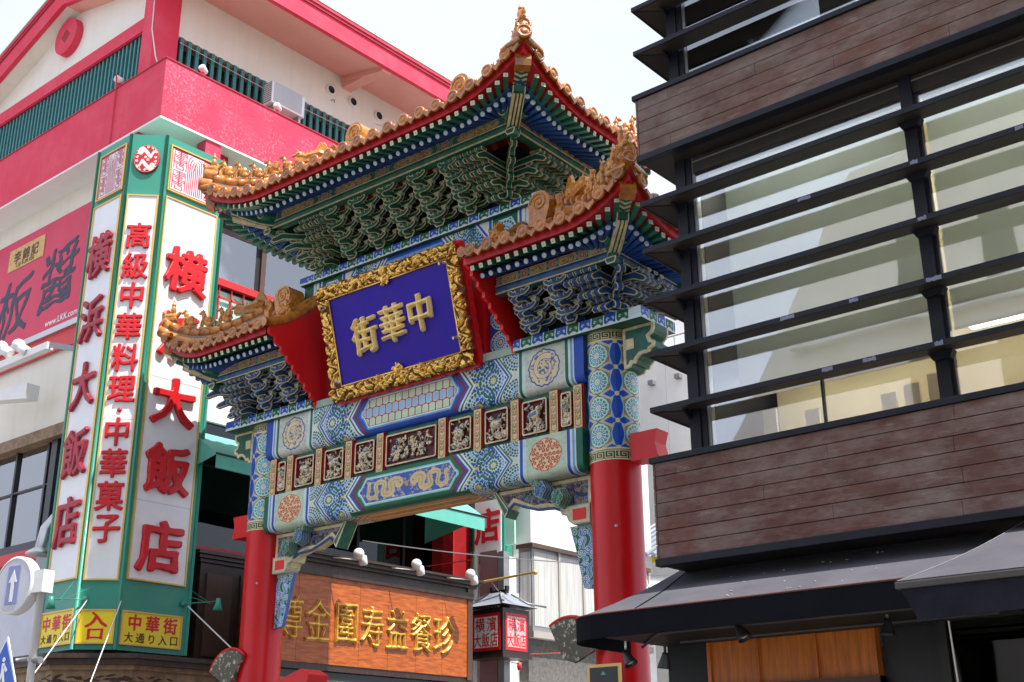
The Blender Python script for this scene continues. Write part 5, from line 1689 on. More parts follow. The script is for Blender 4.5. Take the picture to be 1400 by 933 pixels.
for x, y, s in ((0, BH - .24, 1.25), (0.0, .26, 1.3), (-.45, .20, .8), (.52, .20, .8)):
    link('gilt_boss', boss, plq, M=Matrix.Translation((x, y, 0)) @ Matrix.Diagonal((s, s, 1, 1)))
for x, y in ((-BW / 2 + .16, BH - .36), (BW / 2 - .28, BH - .30), (BW / 2 - .24, .50), (-BW / 2 + .22, .33)):
    part('spotlight_peg', plq, lambda b: b.tube([(x, y, .05), (x - .03, y - .02, .17)], .026, M['alu'], 8))
for ch, x, y in (('街', -.62, 0.98), ('華', .03, 1.03), ('中', .66, 1.06)):
    write(ch, plq, Matrix.Translation((x, y, .031)), .58, M['gold_char'], offset=.020, depth=.10, bevel=.035, hy=1.16)
# ------------------------------------------------------------------ THE SETTING
b = MB(); b.poly([(-600, -600, 0), (600, -600, 0), (600, 600, 0), (-600, 600, 0)], M['paving']); b.build('ground', kind='structure')
b = MB(); b.poly([(-17.2, -60, .004), (-7.4, -60, .004), (-7.4, 120, .004), (-17.2, 120, .004)], M['asphalt']); b.build('road', kind='structure')
boxpart('pavement', None, (-18.6, -60, -.1), (-17.2, 120, .12), M['paving'], kind='structure')
boxpart('pavement', None, (-7.4, -60, -.1), (-6.3, 120, .12), M['paving'], kind='structure')

# ------------------------------------------------------------------ THE TIMBER CLAD BUILDING (right)
rb = empty('timber_clad_building', (0, 0, 0), label='modern building clad in weathered brown boards with black steel louvres across its windows', cat='building')
XL, XR = -6.87, 7.0
YF, YG = 10.45, 10.75
HB = 17.0
# core walls behind the glazing, side wall and roof
boxpart('wall', rb, (XL + .55, 14.0, 0), (XR, 14.3, 9.2), M['plaster'])
boxpart('side_wall', rb, (XL + .30, 10.97, 3.8), (XL + .50, 14.0, 9.2), M['steel'])
boxpart('side_wall', rb, (XL + .12, 11.5, 0), (XL + .32, 14.0, 3.8), M['lamp_black'])
boxpart('roof', rb, (XL, 11.0, HB), (XR, 14.3, HB + .3), M['steel'])
def clad(z0, z1, n, name, pm, joints):
    bx = part('cladding_box', rb, lambda b: (b.box((XL + .02, YF + .03, z0), (XR, YG + .25, z1), M['steel_u']), b.box((XL + .02, YG + .25, z0), (XL + .5, 13.6, z1), M['steel_u'])))
    bx['label'] = name
    h = (z1 - z0) / n
    k = 0
    for i in range(n):
        za, zb = z0 + i * h + .004, z0 + (i + 1) * h - .004
        js = [XL + .03] + joints[i % len(joints)] + [XR]
        for j in range(len(js) - 1):
            y = YF + random.uniform(-.002, .003)
            o = boxpart('cladding_board', bx, (js[j] + .0015, y, za), (js[j + 1] - .0015, YF + .03, zb), pm, bev=.0025)
    for i in range(n):
        za, zb = z0 + i * h + .004, z0 + (i + 1) * h - .004
        boxpart('cladding_board', bx, (XL, YF + .002, za), (XL + .022, 13.6, zb), pm)
    boxpart('top_trim', bx, (XL - .03, YF - .03, z1), (XR, YG + .02, z1 + .062), M['steel'], bev=.004)
    boxpart('top_trim', bx, (XL - .03, YG + .02, z1), (XL + .32, 13.6, z1 + .062), M['steel'], bev=.004)
    boxpart('bottom_trim', bx, (XL - .01, YF - .02, z0 - .075), (XR, YF + .10, z0), M['steel'], bev=.004)
    boxpart('soffit', bx, (XL + .004, YF + .10, z0 - .06), (XR, YG + .30, z0 - .02), M['steel_u'])
    boxpart('soffit', bx, (XL + .004, YG + .30, z0 - .06), (XL + .5, 13.6, z0 - .02), M['steel_u'])
    return bx
clad(3.80, 4.80, 7, 'lower band of boards', M['plank_red'], [[-3.70, -.6, 2.6], [-4.9, -2.1, 1.4], [-3.66, .4, 3.2], [-5.6, -1.7, 1.9]])
clad(8.44, 9.18, 5, 'upper band of boards', M['plank'], [[-6.42, -3.2, .2, 3], [-4.4, -1.3, 2], [-2.6, .9, 4], [-5.3, -2.9, .2, 3]])
clad(13.2, 14.0, 5, 'topmost band of boards', M['plank'], [[-3.2, .2, 3], [-4.4, -1.3, 2]])

def louvre(z):
    lv = part('louvre', rb, lambda b: (b.box((XL, YF, z), (XR, YF + .022, z + .056), M['steel']), b.box((XL, YF + .022, z), (XL + .022, 13.4, z + .056), M['steel'])))
    def fn(b):
        q = [(XL + .004, YF + .004), (XR, YF + .004), (XR, YG), (XL + .30, YG)]
        b.poly([(x, y, z + .004 + (y - YF) * .12) for x, y in q][::-1], M['steel_u'])
        q2 = [(XL + .004, YF + .004), (XL + .30, YG), (XL + .30, 13.4), (XL + .004, 13.4)]
        b.poly([(x, y, z + .004 + (x - XL) * .12) for x, y in q2][::-1], M['steel_u'])
        b.poly([(x, y, z + .052) for x, y in q], M['steel']); b.poly([(x, y, z + .052) for x, y in q2], M['steel'])
    part('blade', lv, fn)
    part('mitre_joint', lv, lambda b: b.tube([(XL + .02, YF + .02, z + .002), (XL + .30, YG, z + .036)], .004, M['dark'], 4))
    b = MB(); b.prism([(YG - .16, z + .03), (YG, z + .04), (YG, z - .07)], XL + .30, XL + .33, 'x', M['steel']); b.build('bracket', lv)
    b = MB(); b.prism([(-3.9, z + .02), (-3.66, z + .02), (-3.70, z - .05), (-3.86, z - .05)], YG - .10, YG - .0, 'y', M['steel']); b.build('bracket', lv)
    return lv
rr = random.Random(8)
for z in (5.36, 5.99, 6.62, 7.22, 7.80, 9.80, 10.42, 11.04, 11.66, 12.28):
    lv = louvre(z)
    if z < 7.5:
        for x in ([-3.75] + [rr.uniform(-5.4, -1.2) for _ in range(4)]):
            w = rr.uniform(.07, .17)
            def fn(b):
                n = 9
                pts = [(x + w * i / n, YF - .003, z + .002 + rr.uniform(0, .012)) for i in range(n + 1)] + [(x + w * (n - i) / n, YF - .003, z + .057 - rr.uniform(0, .02)) for i in range(n + 1)]
                b.poly(pts, M['paint_chip'])
            part('paint_patch', lv, fn)
    # joint line
    part('joint', lv, lambda b: b.box((-3.92, YF - .002, z - .001), (-3.912, YF + .0, z + .058), M['dark']))

# corner column and window posts
IN = {}
IN['blind'] = mat('green_white_blind', (.78, .80, .75), .8, c2=(.68, .70, .64), vs=.8, stretch=(1, 1, 3))
_m = IN['blind']; _n = _m.node_tree; _b = _n.nodes['Principled BSDF']; _o = _n.nodes['Material Output']
_t = _n.nodes.new('ShaderNodeBsdfTranslucent'); _t.inputs['Color'].default_value = (.74, .79, .79, 1)
_x = _n.nodes.new('ShaderNodeMixShader'); _x.inputs['Fac'].default_value = .5
_n.links.new(_b.outputs[0], _x.inputs[1]); _n.links.new(_t.outputs[0], _x.inputs[2]); _n.links.new(_x.outputs[0], _o.inputs['Surface'])
IN['cream'] = mat('cream_interior', (.80, .70, .46), .8, c2=(.70, .58, .36), vs=1.4)
IN['wood'] = mat('interior_wood', (.52, .28, .08), .6, c2=(.35, .16, .05), vs=2)
IN['pale'] = mat('interior_pale', (.80, .82, .80), .7)
IN['dark'] = mat('interior_dark', (.07, .065, .06), .8)
for z0, z1 in ((4.86, 8.42), (9.24, 13.15)):
    boxpart('corner_column', rb, (XL + .30, YG, z0), (XL + .43, YG + .22, z1), M['steel'])
    boxpart('window_post', rb, (XL + .43, YG + .02, z0), (XL + .50, YG + .16, z1), M['steel'])
    boxpart('window_post', rb, (XL + .50, YG + .04, z0), (XL + .535, YG + .14, z1), M['grey_metal'])
    for x in (-3.865, -.9, 2.1, 4.8):
        boxpart('window_post', rb, (x, YG - .03, z0), (x + .125, YG + .16, z1), M['steel'])
        boxpart('glazing_bar', rb, (x + .125, YG + .03, z0), (x + .155, YG + .10, z1), M['black_frame'])
    xs = [XL + .535, -3.865, -.9, 2.1, 4.8, XR]
    for i in range(5):
        w = part('window', rb, lambda b: b.box((xs[i], YG + .05, z0 + .07), (xs[i + 1], YG + .06, z1), M['glass']))
        boxpart('sill', w, (xs[i], YG + .0, z0), (xs[i + 1], YG + .12, z0 + .07), M['steel'])
        if z0 < 5:
            boxpart('head_rail', w, (xs[i], YG + .01, 8.17), (xs[i + 1], YG + .16, 8.36), M['steel_u'])
            boxpart('head_bead', w, (xs[i], YG - .0, 8.30), (xs[i + 1], YG + .01, 8.315), M['alu'])
            # white translucent blind, wound down inside
            x0 = xs[i] + (.24 if i == 0 else .12); zb = 5.50 if i == 0 else 5.62 + .1 * (i % 2)
            bl = boxpart('roller_blind', w, (x0, YG + .28, zb), (xs[i + 1] - .03, YG + .285, 8.3), IN['blind'])
            boxpart('blind_bar', bl, (x0, YG + .27, zb - .025), (xs[i + 1] - .03, YG + .295, zb), IN['pale'])
boxpart('thin_mullion', rb, (-5.055, YG + .03, 4.93), (-5.035, YG + .08, 5.52), M['black_frame'])
def fn(b):
    b.box((XL + .6, 12.2, 4.9), (XR, 12.25, 8.4), IN['cream'])
    b.box((XL + .5, 10.9, 4.86), (XR, 12.2, 4.9), IN['wood'])
    b.box((XL + .5, 11.1, 8.3), (XR, 12.2, 8.35), IN['cream'])
part('interior_room', rb, fn)
for x in (-6.1, -5.6, -4.75, -4.5, -4.25, -3.2, -2.6):
    part('interior_screen', rb, lambda b: b.box((x, 11.5, 4.9), (x + .16, 11.54, 5.42 + .05 * math.sin(x * 7)), IN['pale']))
for i, (xa, xb) in enumerate(((-6.1, -4.2), (-3.6, -1.2), (-.6, 1.8))):
    boxpart('ceiling_fill_strip', rb, (xa, 11.35, 8.24), (xb, 11.75, 8.28), M['room_fill_glow'])  # hidden glowing strip, added to light the room
    boxpart('wall_light', rb, (xa - .2, 11.6, 5.9), (xb, 11.7, 5.93), M['room_fill_glow'])  # free-floating strip, added to brighten the room and the blinds
for k in range(14):
    x = -3.55 + .16 * k
    o = part('glass_pendant', rb, lambda b: b.tube([(x, 11.35 + .05 * (k % 3), 7.98), (x, 11.35 + .05 * (k % 3), 8.12)], .022, M['pendant'], 8))
def fn(b):
    b.box((XL + .5, 11.0, 9.24), (XR, 14.2, 9.28), IN['wood'])
    for k in range(8):
        b.box((XL + .6 + 1.7 * k, 11.2, 12.8), (XL + 1.25 + 1.7 * k, 14.0, 13.1), IN['dark'])
        b.box((XL + 1.5 + 1.7 * k, 12.5, 9.3), (XL + 1.9 + 1.7 * k, 12.7, 12.8), IN['dark'])
    b.box((XL + .6, 13.6, 9.28), (XR, 13.7, 10.6), IN['dark'])
    b.box((XL + .6, 13.55, 10.6), (XR, 13.7, 10.68), IN['pale'])
part('upper_interior', rb, fn)
for k in range(10):
    x = -6.2 + .9 * k
    part('interior_chair', rb, lambda b: (b.tube([(x, 11.2, 9.3), (x + .12, 11.25, 9.75), (x + .35, 11.3, 9.80), (x + .42, 11.3, 9.3)], .018, IN['pale'], 6), b.box((x + .05, 11.2, 9.55), (x + .40, 11.5, 9.58), IN['pale'])))

# ground floor under the awning
def fn(b):
    b.box((-4.93, 11.3, 0), (-2.4, 11.5, 3.7), M['lamp_black'])
part('ground_floor_wall', rb, fn)
boxpart('lintel', rb, (XL + .3, 11.0, 3.42), (XR, 11.3, 3.75), M['dark'])
wp = boxpart('timber_front', rb, (-6.80, 11.22, 2.58), (-4.95, 11.30, 3.42), M['wood_orange2'])
for x in (-6.78, -6.22, -5.58, -4.97):
    boxpart('batten', wp, (x - .02, 11.19, 2.6), (x + .02, 11.22, 3.3), M['wood_orange2'])
boxpart('door_head', rb, (-6.80, 11.15, 2.50), (-4.93, 11.35, 2.58), M['brown_frame'])
boxpart('deep_shade_sheet', rb, (-7.35, 11.3, 0), (-6.83, 11.5, 3.75), M['dark'])  # black sheet added for the deep shade left of the timber
boxpart('entrance_recess', rb, (-6.80, 11.9, 0), (-4.93, 12.0, 2.5), M['wood_dark'])
boxpart('door_jamb', rb, (-4.98, 11.18, 0), (-4.93, 11.32, 2.58), M['wood_orange2'])
sw = part('shop_window', rb, lambda b: b.box((-4.25, 11.18, .3), (2.5, 11.2, 3.3), M['glass_dark']))
boxpart('window_post', sw, (-4.33, 11.14, 0), (-4.25, 11.24, 3.4), M['lamp_black'])
boxpart('window_post', sw, (-3.0, 11.14, 0), (-2.9, 11.24, 3.4), M['lamp_black'])
boxpart('back_wall', rb, (-4.3, 12.8, 0), (3, 12.9, 3.4), M['lamp_black'])

# awnings
aw = empty('long_awning', (0, 0, 0), label='long charcoal canvas awning with a rounded end under the boards', cat='awning')
def lip(n=10):
    pts = [(-3.62, 9.75), (-6.7, 9.75), (-7.15, 9.76)]
    for i in range(1, n + 1):
        a = i / n * math.pi / 2
        pts.append((-7.15 - .55 * math.sin(a), 9.76 + .62 * (1 - math.cos(a))))
    pts.append((-7.76, 11.2))
    return pts
LP = lip()
ZL, ZT = 3.21, 3.83
top = []
for x, y in LP:
    if x > -6.8: top.append((x - (.2 if x < -6 else 0), 11.2, ZT))
    else:
        t = (x + 6.7) / -1.06; top.append((-6.9 - .12 * t, 11.2, ZT))
n = len(LP)
b = MB()
for i in range(n - 1):
    (xa, ya), (xb, yb) = LP[i], LP[i + 1]
    m = 6
    for k in range(m):
        t0, t1 = k / m, (k + 1) / m
        f = lambda P, T, t: (P[0] + (T[0] - P[0]) * t, P[1] + (T[1] - P[1]) * t, ZL + (ZT - ZL) * t - .03 * math.sin(math.pi * t))
        b.poly([f(LP[i], top[i], t0), f(LP[i], top[i], t1), f(LP[i + 1], top[i + 1], t1), f(LP[i + 1], top[i + 1], t0)], M['canvas'])
b.build('canopy', aw)
def fn(b):
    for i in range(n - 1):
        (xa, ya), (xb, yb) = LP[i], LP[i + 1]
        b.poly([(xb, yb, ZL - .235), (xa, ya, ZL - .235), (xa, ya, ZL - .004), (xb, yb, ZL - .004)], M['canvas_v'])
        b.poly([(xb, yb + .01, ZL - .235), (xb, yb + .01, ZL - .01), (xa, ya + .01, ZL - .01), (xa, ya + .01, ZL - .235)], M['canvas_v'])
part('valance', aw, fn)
part('piping', aw, lambda b: b.tube([(x, y - .002, ZL) for x, y in LP], .009, M['hem'], 6))
part('seam', aw, lambda b: b.tube([(-6.7, 9.748, ZL + .002), (-6.79, 10.4, ZL + .255), (-6.9, 11.2, ZT + .003)], .006, M['canvas_v'], 5))
part('frame', aw, lambda b: (b.tube([(-7.4, 10.9, 3.0), (-6.6, 10.0, 3.0), (-3.6, 10.0, 3.0)], .015, M['rail_metal'], 6), b.tube([(-6.8, 10.7, 2.99), (-3.6, 10.7, 2.99)], .015, M['rail_metal'], 6), b.tube([(-6.8, 11.15, 3.15), (-3.6, 11.15, 3.15)], .02, M['lamp_black'], 6)))
rr = random.Random(3)
def spots(b):
    for k in range(22):
        x, t = rr.uniform(-6.3, -4.4), rr.uniform(.05, .75)
        y = 9.75 + 1.45 * t; z = ZL + (ZT - ZL) * t - .03 * math.sin(math.pi * t) + .006
        s = rr.uniform(.004, .012)
        b.blob((x, y, z), (s * rr.uniform(1, 2), s, .003), M['white_metal'], None, 6, 4)
part('dropping_marks', aw, spots, kind='stuff')

aw2 = empty('front_awning', (0, 0, 0), label='charcoal folding awning with metal front rail reaching further out at the right', cat='awning')
Y2, Z2 = 8.95, 3.06
def fn(b):
    x0 = -3.74
    A_, B_ = (x0, Y2, Z2), (x0 + .55, 10.75, 3.76)
    n = 8
    for k in range(n):
        t0, t1 = k / n, (k + 1) / n
        def q(t, far): return ((x0 + .0 + (.45 * t if not far else 0)) if not far else XR, Y2 + (10.75 - Y2) * t, Z2 + (3.74 - Z2) * t - .035 * math.sin(math.pi * t))
        b.poly([q(t0, 0), q(t1, 0), q(t1, 1), q(t0, 1)][::-1], M['canvas'])
part('canopy', aw2, fn)
boxpart('front_rail', aw2, (-3.74, Y2 - .05, Z2 - .065), (XR, Y2 + .02, Z2 - .012), M['rail_metal'], bev=.01)
boxpart('rail_cap', aw2, (-3.745, Y2 - .035, Z2 - .012), (XR, Y2 + .03, Z2 - .002), M['lamp_black'])
part('edge_piping', aw2, lambda b: b.tube([(-3.74, Y2, Z2 + .002)] + [(-3.74 + .45 * t, Y2 + (10.75 - Y2) * t, Z2 + (3.74 - Z2) * t - .035 * math.sin(math.pi * t) + .002) for t in (.2, .4, .6, .8, 1)], .004, M['grey_metal'], 5))
def fn(b):
    x = -3.70; nx = 60
    X = np.linspace(x, XR, 200); Zs = np.linspace(0, 1, 7)
    P = []; 
    XX = np.zeros((7, 200)); YY = np.zeros((7, 200)); ZZ = np.zeros((7, 200))
    for j, t in enumerate(Zs):
        w = np.exp(-(X - x) / .3)
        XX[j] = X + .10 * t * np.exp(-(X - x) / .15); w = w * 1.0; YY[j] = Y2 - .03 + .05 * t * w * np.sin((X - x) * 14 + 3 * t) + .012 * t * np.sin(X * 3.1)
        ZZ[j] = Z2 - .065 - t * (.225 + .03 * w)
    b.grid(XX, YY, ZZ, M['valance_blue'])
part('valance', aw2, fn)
boxpart('underside_shade', aw, (-7.3, 10.0, 3.02), (-3.5, 11.2, 3.04), M['dark'])  # added black sheet: painted shade beneath the canopy
part('arm', aw2, lambda b: b.tube([(-2.95, 10.7, 3.80), (-2.95, 10.2, 3.78), (-1, 10.2, 3.82)], .035, M['grey_metal'], 8))
part('pull_cord', aw2, lambda b: b.tube([(-3.42, 9.05, 2.75), (-3.40, 9.1, 1.2)], .008, M['alu'], 6))

def spot(x, y, z, tilt, label, lit=False):
    s = empty('spotlight', (x, y, z), label=label, cat='lamp', group='black spotlights under the awning')
    R = Matrix.Rotation(tilt, 4, 'Y')
    part('stem', s, lambda b: b.tube([(0, 0, .0), (0, 0, .12)], .014, M['alu'] if not lit else M['lamp_black'], 8))
    part('shade', s, lambda b: b.lathe([(.0, .03), (.03, .03), (.035, 0), (.065, -.10), (.07, -.12), (.062, -.12), (.05, -.07), (0, -.05)], (0, 0, 0), (0, 0, 1), M['lamp_black'], 16), M=R)
    part('bulb', s, lambda b: b.blob((0, 0, -.085), (.045, .045, .02), M['r_head'] if not lit else M['lamp_glow']), M=R)
    return s
gm = bpy.data.materials.new('lit_bulb'); gm.use_nodes = True
gb = gm.node_tree.nodes['Principled BSDF']; gb.inputs['Emission Color'].default_value = (1, .62, .25, 1); gb.inputs['Emission Strength'].default_value = .7; gb.inputs['Base Color'].default_value = (.6, .4, .2, 1)
M['lamp_glow'] = gm
spot(-6.95, 9.95, 2.83, -.5, 'black spotlight nearest the rounded end of the awning')
spot(-6.50, 9.95, 2.78, .15, 'black spotlight showing its warm bulb under the awning', True)
spot(-5.72, 10.0, 2.98, -.5, 'black spotlight in front of the orange timber')
spot(-4.47, 10.4, 2.96, .1, 'black spotlight by the dark wall right of the timber')

# ------------------------------------------------------------------ THE HOTEL (left)
ht = empty('hotel_building', (0, 0, 0), label='cream and crimson restaurant building with a gabled roof, teal slatted terraces and crimson parapets', cat='building')
XB, YB = -20.0, 12.35           # parapet faces
XW, YW = -20.75, 13.05          # wall faces
boxpart('wall', ht, (-34, YW, 8.95), (XW, 30, 16.4), M['plaster'])
boxpart('wall', ht, (-34, YW + .2, 16.4), (XW - .2, 30, 17.0), M['plaster'])
boxpart('street_wall', ht, (-34, YW + .35, 0), (XW - .3, 30, 8.95), M['plaster'])
# parapets
boxpart('parapet', ht, (-34, YB, 14.98), (XB - .004, YB + .22, 16.38), M['pink'])
boxpart('parapet', ht, (XB - .22, YB + .003, 14.98), (XB, 22.5, 16.38), M['pink_flaky'])
boxpart('parapet_coping', ht, (-34, YB - .02, 16.38), (XB + .02, YB + .24, 16.41), M['pink_dark'])
boxpart('parapet_coping', ht, (XB - .24, YB + .24, 16.38), (XB + .02, 22.5, 16.41), M['pink_dark'])
boxpart('terrace_soffit', ht, (-34, YB + .004, 14.93), (XB - .004, YW, 14.977), M['white_plaster'])
boxpart('terrace_soffit', ht, (XW, YW, 14.93), (XB - .004, 22.5, 14.977), M['white_plaster'])
for (x, y) in ((-21.3, YB + .3), (-29.0, YB + .3)):
    boxpart('crimson_bracket', ht, (x, y - .25, 14.62), (x + .42, YW, 14.93), M['pink_dark'])
for y in (14.0, 18.4):
    boxpart('crimson_bracket', ht, (XW, y, 14.5), (XB - .35, y + .38, 14.93), M['pink_dark'])
boxpart('pier', ht, (XB - .36, 13.55, 13.9), (XB - .04, 13.95, 14.93), M['pink_flaky'])
# corner column, upper bands
boxpart('corner_column', ht, (-21.35, 12.50, 16.38), (-20.90, 13.15, 19.6), M['pink'])
boxpart('upper_band', ht, (-34, 12.68, 17.97), (-21.2, 12.8, 18.33), M['pink'])

boxpart('upper_wall', ht, (-21.12, 13.16, 17.80), (-20.98, 30, 19.3), M['plaster'])
boxpart('terrace_void', ht, (-34, 13.35, 16.4), (-21.4, 13.5, 18.3), M['dark'])
boxpart('terrace_void', ht, (-21.6, 13.4, 16.4), (-21.45, 30, 17.85), M['dark'])
boxpart('band_underside', ht, (-34, 12.70, 17.93), (-21.2, 12.9, 17.97), M['pink_dark'])
# slats
b = MB(); b.box((-.028, 0, 0), (.028, .06, 1.24), M['slat']); sl = b.mesh('railing_slat')
rl = part('slatted_railing', ht, lambda b: b.box((-34, 12.76, 16.75), (-21.2, 12.80, 16.8), M['slat']))
x = -21.36; i = 0
while x > -33.5:
    link('railing_slat', sl, rl, loc=(x, 12.74, 16.75)); x -= .165; i += 1
b = MB(); b.box((-.06, -.045, 0), (0, .045, 1.14), M['slat']); sl2 = b.mesh('railing_slat')
rl2 = part('slatted_railing', ht, lambda b: b.box((-21.05, 13.16, 16.62), (-21.0, 22.4, 16.67), M['slat']))
y = 13.3
while y < 22.3:
    link('railing_slat', sl2, rl2, loc=(-20.96, y, 16.66)); y += .215
part('slat_fixing_wire', ht, lambda b: b.tube([(-20.9, 13.2, 17.6), (-20.9, 16, 17.52), (-20.9, 19, 17.6)], .008, M['cable_w'], 5))
# roof: gable end towards the street corner
XP, ZP = -24.87, 20.63
EXR, EXL = -19.3, -32.5
sl_ = (ZP - 19.34) / (XP - EXR) * -1
def zr(x): return ZP - abs(x - XP) * sl_ if x > XP else ZP - abs(x - XP) * .335
YE = 12.30
def fn(b):
    for (xa, xb) in ((XP, EXR), (EXL, XP)):
        za, zb = zr(xa), zr(xb)
        b.poly([(xa, YE, za), (xb, YE, zb), (xb, 30, zb), (xa, 30, za)], M['roof_blue_grey'])
part('roof', ht, fn)
def fn(b):
    # sloping soffits
    b.poly([(XP, YE + .1, zr(XP) - .62), (EXR - .1, YE + .1, zr(EXR) - .62), (EXR - .1, 30, zr(EXR) - .62), (XP, 30, zr(XP) - .62)][::-1], M['soffit_bounce'])
    b.poly([(EXL, YE + .1, zr(EXL) - .62), (XP, YE + .1, zr(XP) - .62), (XP, 30, zr(XP) - .62), (EXL, 30, zr(EXL) - .62)][::-1], M['plaster'])
part('soffit', ht, fn)
def fasc(b, pa, pb, d):
    """stepped barge board from pa to pb: three courses"""
    pa, pb = Vector(pa), Vector(pb)
    for dz0, dz1, o, m in ((-.64, -.16, .0, M['pink']), (-.16, -.07, .035, M['pink_dark']), (-.07, .02, .06, M['pink']), (.02, .055, .075, M['mint_pale'])):
        n = Vector(d) * o; back = -Vector(d) * .12
        q = [pa + n + Vector((0, 0, dz0)), pb + n + Vector((0, 0, dz0)), pb + n + Vector((0, 0, dz1)), pa + n + Vector((0, 0, dz1))]
        r = [p + back - n for p in q]
        b.poly(q, m); b.poly(r[::-1], m)
        for i in range(4):
            b.poly([q[i], r[i], r[(i + 1) % 4], q[(i + 1) % 4]], m)
part('barge_board', ht, lambda b: fasc(b, (EXL, YE, zr(EXL)), (XP, YE, ZP), (0, -1, 0)))
part('barge_board', ht, lambda b: fasc(b, (XP, YE, ZP), (EXR, YE, zr(EXR)), (0, -1, 0)))
part('eaves_fascia', ht, lambda b: fasc(b, (EXR, YE, zr(EXR)), (EXR, 30, zr(EXR)), (1, 0, 0)))
boxpart('eaves_bracket', ht, (-20.98, 18.15, 18.78), (-19.45, 18.45, 18.98), M['soffit_bounce'])
part('eaves_bracket', ht, lambda b: b.prism([(-21.0, 18.95), (-19.42, 18.62), (-19.42, 18.78), (-21.0, 19.15)], 18.1, 18.4, 'y', M['soffit_bounce']))
# round emblem on the gable
def fn(b):
    n = 36; R = .50; s = .165
    b.prism([(R * math.cos(2 * math.pi * i / n), R * math.sin(2 * math.pi * i / n)) for i in range(n)], -.18, 0, 'y', M['pink'])
    b.prism([(R * .99 * math.cos(2 * math.pi * i / n), R * .99 * math.sin(2 * math.pi * i / n)) for i in range(n)], -.185, -.175, 'y', M['pink'])
part('gable_wall', ht, lambda b: b.prism([(-31.1, 18.0), (-21.0, 18.0), (-21.0, zr(-21.0) - .45), (XP, ZP - .45), (-31.1, 18.08)], 12.80, 13.0, 'y', M['plaster']))
em = part('round_emblem', ht, fn, loc=(-25.10, 12.80, 19.34))
part('emblem_opening', em, lambda b: b.prism([(0, -.21), (.20, .0), (0, .21), (-.20, .0)], -.188, -.1, 'y', M['deep_red']), M=Matrix.Rotation(math.radians(0), 4, 'Y'))
for y in (17.75, 18.52, 19.45):
    v = part('round_vent', ht, lambda b: b.lathe([(.16, 0), (.15, .05), (.105, .06), (.10, .01), (0, .01)], (0, 0, 0), (1, 0, 0), M['white_metal'], 20, mats=[M['white_metal'], M['white_metal'], M['dark'], M['dark']]), loc=(-20.98, y, 18.52))
for y in (18.0, 20.0):
    part('hook', ht, lambda b: b.tube([(0, 0, 0), (.12, 0, -.03), (.14, 0, -.12)], .012, M['grey_metal'], 6), loc=(-20.98, y - .2, 18.25))
# windows of the street side, above
def fn(b):
    b.box((XW - .25, 13.1, 11.6), (XW + .006, 24, 14.2), M['dark'])
part('window_recess', ht, fn)
w0 = boxpart('eaves_board', ht, (XW, 13.2, 13.72), (XW + .34, 24, 13.98), M['brown_frame'])
boxpart('mint_gutter', ht, (XW + .30, 13.2, 13.98), (XW + .42, 24, 14.03), M['mint_pale'])
for i, y in enumerate((13.4, 15.8, 18.1, 20.4)):
    w = part('window', ht, lambda b: b.box((XW + .035, y + .08, 12.2), (XW + .045, y + 2.2, 13.28), M['glass']))
    boxpart('window_blind', w, (XW + .010, y + .1, 12.2), (XW + .020, y + 2.2, 13.2), M['pale_blind'] if i < 2 else M['lamp_black'])
    boxpart('window_frame', w, (XW + .0, y - .05, 12.1), (XW + .07, y + .08, 13.7), M['brown_frame'])
    boxpart('window_frame', w, (XW + .0, y + .08, 13.28), (XW + .06, y + 2.25, 13.40), M['brown_frame'])
rb_ = boxpart('red_balustrade', ht, (XW + .05, 13.2, 11.98), (XW + .17, 24, 12.14), M['bal_red'])
for k in range(30):
    y = 13.3 + k * .33
    boxpart('baluster', rb_, (XW + .09, y, 11.2), (XW + .12, y + .035, 11.98), M['bal_red'])
boxpart('baluster_rail', rb_, (XW + .09, 13.2, 11.70), (XW + .12, 24, 11.74), M['bal_red'])
boxpart('balcony_panel', ht, (XW, 13.2, 11.1), (XW + .05, 24, 11.9), M['mint_pale'])
boxpart('balcony_base', ht, (XW, 13.2, 10.9), (XW + .2, 24, 11.12), M['dark'])
boxpart('wall_lamp_arm', ht, (XW + .34, 14.9, 13.78), (XW + .62, 14.94, 13.82), M['grey_metal'])
part('round_lamp', ht, lambda b: b.lathe([(0, .05), (.11, .05), (.135, .03), (.14, -.03), (0, -.04)], (-20.2, 14.92, 13.30), (.55, -.83, 0), M['sign_face_grey'], 18))
# dark glazed lower storey
boxpart('dark_storey', ht, (XW - .28, 13.0, 3.9), (XW - .22, 24, 10.9), M['lamp_black'])
for i in range(7):
    y = 13.2 + 1.5 * i
    w = part('dark_window', ht, lambda b: b.box((XW - .12, y, 6.0), (XW - .10, y + 1.42, 9.0), M['glass_dark']))
    boxpart('mullion', w, (XW - .14, y + 1.42, 6.0), (XW - .06, y + 1.5, 9.0), M['black_frame'])
    boxpart('transom', w, (XW - .14, y, 8.0), (XW - .08, y + 1.42, 8.05), M['black_frame'])
boxpart('red_ledge', ht, (XW - .1, 13.3, 6.22), (XW + .05, 22, 6.30), M['bal_red'])
boxpart('red_column', ht, (-20.68, 21.5, 0), (-19.95, 22.1, 9.4), M['deep_red'])
boxpart('red_column_edge', ht, (-20.30, 21.46, 0), (-19.94, 21.5, 9.4), M['bal_red'])
boxpart('red_corner', ht, (XW - .1, 13.2, 3.9), (XW + .45, 13.7, 5.9), M['gate_red_flat'])
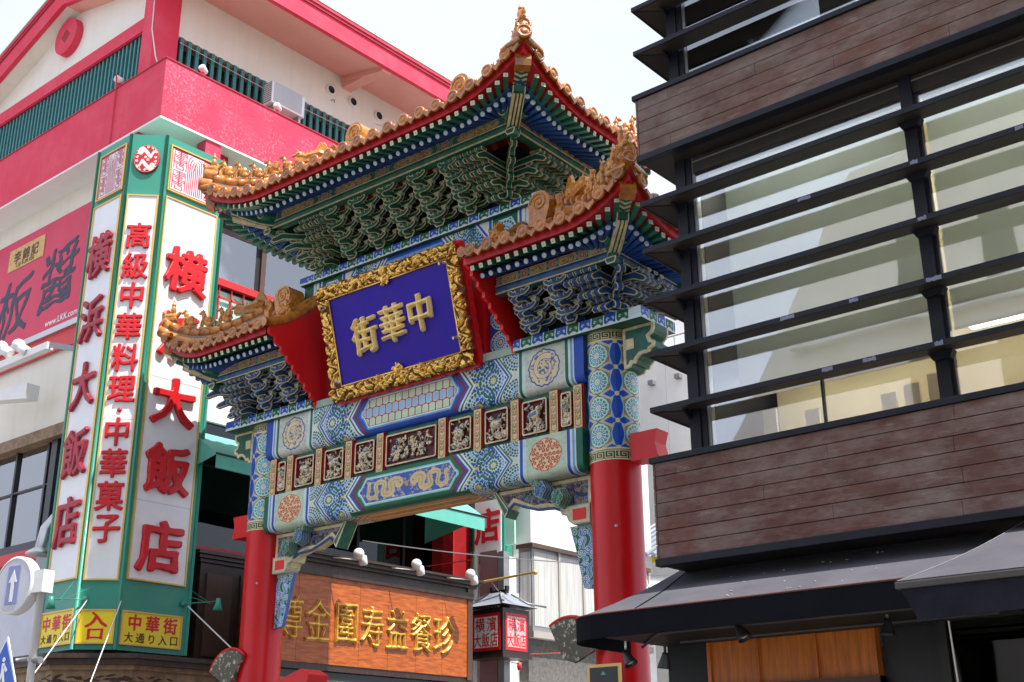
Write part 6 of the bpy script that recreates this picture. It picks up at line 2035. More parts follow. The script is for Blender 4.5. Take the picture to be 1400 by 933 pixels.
# left side: window strip and trims
boxpart('side_window_head', ht, (-32, 12.75, 8.70), (-21.3, YW + .36, 8.96), M['wood_carved'])
lw = part('side_window', ht, lambda b: b.box((-32, 13.02, 6.55), (-21.3, 13.04, 8.70), M['glass']))
for x in (-28.2, -26.7, -25.32, -24.0, -22.6):
    boxpart('mullion', lw, (x, 12.96, 6.5), (x + .07, 13.08, 8.7), M['black_frame'])
boxpart('mullion', lw, (-23.72, 12.90, 6.5), (-23.50, 13.08, 8.7), M['black_frame'])
boxpart('transom', lw, (-32, 12.97, 7.75), (-23.7, 13.06, 7.79), M['black_frame'])
boxpart('window_room', ht, (-32, 13.38, 6.4), (-21.3, 13.40, 8.8), M['curtain'])
boxpart('side_sill', ht, (-32, 12.84, 6.36), (-21.3, 13.4, 6.54), M['black_frame'])
boxpart('red_sill', ht, (-32, 12.78, 6.12), (-21.3, 13.3, 6.36), M['bal_red'])
boxpart('white_panel_wall', ht, (-32, 12.98, 3.8), (-21.3, 13.3, 6.12), M['sign_face_grey'])
# carved base under the tall sign
def fn(b):
    P = [(-23.5, 11.2), (-19.95, 11.2), (-18.85, 12.3), (-18.85, 15.6), (-20.6, 15.6), (-20.6, 13.0), (-23.5, 13.0)]
    def off(o): return [(-23.5, 11.2 - o), (-19.95 + .4 * o, 11.2 - o), (-18.85 + o, 12.3 - .4 * o), (-18.85 + o, 15.6), (-20.6, 15.6), (-20.6, 13.0), (-23.5, 13.0)]
    for z0, z1, o, m in ((3.78, 3.86, .02, M['wood_dark']), (3.68, 3.78, -.06, M['wood_dark']), (3.60, 3.68, -.16, M['wood_carved']), (3.0, 3.60, -.24, M['wood_carved']), (.3, 3.0, -.36, M['wood_dark'])):
        b.prism(off(o), z0, z1, 'z', m)
cb = part('carved_cornice', ht, fn)
rr = random.Random(12)
def fn(b):
    for face in range(3):
        for k in range(150):
            t = rr.random(); z = rr.uniform(3.05, 3.5)
            if face == 0: p = Vector((-23 + 3 * t, 11.44, z)); d = Vector((1, 0, 0))
            elif face == 1: p = Vector((-20.05 + 1.0 * t, 11.44 + .98 * t, z)); d = Vector((.7, .7, 0))
            else: p = Vector((-19.09, 12.5 + 2.9 * t, z)); d = Vector((0, 1, 0))
            a = rr.uniform(-.8, .8)
            b.tube([p - d * .07, p + Vector((0, 0, .03 * a)), p + d * .07 + Vector((0, 0, .06 * a))], [.006, .018, .006], M['wood_dark'], 5)
part('vine_carving', cb, fn, kind='stuff')

# dark timber cabinet left of the orange signboard
cab = empty('timber_cabinet', (0, 0, 0), label='dark carved timber cabinet between the tall sign and the left gate pillar', cat='cabinet')
boxpart('cabinet_body', cab, (-20.6, 14.0, 3.9), (-19.6, 15.5, 5.75), M['wood_dark'])
for k, o in enumerate((.0, .06, .12)):
    boxpart('cornice', cab, (-20.6, 13.95 - o, 5.75 + .07 * k), (-19.55 + o, 15.6 + o, 5.815 + .07 * k), M['wood_dark'])
boxpart('cabinet_panel', cab, (-19.6, 14.15, 4.0), (-19.57, 14.75, 5.55), M['brown_frame'])
boxpart('side_panel', cab, (-19.6, 14.95, 4.0), (-19.57, 15.4, 5.6), mat('burl_panel', (.14, .035, .015), .35, c2=(.04, .012, .008), vs=9))

# mint awning along the hotel
mw = empty('mint_awning', (0, 0, 0), label='mint green canvas awning along the upper floor behind the gate', cat='awning')
def fn(b):
    n = 10; pr = []
    for i in range(n + 1):
        t = i / n * math.pi / 2
        pr.append((-18.75 - 1.9 * (1 - math.sin(t)) * 0 - 1.9 * (1 - math.cos(t)), 7.55 + 1.0 * math.sin(t)))
    pr = [(-18.7, 7.62)] + [(-18.7 - 1.95 * (i / n), 7.62 + .95 * (1 - (1 - i / n) ** 1.6)) for i in range(1, n + 1)]
    for i in range(n):
        b.poly([(pr[i][0], 13.5, pr[i][1]), (pr[i][0], 21.2, pr[i][1]), (pr[i + 1][0], 21.2, pr[i + 1][1]), (pr[i + 1][0], 13.5, pr[i + 1][1])], M['mint'])
    for y in (13.5, 21.2):
        b.poly([(x, y, z) for x, z in pr] + [(-20.65, y, 7.25)], M['mint'])
    b.poly([(-18.7, 13.5, 7.36), (-18.7, 21.2, 7.30), (-18.7, 21.2, 7.62), (-18.7, 13.5, 7.62)], M['mint'])
part('canopy', mw, fn)
part('front_bar', mw, lambda b: b.tube([(-18.7, 13.5, 7.64), (-18.7, 21.3, 7.64)], .025, M['black_frame'], 6))

# ------------------------------------------------------------------ the tall folded sign
ts = empty('tall_sign', (0, 0, 0), label='tall three sided green and white sign with red Chinese characters', cat='sign')
CX, CY = -19.3, 12.13
DX, DY = -19.80, 11.62                      # corner between the slanting and the left face
ZB, ZTOP = 3.94, 14.12
pl = [(CX, CY), (CX, 13.60), (-20.5, 13.60), (-20.9, 13.2), (-20.96, DY), (DX, DY)]
part('sign_body', ts, lambda b: b.prism([(x - .0, y) for x, y in pl], ZB, ZTOP, 'z', M['sign_green']))
faces = {'right': ((CX, CY), (CX, 13.60), Vector((1, 0, 0))), 'middle': ((DX, DY), (CX, CY), Vector((.7, -.72, 0)).normalized()), 'left': ((-20.96, DY), (DX, DY), Vector((0, -1, 0)))}
FM = {}
for k, (p, q, nn) in faces.items():
    dvec = Vector((q[0] - p[0], q[1] - p[1], 0)); L = dvec.length
    FM[k] = (frame_matrix((p[0], p[1], 0), dvec, (0, 0, 1)), L)
def panel(k, x0, x1, z0, z1, m, name, depth=.03, rim=True, uv=False):
    MM, L = FM[k]
    def fn(b):
        b.box((x0, z0, 0), (x1, z1, depth), m) if not uv else (b.box((x0, z0, 0), (x1, z1, depth), m, skip=('t',)), b.poly([(x0, z0, depth), (x1, z0, depth), (x1, z1, depth), (x0, z1, depth)], m, [(0, 0), (1, 0), (1, 1), (0, 1)]))
    o = part(name, ts, fn, M=MM)
    if rim:
        t = .028
        def fr(b):
            b.box((x0 - t, z0 - t, 0), (x0, z1 + t, depth + .02), M['sign_gold']); b.box((x1, z0 - t, 0), (x1 + t, z1 + t, depth + .02), M['sign_gold'])
            b.box((x0, z0 - t, 0), (x1, z0, depth + .02), M['sign_gold']); b.box((x0, z1, 0), (x1, z1 + t, depth + .02), M['sign_gold'])
        part('gold_frame', o, fr)
    return o, MM
LR = FM['right'][1]; LM = FM['middle'][1]; LL = FM['left'][1]
o, MM = panel('right', .11, 1.30, 5.20, 12.76, M['sign_white'], 'white_panel')
for ch, z in zip('横浜大飯店', (11.30, 9.93, 8.60, 7.28, 5.83)):
    write(ch, o, Matrix.Translation((.69, z, .04)), .98, M['sign_red'], offset=.034, depth=.075, bevel=.010, hy=1.0)
panel('right', .12, 1.28, 12.95, 13.92, A['seal'], 'seal_panel', uv=True)
o, MM = panel('right', .09, 1.30, 4.06, 4.60, M['sign_yellow'], 'yellow_panel')
for i, ch in enumerate('中華街'):
    write(ch, o, Matrix.Translation((.34 + .37 * i, 4.43, .03)), .30, M['sign_red'], offset=.022, depth=.006)
for i, ch in enumerate('大通り入口'):
    write(ch, o, Matrix.Translation((.24 + .235 * i, 4.17, .03)), .19, M['ink_text'], offset=.012, depth=.006)
for z in (9.02, 6.62):
    boxpart('panel_joint', o, (.11, z, .030), (1.30, z + .012, .032), M['sign_face_grey'])
o, MM = panel('middle', .09, LM - .07, 5.16, 12.72, M['sign_white'], 'white_panel')
boxpart('panel_joint', o, (.09, 8.1, .030), (LM - .07, 8.112, .032), M['sign_face_grey'])
zs = iter((11.85, 11.20, 10.58, 9.94, 9.31, 8.69, 8.28, 7.86, 7.26, 6.65, 6.05))
for ch in '高級中華料理・中華菓子':
    z = next(zs)
    if ch == '・':
        part('middle_dot', o, lambda b: b.lathe([(0, .02), (.045, .02), (.045, 0)], (LM / 2 + .01, z, .03), (0, 0, 1), M['sign_red'], 14)); continue
    write(ch, o, Matrix.Translation((LM / 2 + .01, z, .035)), .51, M['sign_red'], offset=.026, depth=.045, bevel=.006, hy=1.12)
def fn(b):
    b.lathe([(.205, 0), (.215, .03), (.20, .05), (0, .05)], (0, 0, 0), (0, 0, 1), M['sign_red_dark'], 32)
mm = FM['middle'][0]
dd = part('dragon_disc', ts, fn, M=mm @ Matrix.Translation((LM / 2, 13.55, 0)) @ Matrix.Diagonal((1.22, 1.5, 1, 1)))
def fn(b):
    n = 36; pts = [(.203 * math.cos(2 * math.pi * i / n), .203 * math.sin(2 * math.pi * i / n), .052) for i in range(n)]
    b.poly(pts, A['disc'], [((x + .22) / .44, (y + .22) / .44) for x, y, _ in pts])
part('disc_face', dd, fn)
o, MM = panel('middle', .07, LM - .05, 4.06, 4.60, M['sign_yellow'], 'yellow_panel')
write('入', o, Matrix.Translation((LM / 2 + .01, 4.45, .03)), .28, M['sign_red'], offset=.030, depth=.006, wx=1.4)
write('口', o, Matrix.Translation((LM / 2 + .01, 4.20, .03)), .22, M['sign_red'], offset=.030, depth=.006, wx=1.5)
o, MM = panel('left', .15, LL - .09, 5.2, 12.74, M['sign_white'], 'white_panel')
for ch, z in zip('横浜大飯店', (11.58, 10.22, 8.88, 7.55, 6.25)):
    write(ch, o, Matrix.Translation((LL / 2 + .02, z, .05)), .80, M['sign_red_dark'], offset=.024, depth=.06, bevel=.008, hy=1.20)
panel('left', .18, LL - .10, 12.92, 13.90, A['seal'], 'seal_panel', uv=True)
o, MM = panel('left', .10, LL - .06, 4.06, 4.62, M['sign_yellow'], 'yellow_panel')
for i, ch in enumerate('中華街'):
    write(ch, o, Matrix.Translation((.27 + .33 * i, 4.43, .03)), .28, M['sign_red'], offset=.022, depth=.006)
for i, ch in enumerate('大通り入口'):
    write(ch, o, Matrix.Translation((.22 + .195 * i, 4.17, .03)), .165, M['ink_text'], offset=.012, depth=.006)
for (x, y) in ((CX, CY), (DX, DY), (-20.96, DY), (CX, 13.6)):
    part('corner_post', ts, lambda b: b.tube([(x, y, ZB), (x, y, ZTOP)], .035, M['sign_green'], 8))
# little green picture lamps on thin arms
def piclamp(base, head, stays, label):
    t = empty('picture_lamp', base, label=label, cat='lamp', group='green lamps on thin arms at the foot of the tall sign')
    B = Vector(base); H = Vector(head) - B
    part('base_plate', t, lambda b: b.lathe([(.06, 0), (.06, .03), (.03, .05), (0, .05)], (0, 0, 0), H, M['sign_green'], 12))
    part('arm', t, lambda b: b.tube([(0, 0, 0), H + Vector((0, 0, .05))], .010, M['sign_green'], 6))
    part('shade', t, lambda b: b.lathe([(0, .10), (.04, .10), (.045, .03), (.09, -.11), (.08, -.11), (.035, 0), (0, .02)], H, (0, 0, 1), M['sign_green'], 14))
    for s in stays:
        part('stay', t, lambda b: b.tube([H * .8, Vector(s) - B], .004, M['sign_green'], 5))
piclamp((-19.27, 13.45, 4.86), (-18.45, 13.62, 4.80), [(-19.28, 12.9, 5.12), (-19.28, 13.55, 5.15)], 'small green lamp on a long arm at the right foot of the tall sign')
piclamp((-19.72, 11.72, 4.80), (-19.55, 10.98, 4.66), [(-19.5, 11.9, 5.1), (-19.85, 11.6, 5.2)], 'small green lamp on a short arm in front of the slanting yellow panel')

# ------------------------------------------------------------------ rose banner and its floodlights
bn = empty('rose_banner', (0, 0, 0), label='large rose red advertising banner with dark brush characters on the hotel side', cat='banner')
boxpart('banner_face', bn, (-31, 12.92, 11.42), (-21.2, 12.97, 14.30), M['banner'])
MB_ = frame_matrix((0, 12.918, 0), (1, 0, 0), (0, 0, 1))
for ch, x, z, s in (('醤', -24.45, 12.75, 1.65), ('板', -26.35, 12.45, 1.60), ('豆', -28.4, 12.5, 1.6)):
    write(ch, bn, MB_ @ Matrix.Translation((x, z, 0)), s, M['banner_ink'], offset=.012, depth=.006, shear=.10, brush=1.6, edge=.010)
gp = boxpart('gold_plate', bn, (-26.9, 12.905, 13.49), (-25.28, 12.918, 14.06), M['lk_gold'])
for i, ch in enumerate('李錦記'):
    write(ch, gp, MB_ @ Matrix.Translation((-26.5 + .40 * i, 13.80, .014)), .34, M['ink_text'], offset=.02, depth=.004)
write('LEE KUM KEE', gp, MB_ @ Matrix.Translation((-26.09, 13.58, .014)), .14, M['ink_text'], offset=.01, depth=.004)
write('www.LKK.com', bn, MB_ @ Matrix.Translation((-24.08, 11.62, 0)), .22, M['white_metal'], offset=.012, depth=.004)
boxpart('bottom_rail', bn, (-31, 12.86, 11.28), (-21.2, 12.99, 11.42), M['alu'])
boxpart('red_strip', bn, (-31, 12.93, 10.85), (-21.2, 12.99, 11.28), M['bal_red'])
fb = empty('floodlight_tray', (0, 0, 0), label='white metal tray and stays that carry the floodlights below the rose banner', cat='bracket')
part('tray', fb, lambda b: b.box((-30, 12.05, 10.36), (-22.9, 12.2, 10.52), M['white_metal']))
part('stay', fb, lambda b: b.prism([(-22.9, 10.40), (-21.0, 9.78), (-21.0, 9.90), (-22.9, 10.52)], 12.1, 12.14, 'y', M['grey_metal']))
part('stay', fb, lambda b: b.prism([(-26.4, 9.95), (-24.0, 9.55), (-24.0, 9.9), (-26.4, 10.1)], 12.3, 12.6, 'y', M['white_metal']))
def flood(loc, d1, d2, label, group, s=1.0):
    t = empty('floodlight', loc, label=label, cat='floodlight', group=group)
    def can(b, c, d, r, L):
        b.lathe([(0, 0), (r * .7, .0), (r, .02), (r, L), (r * .92, L + .01), (0, L - .01)], c, d, M['white_metal'], 16)
    part('lamp_head', t, lambda b: b.blob((0, 0, 0), .115 * s, M['white_metal'], None, 14, 10))
    part('lamp_can', t, lambda b: can(b, Vector(d1) * .10 * s, d2, .09 * s, .18 * s))
    part('arm', t, lambda b: b.tube([(0, 0, -.05), Vector((-.05, .15, -.16)) * s], .014, M['white_metal'], 6))
    return t
flood((-24.02, 12.0, 10.68), (.7, 0, -.5), (.5, .3, -.4), 'white floodlight with two round heads nearest the tall sign, below the banner', 'white floodlights on the tray below the banner', 1.25)
flood((-24.78, 12.0, 10.82), (.7, 0, -.5), (.5, .3, -.4), 'white floodlight cut by the left picture edge, below the banner', 'white floodlights on the tray below the banner', 1.25)

# ------------------------------------------------------------------ orange signboard
og = empty('orange_signboard', (0, 0, 0), label='orange varnished wooden signboard with seven gold Chinese characters under a dark cap', cat='signboard')
XO = -18.0
bd = boxpart('board_frame', og, (XO - .30, 14.3, 3.74), (XO - .02, 20.02, 5.90), M['wood_dark'])
boxpart('end_board', og, (XO - .30, 19.84, 3.80), (XO + .02, 20.0, 5.74), M['brown_frame'])
for i in range(7):
    y0 = 14.32 + .79 * i
    boxpart('board_panel', og, (XO - .02, y0 + .003, 3.86), (XO, y0 + .787, 5.50), M['wood_orange'])
boxpart('top_moulding', og, (XO - .02, 14.3, 5.50), (XO + .05, 20.0, 5.64), M['wood_dark'])
for k, (o1, z0, z1) in enumerate(((.05, 5.74, 5.80), (.13, 5.80, 5.87), (.20, 5.87, 5.92))):
    boxpart('cap', og, (XO - .35 - .02 * k, 14.25, z0), (XO + o1, 20.1 + .04 * k, z1), M['wood_dark'])
OM = frame_matrix((XO, 0, 0), (0, 1, 0), (0, 0, 1))
for ch, y, z in zip('尊金圍寿益餐珍', (14.93, 15.60, 16.33, 17.02, 17.72, 18.42, 19.10), (4.66,) * 7):
    write(ch, og, OM @ Matrix.Translation((y, z, .0)), .66, M['gold_leaf_char'], offset=.010, depth=.06, bevel=.030, hy=1.30)
boxpart('lower_sill', og, (XO - .3, 14.2, 3.58), (XO - .08, 20.0, 3.72), M['black_frame'])
for i, (y, lab) in enumerate(((16.12, 'left'), (17.72, 'middle'), (19.36, 'right'))):
    flood((XO + .52, y, 5.93), (.2, .75, -.35), (-.1, .25, -.5), {'left': 'silver floodlight pair on the dark cap, over the second gold character', 'middle': 'silver floodlight pair on the dark cap, over the fifth gold character', 'right': 'silver floodlight pair at the right end of the dark cap'}[lab], 'floodlights on the cap of the orange signboard', .95)
    part('cap_arm', og, lambda b: b.tube([(XO - .1, y - .45, 5.90), (XO + .52, y - .05, 5.80)], .012, M['white_metal'], 5))
# ------------------------------------------------------------------ street lantern of the hotel
ln = empty('hanging_lantern_sign', (0, 0, 0), label='small square lantern sign with a tiled roof and red Chinese characters', cat='lantern')
x0, x1, y0, y1 = -18.50, -17.55, 20.5, 21.4
boxpart('lantern_box', ln, (x0, y0, 4.36), (x1, y1, 5.36), M['black_frame'])
boxpart('base_board', ln, (x0 - .04, y0 - .04, 4.30), (x1 + .04, y1 + .04, 4.37), M['wood_dark'])
pn = boxpart('front_panel', ln, (x0 + .07, y0 - .012, 4.46), (x1 - .07, y0, 5.26), M['sign_red'])
boxpart('panel_field', pn, (x0 + .14, y0 - .016, 4.53), (x1 - .14, y0 - .012, 5.19), M['sign_white'])
LMx = frame_matrix((0, y0 - .017, 0), (1, 0, 0), (0, 0, 1))
for ch, x, z, w in (('横', -18.20, 5.02, 1), ('濱', -17.86, 5.02, 1), ('大', -18.27, 4.69, .8), ('飯', -18.03, 4.69, .8), ('店', -17.79, 4.69, .8)):
    write(ch, pn, LMx @ Matrix.Translation((x, z, 0)), .30, M['sign_red'], offset=.006, depth=.004, wx=w, hy=1.1)
pn = boxpart('side_panel', ln, (x1, y0 + .08, 4.46), (x1 + .012, y1 - .08, 5.26), M['sign_red'])
boxpart('panel_field', pn, (x1 + .012, y0 + .14, 4.53), (x1 + .016, y1 - .14, 5.19), mat('faded_pink_panel', (.80, .42, .42), .4))
RMx = frame_matrix((x1 + .017, 0, 0), (0, 1, 0), (0, 0, 1))
for ch, x, z, w in (('横', 20.80, 5.02, 1), ('濱', 21.10, 5.02, 1), ('大', 20.74, 4.69, .8), ('飯', 20.95, 4.69, .8), ('店', 21.16, 4.69, .8)):
    write(ch, pn, RMx @ Matrix.Translation((x, z, 0)), .28, M['sign_red'], offset=.006, depth=.004, wx=w, hy=1.1)
def fn(b):
    cx, cy = (x0 + x1) / 2, (y0 + y1) / 2; e = .16
    n = 5
    def ring(s, z): return [(cx - s * (x1 - x0 + 2 * e) / 2, cy - s * (y1 - y0 + 2 * e) / 2, z), (cx + s * (x1 - x0 + 2 * e) / 2, cy - s * (y1 - y0 + 2 * e) / 2, z), (cx + s * (x1 - x0 + 2 * e) / 2, cy + s * (y1 - y0 + 2 * e) / 2, z), (cx - s * (x1 - x0 + 2 * e) / 2, cy + s * (y1 - y0 + 2 * e) / 2, z)]
    R = [ring(1 - .75 * i / n, 5.42 + .33 * (i / n) ** 1.5) for i in range(n + 1)]
    for i in range(n):
        for j in range(4):
            b.poly([R[i][j], R[i][(j + 1) % 4], R[i + 1][(j + 1) % 4], R[i + 1][j]], M['roof_blue_grey'])
    b.poly(R[0][::-1], M['wood_dark'])
rf = part('lantern_roof', ln, fn)
def fn(b):
    cx, cy = (x0 + x1) / 2, (y0 + y1) / 2
    b.box((cx - .22, cy - .05, 5.75), (cx + .22, cy + .05, 5.82), M['black_frame']); 
    for s in (-1, 1): b.box((cx + s * .22 - .03, cy - .05, 5.80), (cx + s * .22 + .03, cy + .05, 5.90), M['black_frame'])
part('roof_ridge', rf, fn)
for sx in (-1, 1):
    for sy in (-1, 1):
        part('roof_hip', rf, lambda b: b.tube([((x0 + x1) / 2 + sx * .18, (y0 + y1) / 2 + sy * .18, 5.74), ((x0 + x1) / 2 + sx * .45, (y0 + y1) / 2 + sy * .45, 5.53), ((x0 + x1) / 2 + sx * .75, (y0 + y1) / 2 + sy * .74, 5.45)], .022, M['grey_metal'], 6))
b = MB(); b.box((-.015, -.05, 0), (.015, .05, .04), M['wood_dark']); dm = b.mesh('dentil')
for k in range(9):
    link('dentil', dm, rf, loc=(x0 + .05 + k * .105, y0 - .08, 5.36))
part('lantern_arm', ln, lambda b: b.tube([(-19.6, 20.2, 5.86), (-16.95, 20.9, 6.10)], .028, M['sign_gold'], 8))
part('arm_knob', ln, lambda b: b.blob((-16.95, 20.9, 6.10), .06, M['sign_gold']))
part('hanger', ln, lambda b: b.tube([(-18.0, 20.6, 6.0), (-18.02, 20.9, 5.8)], .008, M['alu'], 5))

# upright pole behind the lantern
pole = empty('service_pole', (0, 0, 0), label='mauve column with white downpipe beside the lantern sign', cat='column')
boxpart('column', pole, (-18.62, 20.95, 0), (-18.1, 21.25, 6.75), M['mauve'])
part('downpipe', pole, lambda b: b.tube([(-18.74, 20.95, 0), (-18.74, 20.95, 6.8)], .06, M['white_metal'], 8))
part('grey_post', pole, lambda b: b.box((-18.08, 20.95, 0), (-17.9, 21.15, 6.7), M['grey_metal']))

# second projecting sign
s2 = empty('projecting_sign', (0, 0, 0), label='narrow white projecting sign showing a red character beyond the gate opening', cat='sign')
boxpart('sign_box', s2, (-19.76, 22.0, 6.78), (-18.79, 22.3, 12.0), M['sign_green'])
f = boxpart('sign_face', s2, (-19.70, 21.97, 6.95), (-18.86, 22.0, 11.9), M['sign_white'])
FMx = frame_matrix((0, 21.965, 0), (1, 0, 0), (0, 0, 1))
for ch, z in (('店', 7.62), ('飯', 8.72), ('大', 9.8)):
    write(ch, f, FMx @ Matrix.Translation((-19.27, z, 0)), .84, M['sign_red'], offset=.020, depth=.03, hy=1.05)
boxpart('side_flange', s2, (-18.79, 22.05, 7.1), (-18.5, 22.1, 12.0), M['mint_pale'])
b = MB(); b.box((-20.3, 22.2, 7.15), (-19.78, 22.35, 7.85), M['sign_green']); 
o = b.build('green_bracket_board', s2)

# red street lamps on thin arms
def redlamp(p, q, label):
    t = empty('red_arm_lamp', p, label=label, cat='lamp', group='small red lamps on thin arms')
    H = Vector(q) - Vector(p)
    part('arm', t, lambda b: b.tube([(0, 0, 0), H + Vector((0, 0, .06))], .012, M['bal_red'], 6))
    part('shade', t, lambda b: b.lathe([(0, .08), (.05, .08), (.055, -.02), (.04, -.08), (0, -.08)], H, (0, 0, 1), M['bal_red'], 12))
redlamp((-20.0, 20.6, 6.55), (-18.55, 21.2, 6.60), 'small red lamp at the foot of the narrow projecting sign')
redlamp((-17.5, 21.4, 4.42), (-16.35, 22.6, 4.42), 'small red lamp on an arm right of the lantern sign')
redlamp((-17.9, 21.2, 4.25), (-17.42, 20.9, 4.12), 'small red lamp hanging directly below the lantern sign')

# ------------------------------------------------------------------ white building further down the street
wb = empty('white_building', (0, 0, 0), label='plain white building with a grey bay window behind the gate', cat='building')
boxpart('wall', wb, (-24, 22.36, 0), (-18.25, 27.5, 10.6), M['white_plaster'])
boxpart('front_wing', wb, (-18.85, 21.45, 0), (-18.25, 22.36, 6.7), M['white_plaster'])
bay = part('bay_window', wb, lambda b: (b.box((-18.25, 21.9, 5.0), (-17.85, 26.6, 6.9), M['grey_metal'])))
boxpart('bay_roof', bay, (-18.25, 21.8, 6.9), (-17.75, 26.7, 7.0), M['brown_frame'])
for i in range(5):
    y = 21.97 + i * .95
    boxpart('window_pane', bay, (-17.85, y, 5.12), (-17.84, y + .88, 6.82), M['curtain'])
    boxpart('window_frame', bay, (-17.86, y + .88, 5.05), (-17.80, y + .95, 6.9), M['tan_wall'])
boxpart('side_pane', bay, (-18.2, 21.89, 5.12), (-17.9, 21.9, 6.82), M['curtain'])
boxpart('bay_sill', bay, (-18.25, 21.85, 4.85), (-17.78, 26.7, 5.0), M['tan_wall'])
boxpart('grey_apron', wb, (-18.25, 21.9, 3.9), (-17.98, 26.7, 4.85), mat('rough_grey_render', (.13, .125, .12), .9, var=.4, vs=12, bump=.5))
boxpart('white_canopy', wb, (-18.25, 21.6, 3.3), (-17.3, 27.5, 3.78), M['white_plaster'])
boxpart('canopy_trim', wb, (-18.3, 21.55, 3.15), (-17.25, 27.5, 3.3), M['tan_wall'])

fw = empty('tall_white_building', (0, 0, 0), label='tall blank white building with a roof railing at the end of the street', cat='building')
boxpart('wall', fw, (-40, 33, 0), (-14, 40, 15.35), M['white_plaster'])
boxpart('parapet', fw, (-40, 33.6, 15.35), (-14, 40, 15.5), M['white_plaster'])
for k in range(24):
    x = -24 + k * .42
    part('railing_post', fw, lambda b: b.tube([(x, 33.1, 15.3), (x, 33.1, 16.0)], .02, M['sign_face_grey'], 5))
part('handrail', fw, lambda b: b.tube([(-24, 33.1, 16.02), (-14, 33.1, 16.02)], .03, M['grey_metal'], 5))
boxpart('penthouse', fw, (-40, 35, 15.5), (-14, 40, 19.5), M['white_plaster'])
for x in (-21.5, -20.45, -19.4):
    l = part('wall_light', fw, lambda b: b.box((x - .10, 32.8, 14.4), (x + .10, 33.0, 14.55), M['grey_metal']))
for x in (-23, -21, -19, -17):
    boxpart('panel_joint', fw, (x, 32.995, 0), (x + .02, 33.0, 15.3), M['sign_face_grey'])

gr = empty('grey_sheet_roof', (0, 0, 0), label='low blue grey corrugated roof behind the right pillar', cat='roof')
part('roof_sheet', gr, lambda b: b.poly([(-19.5, 27.0, 7.6), (-16.5, 27.0, 7.2), (-16.5, 30.5, 8.9), (-19.5, 30.5, 9.3)], M['roof_blue_grey']))
b = MB(); b.tube([(0, 0, 0), (0, 3.5, 1.7)], .07, M['roof_blue_grey'], 6); rm_ = b.mesh('roof_rib')
for k in range(12): link('roof_rib', rm_, gr, loc=(-19.3 + .24 * k, 27.0, 7.62 - .032 * k))
boxpart('gable_board', gr, (-19.6, 30.4, 8.9), (-16.4, 30.6, 9.5), M['black_frame'])
mp = empty('mint_trimmed_awning', (0, 0, 0), label='white sloping shop roof with a thin green edge seen right of the pillar', cat='awning')
part('canopy', mp, lambda b: b.poly([(-18.2, 25.8, 6.3), (-16.2, 25.8, 5.7), (-16.3, 27.5, 6.7), (-18.3, 27.5, 7.0)], M['white_plaster']))
part('green_edge', mp, lambda b: b.tube([(-18.2, 25.78, 6.55), (-17.3, 25.78, 6.45), (-17.1, 25.78, 6.2), (-16.2, 25.78, 5.75)], .025, M['mint'], 5))
for i, (x, z, r) in enumerate(((-18.75, 7.45, .14), (-18.5, 7.55, .16), (-18.32, 7.42, .12), (-18.1, 7.3, .07), (-17.87, 7.22, .07), (-17.65, 7.12, .07), (-17.4, 7.02, .07))):
    o = part('yellow_lantern', None, lambda b: b.blob((0, 0, 0), (r, r, r * .9), M['yellow_lantern'], None, 12, 8), loc=(x, 28, z))
    tag(o, ('leftmost yellow lantern of the string, touching the right gate pillar', 'largest yellow lantern of the string right of the right pillar', 'yellow lantern just under the largest one of the string', 'first of the four tiny lanterns trailing right under the boards', 'second of the four tiny lanterns trailing right under the boards', 'third of the four tiny lanterns trailing right under the boards', 'last tiny yellow lantern at the right end of the string')[i], 'lantern', 'string of small yellow lanterns')

# ------------------------------------------------------------------ fan ornaments at the pillars
for sx in (-1, 1):
    Mf = GM @ Matrix.Translation((sx * (4.10 if sx < 0 else 3.28), -.42, 3.62 if sx < 0 else 3.50)) @ Matrix.Rotation(-.25 if sx < 0 else .35, 4, 'Y')
    fo = empty('fan_ornament', None, M=Mf, label='fan shaped speckled stone plaque with red rim beside the left pillar' if sx < 0 else 'fan shaped stone plaque with red rim half hidden behind the long awning', cat='ornament', group='fan shaped plaques on the gate pillars')
    R = .54 if sx > 0 else .52
    arc = [(R * math.sin(a), -.25 + R * math.cos(a)) for a in np.linspace(-.98, .98, 18)]
    arc2 = [(x * 1.06, (z + .25) * 1.04 - .25) for x, z in arc]
    part('stone_face', fo, lambda b: b.prism(arc + [(.10, -.28), (-.10, -.28)], -.03, .03, 'y', M['stone_fan']))
    part('rim', fo, lambda b: b.tube([(x, 0, z) for x, z in arc2], .024, M['gate_red_flat'], 7))
def fn(b):
    b.prism([(-3.9, 3.2), (-3.3, 3.26), (-2.45, 3.50), (-2.25, 3.40), (-2.3, 3.25), (-3.4, 3.05), (-4.2, 3.05)], -.22, .22, 'y', M['gate_red_flat'])
part('red_crosspiece', gate, fn)
nb = empty('pillar_plaque', None, M=GM @ Matrix.Translation((3.75, -.42, 3.0)), label='small black plaque with gold edge low on the right pillar', cat='plaque')
boxpart('plaque_board', nb, (-.26, -.02, -.25), (.26, .02, .16), M['sign_gold'])
boxpart('plaque_face', nb, (-.22, -.03, -.23), (.22, -.02, .12), M['lamp_black'])
part('plaque_emblem', nb, lambda b: b.prism([(-.04, .02), (.0, .07), (.04, .02)], -.034, -.03, 'y', M['mint']))

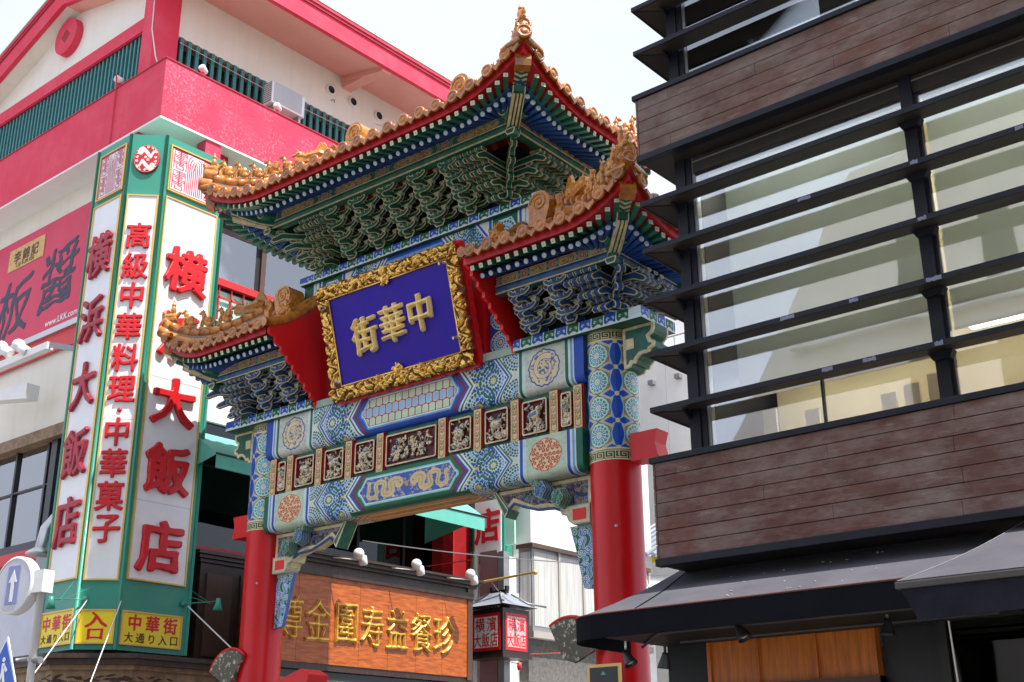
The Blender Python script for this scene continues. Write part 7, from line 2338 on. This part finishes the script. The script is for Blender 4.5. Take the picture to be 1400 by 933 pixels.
# ------------------------------------------------------------------ traffic signs at the left edge
rs_ = empty('round_traffic_sign', (-17.02, 9.0, 0), rz=.15, label='round one way traffic sign with a pale arrow on a white pole', cat='traffic sign')
part('pole', rs_, lambda b: b.tube([(.42, .10, 0), (.42, .10, 4.45)], .055, M['white_metal'], 12))
part('sign_rim', rs_, lambda b: b.lathe([(0, .10), (.40, .10), (.42, .06), (.42, -.06), (.40, -.08), (.385, -.08)], (0, 0, 4.44), (0, 1, 0), M['white_metal'], 36))
part('sign_face', rs_, lambda b: b.lathe([(0, -.075), (.385, -.075)], (0, 0, 4.44), (0, 1, 0), M['sign_face_grey'], 36))
fa = boxpart('arrow_field', rs_, (-.13, -.082, 4.16), (.13, -.078, 4.72), M['arrow_blue'])
part('arrow', fa, lambda b: b.prism([(-.035, 4.20), (.035, 4.20), (.035, 4.48), (.09, 4.48), (0, 4.66), (-.09, 4.48), (-.035, 4.48)], -.087, -.083, 'y', M['white_metal']))
boxpart('clamp_box', rs_, (.40, -.05, 4.30), (.62, .14, 4.62), M['white_metal'])
part('clamp', rs_, lambda b: b.tube([(.34, .10, 3.38), (.60, .10, 3.36)], .05, M['grey_metal'], 10))
ps = empty('crossing_sign', (-16.93, 8.92, 0), rz=.15, label='blue pentagonal pedestrian crossing sign with white walking figures', cat='traffic sign')
part('sign_plate', ps, lambda b: b.prism([(-.42, 2.95), (.30, 2.95), (.30, 3.05), (0, 3.70), (-.42, 3.05)], -.01, .01, 'y', M['white_metal']))
part('blue_field', ps, lambda b: b.prism([(-.40, 2.97), (.27, 2.97), (.27, 3.07), (-.01, 3.64), (-.38, 3.02)], -.016, -.012, 'y', M['blue_sign']))
def fn(b):
    for cx, s in ((.0, 1.0), (-.14, .8)):
        b.lathe([(0, 0), (.035 * s, 0)], (cx, -.02, 3.38 * 1 - .0 + (.0 if s == 1 else -.08)), (0, -1, 0), M['white_metal'], 12)
        z = 3.33 if s == 1 else 3.26
        b.prism([(cx - .03 * s, z), (cx + .03 * s, z), (cx + .04 * s, z - .16 * s), (cx + .08 * s, z - .32 * s), (cx + .04 * s, z - .32 * s), (cx, z - .18 * s), (cx - .05 * s, z - .33 * s), (cx - .09 * s, z - .31 * s), (cx - .03 * s, z - .14 * s)], -.022, -.018, 'y', M['white_metal'])
        b.prism([(cx + .02 * s, z - .02), (cx + .10 * s, z - .10 * s), (cx + .08 * s, z - .13 * s), (cx, z - .06)], -.022, -.018, 'y', M['white_metal'])
part('walking_figures', ps, fn)
part('bracket', ps, lambda b: b.tube([(.2, .04, 3.36), (.36, .1, 3.38)], .03, M['grey_metal'], 8))

# ------------------------------------------------------------------ air conditioner, cameras on the hotel parapet
ac = empty('air_conditioner', (-20.25, 15.42, 16.80), label='white air conditioner unit standing on the crimson parapet', cat='air conditioner')
boxpart('casing', ac, (-.32, -.05, 0), (.0, .95, .56), M['white_metal'], bev=.015)
boxpart('back_grille', ac, (-.31, -.058, .05), (-.02, -.05, .57), M['grey_metal'])
b = MB(); b.box((0, 0, 0), (.012, .86, .012), M['sign_face_grey']); gm_ = b.mesh('grille_slat')
for k in range(16): link('grille_slat', gm_, ac, loc=(0, .0, .06 + .033 * k))
b = MB(); b.box((-.29, -.068, 0), (-.03, -.058, .02), M['white_metal']); gs_ = b.mesh('back_slat')
for k in range(9): link('back_slat', gs_, ac, loc=(0, 0, .08 + .055 * k))
for y in (.05, .8): boxpart('foot', ac, (-.30, y, -.46), (-.02, y + .06, 0), M['grey_metal'])
def camd(loc, rz, label, s=1.0):
    t = empty('security_lamp', loc, rz=rz, label=label, cat='lamp')
    part('base', t, lambda b: b.tube([(0, 0, 0), (0, 0, .12 * s)], .035 * s, M['pink'], 8))
    part('head', t, lambda b: b.lathe([(0, -.10), (.06, -.10), (.075, -.07), (.085, .08), (.07, .10), (0, .10)], (0, 0, .20 * s), (-.4, -.5, .3), M['white_metal'], 14))
camd((-21.95, 12.42, 16.41), 0, 'white cylindrical lamp on the crimson parapet left of the corner column', 1.3)
camd((-20.1, 13.35, 16.41), 1, 'small pink and white lamp on the parapet right of the corner column')
camd((-20.1, 15.45, 16.41), 1, 'small white lamp on the parapet in front of the air conditioner')
tw = part('corner_wire', None, lambda b: (b.tube([(-20.95, 12.46, 19.0), (-20.93, 12.48, 17.6), (-20.7, 12.5, 16.8), (-20.6, 12.5, 16.6)], .014, M['cable_w'], 6)))
tag(tw, 'white cable running down the crimson corner column', 'cable')
tw = part('parapet_pipe', None, lambda b: b.tube([(-21.88, 12.325, 14.98), (-21.88, 12.325, 16.5), (-21.9, 12.3, 16.75)], .016, M['pink'], 6))
tag(tw, 'thin crimson pipe down the left parapet face', 'pipe')
# duct at the left of the tall sign
dc = part('silver_duct', None, lambda b: (b.tube([(-21.5, 12.2, 7.0), (-21.45, 12.0, 6.6), (-21.5, 11.8, 6.3), (-21.52, 11.75, 5.9)], .12, M['alu'], 12), b.lathe([(.12, 0), (.26, -.10), (.27, -.14), (0, -.10)], (-21.52, 11.75, 5.95), (0, 0, 1), M['alu'], 14)))
tag(dc, 'silver extract duct with a flared end left of the tall sign', 'duct')
ab = empty('grey_sign_box', (0, 0, 0), label='dark grey box behind the round traffic sign', cat='box')
boxpart('box_body', ab, (-22.3, 12.1, 5.3), (-21.3, 12.8, 6.1), M['grey_metal'])

# ------------------------------------------------------------------ cables
def cable(p, q, sag, r, m, label):
    p, q = Vector(p), Vector(q)
    pts = [p.lerp(q, i / 16) - Vector((0, 0, sag * 4 * (i / 16) * (1 - i / 16))) for i in range(17)]
    o = part('cable', None, lambda b: b.tube([x - p for x in pts], r, m, 6), loc=p)
    tag(o, label, 'cable')
cable((-19.62, 11.70, 4.78), (-16.9, 8.6, 2.0), .0, .010, M['cable_w'], 'white cable slanting down from the slanting face of the tall sign')
cable((-19.28, 12.16, 4.78), (-17.6, 10.4, 2.2), .0, .010, M['cable_w'], 'white cable slanting down from the right front edge of the tall sign')
cable((-19.22, 13.52, 4.82), (-17.4, 13.9, 3.45), .0, .013, M['cable_w'], 'white cable from the tall sign down to the fan ornament')
cable((-15.2, 14.1, 5.60), (-10.1, 14.2, 4.6), .05, .009, M['cable_w'], 'thin white cable crossing the gate opening')
cable((-20.9, 19.3, 18.2), (-15.5, 16.5, 14.6), .12, .012, M['cable_w'], 'thin white cable from the hotel eaves towards the gate roof')
cable((-17.4, 9.0, 3.3), (-15.8, 7.4, 4.6), .0, .008, M['cable_w'], 'thin cable crossing the traffic signs')

# ------------------------------------------------------------------ the other side of the street, behind the camera (seen in reflections)
ob = empty('opposite_building', (0, 0, 0), label='pale gabled building behind the viewer, seen only as a reflection', cat='building')
part('wall', ob, lambda b: b.prism([(-17.5, 0), (-17.5, 10.8), (-12.8, 18.5), (3, 20), (24, 13), (24, 0)], -14, -9, 'y', M['plaster']))
b = MB(); b.box((-.45, -9.0, 0), (.45, -8.96, 2.3), M['glass_dark']); b.box((-.55, -9.0, -.15), (.55, -8.9, 0), M['white_plaster']); wm = b.mesh('tall_window')
for j in range(4):
    for i in range(14):
        if -15.5 + i * 2.1 > -13 or j < 2:
            link('tall_window', wm, ob, loc=(-15.5 + i * 2.1 + .3 * (i // 3), 0, 3.0 + 3.7 * j))
for j in range(3):
    boxpart('balcony_rail', ob, (-15, -8.9, 6.0 + 3.7 * j), (12, -8.6, 6.18 + 3.7 * j), M['white_plaster'])
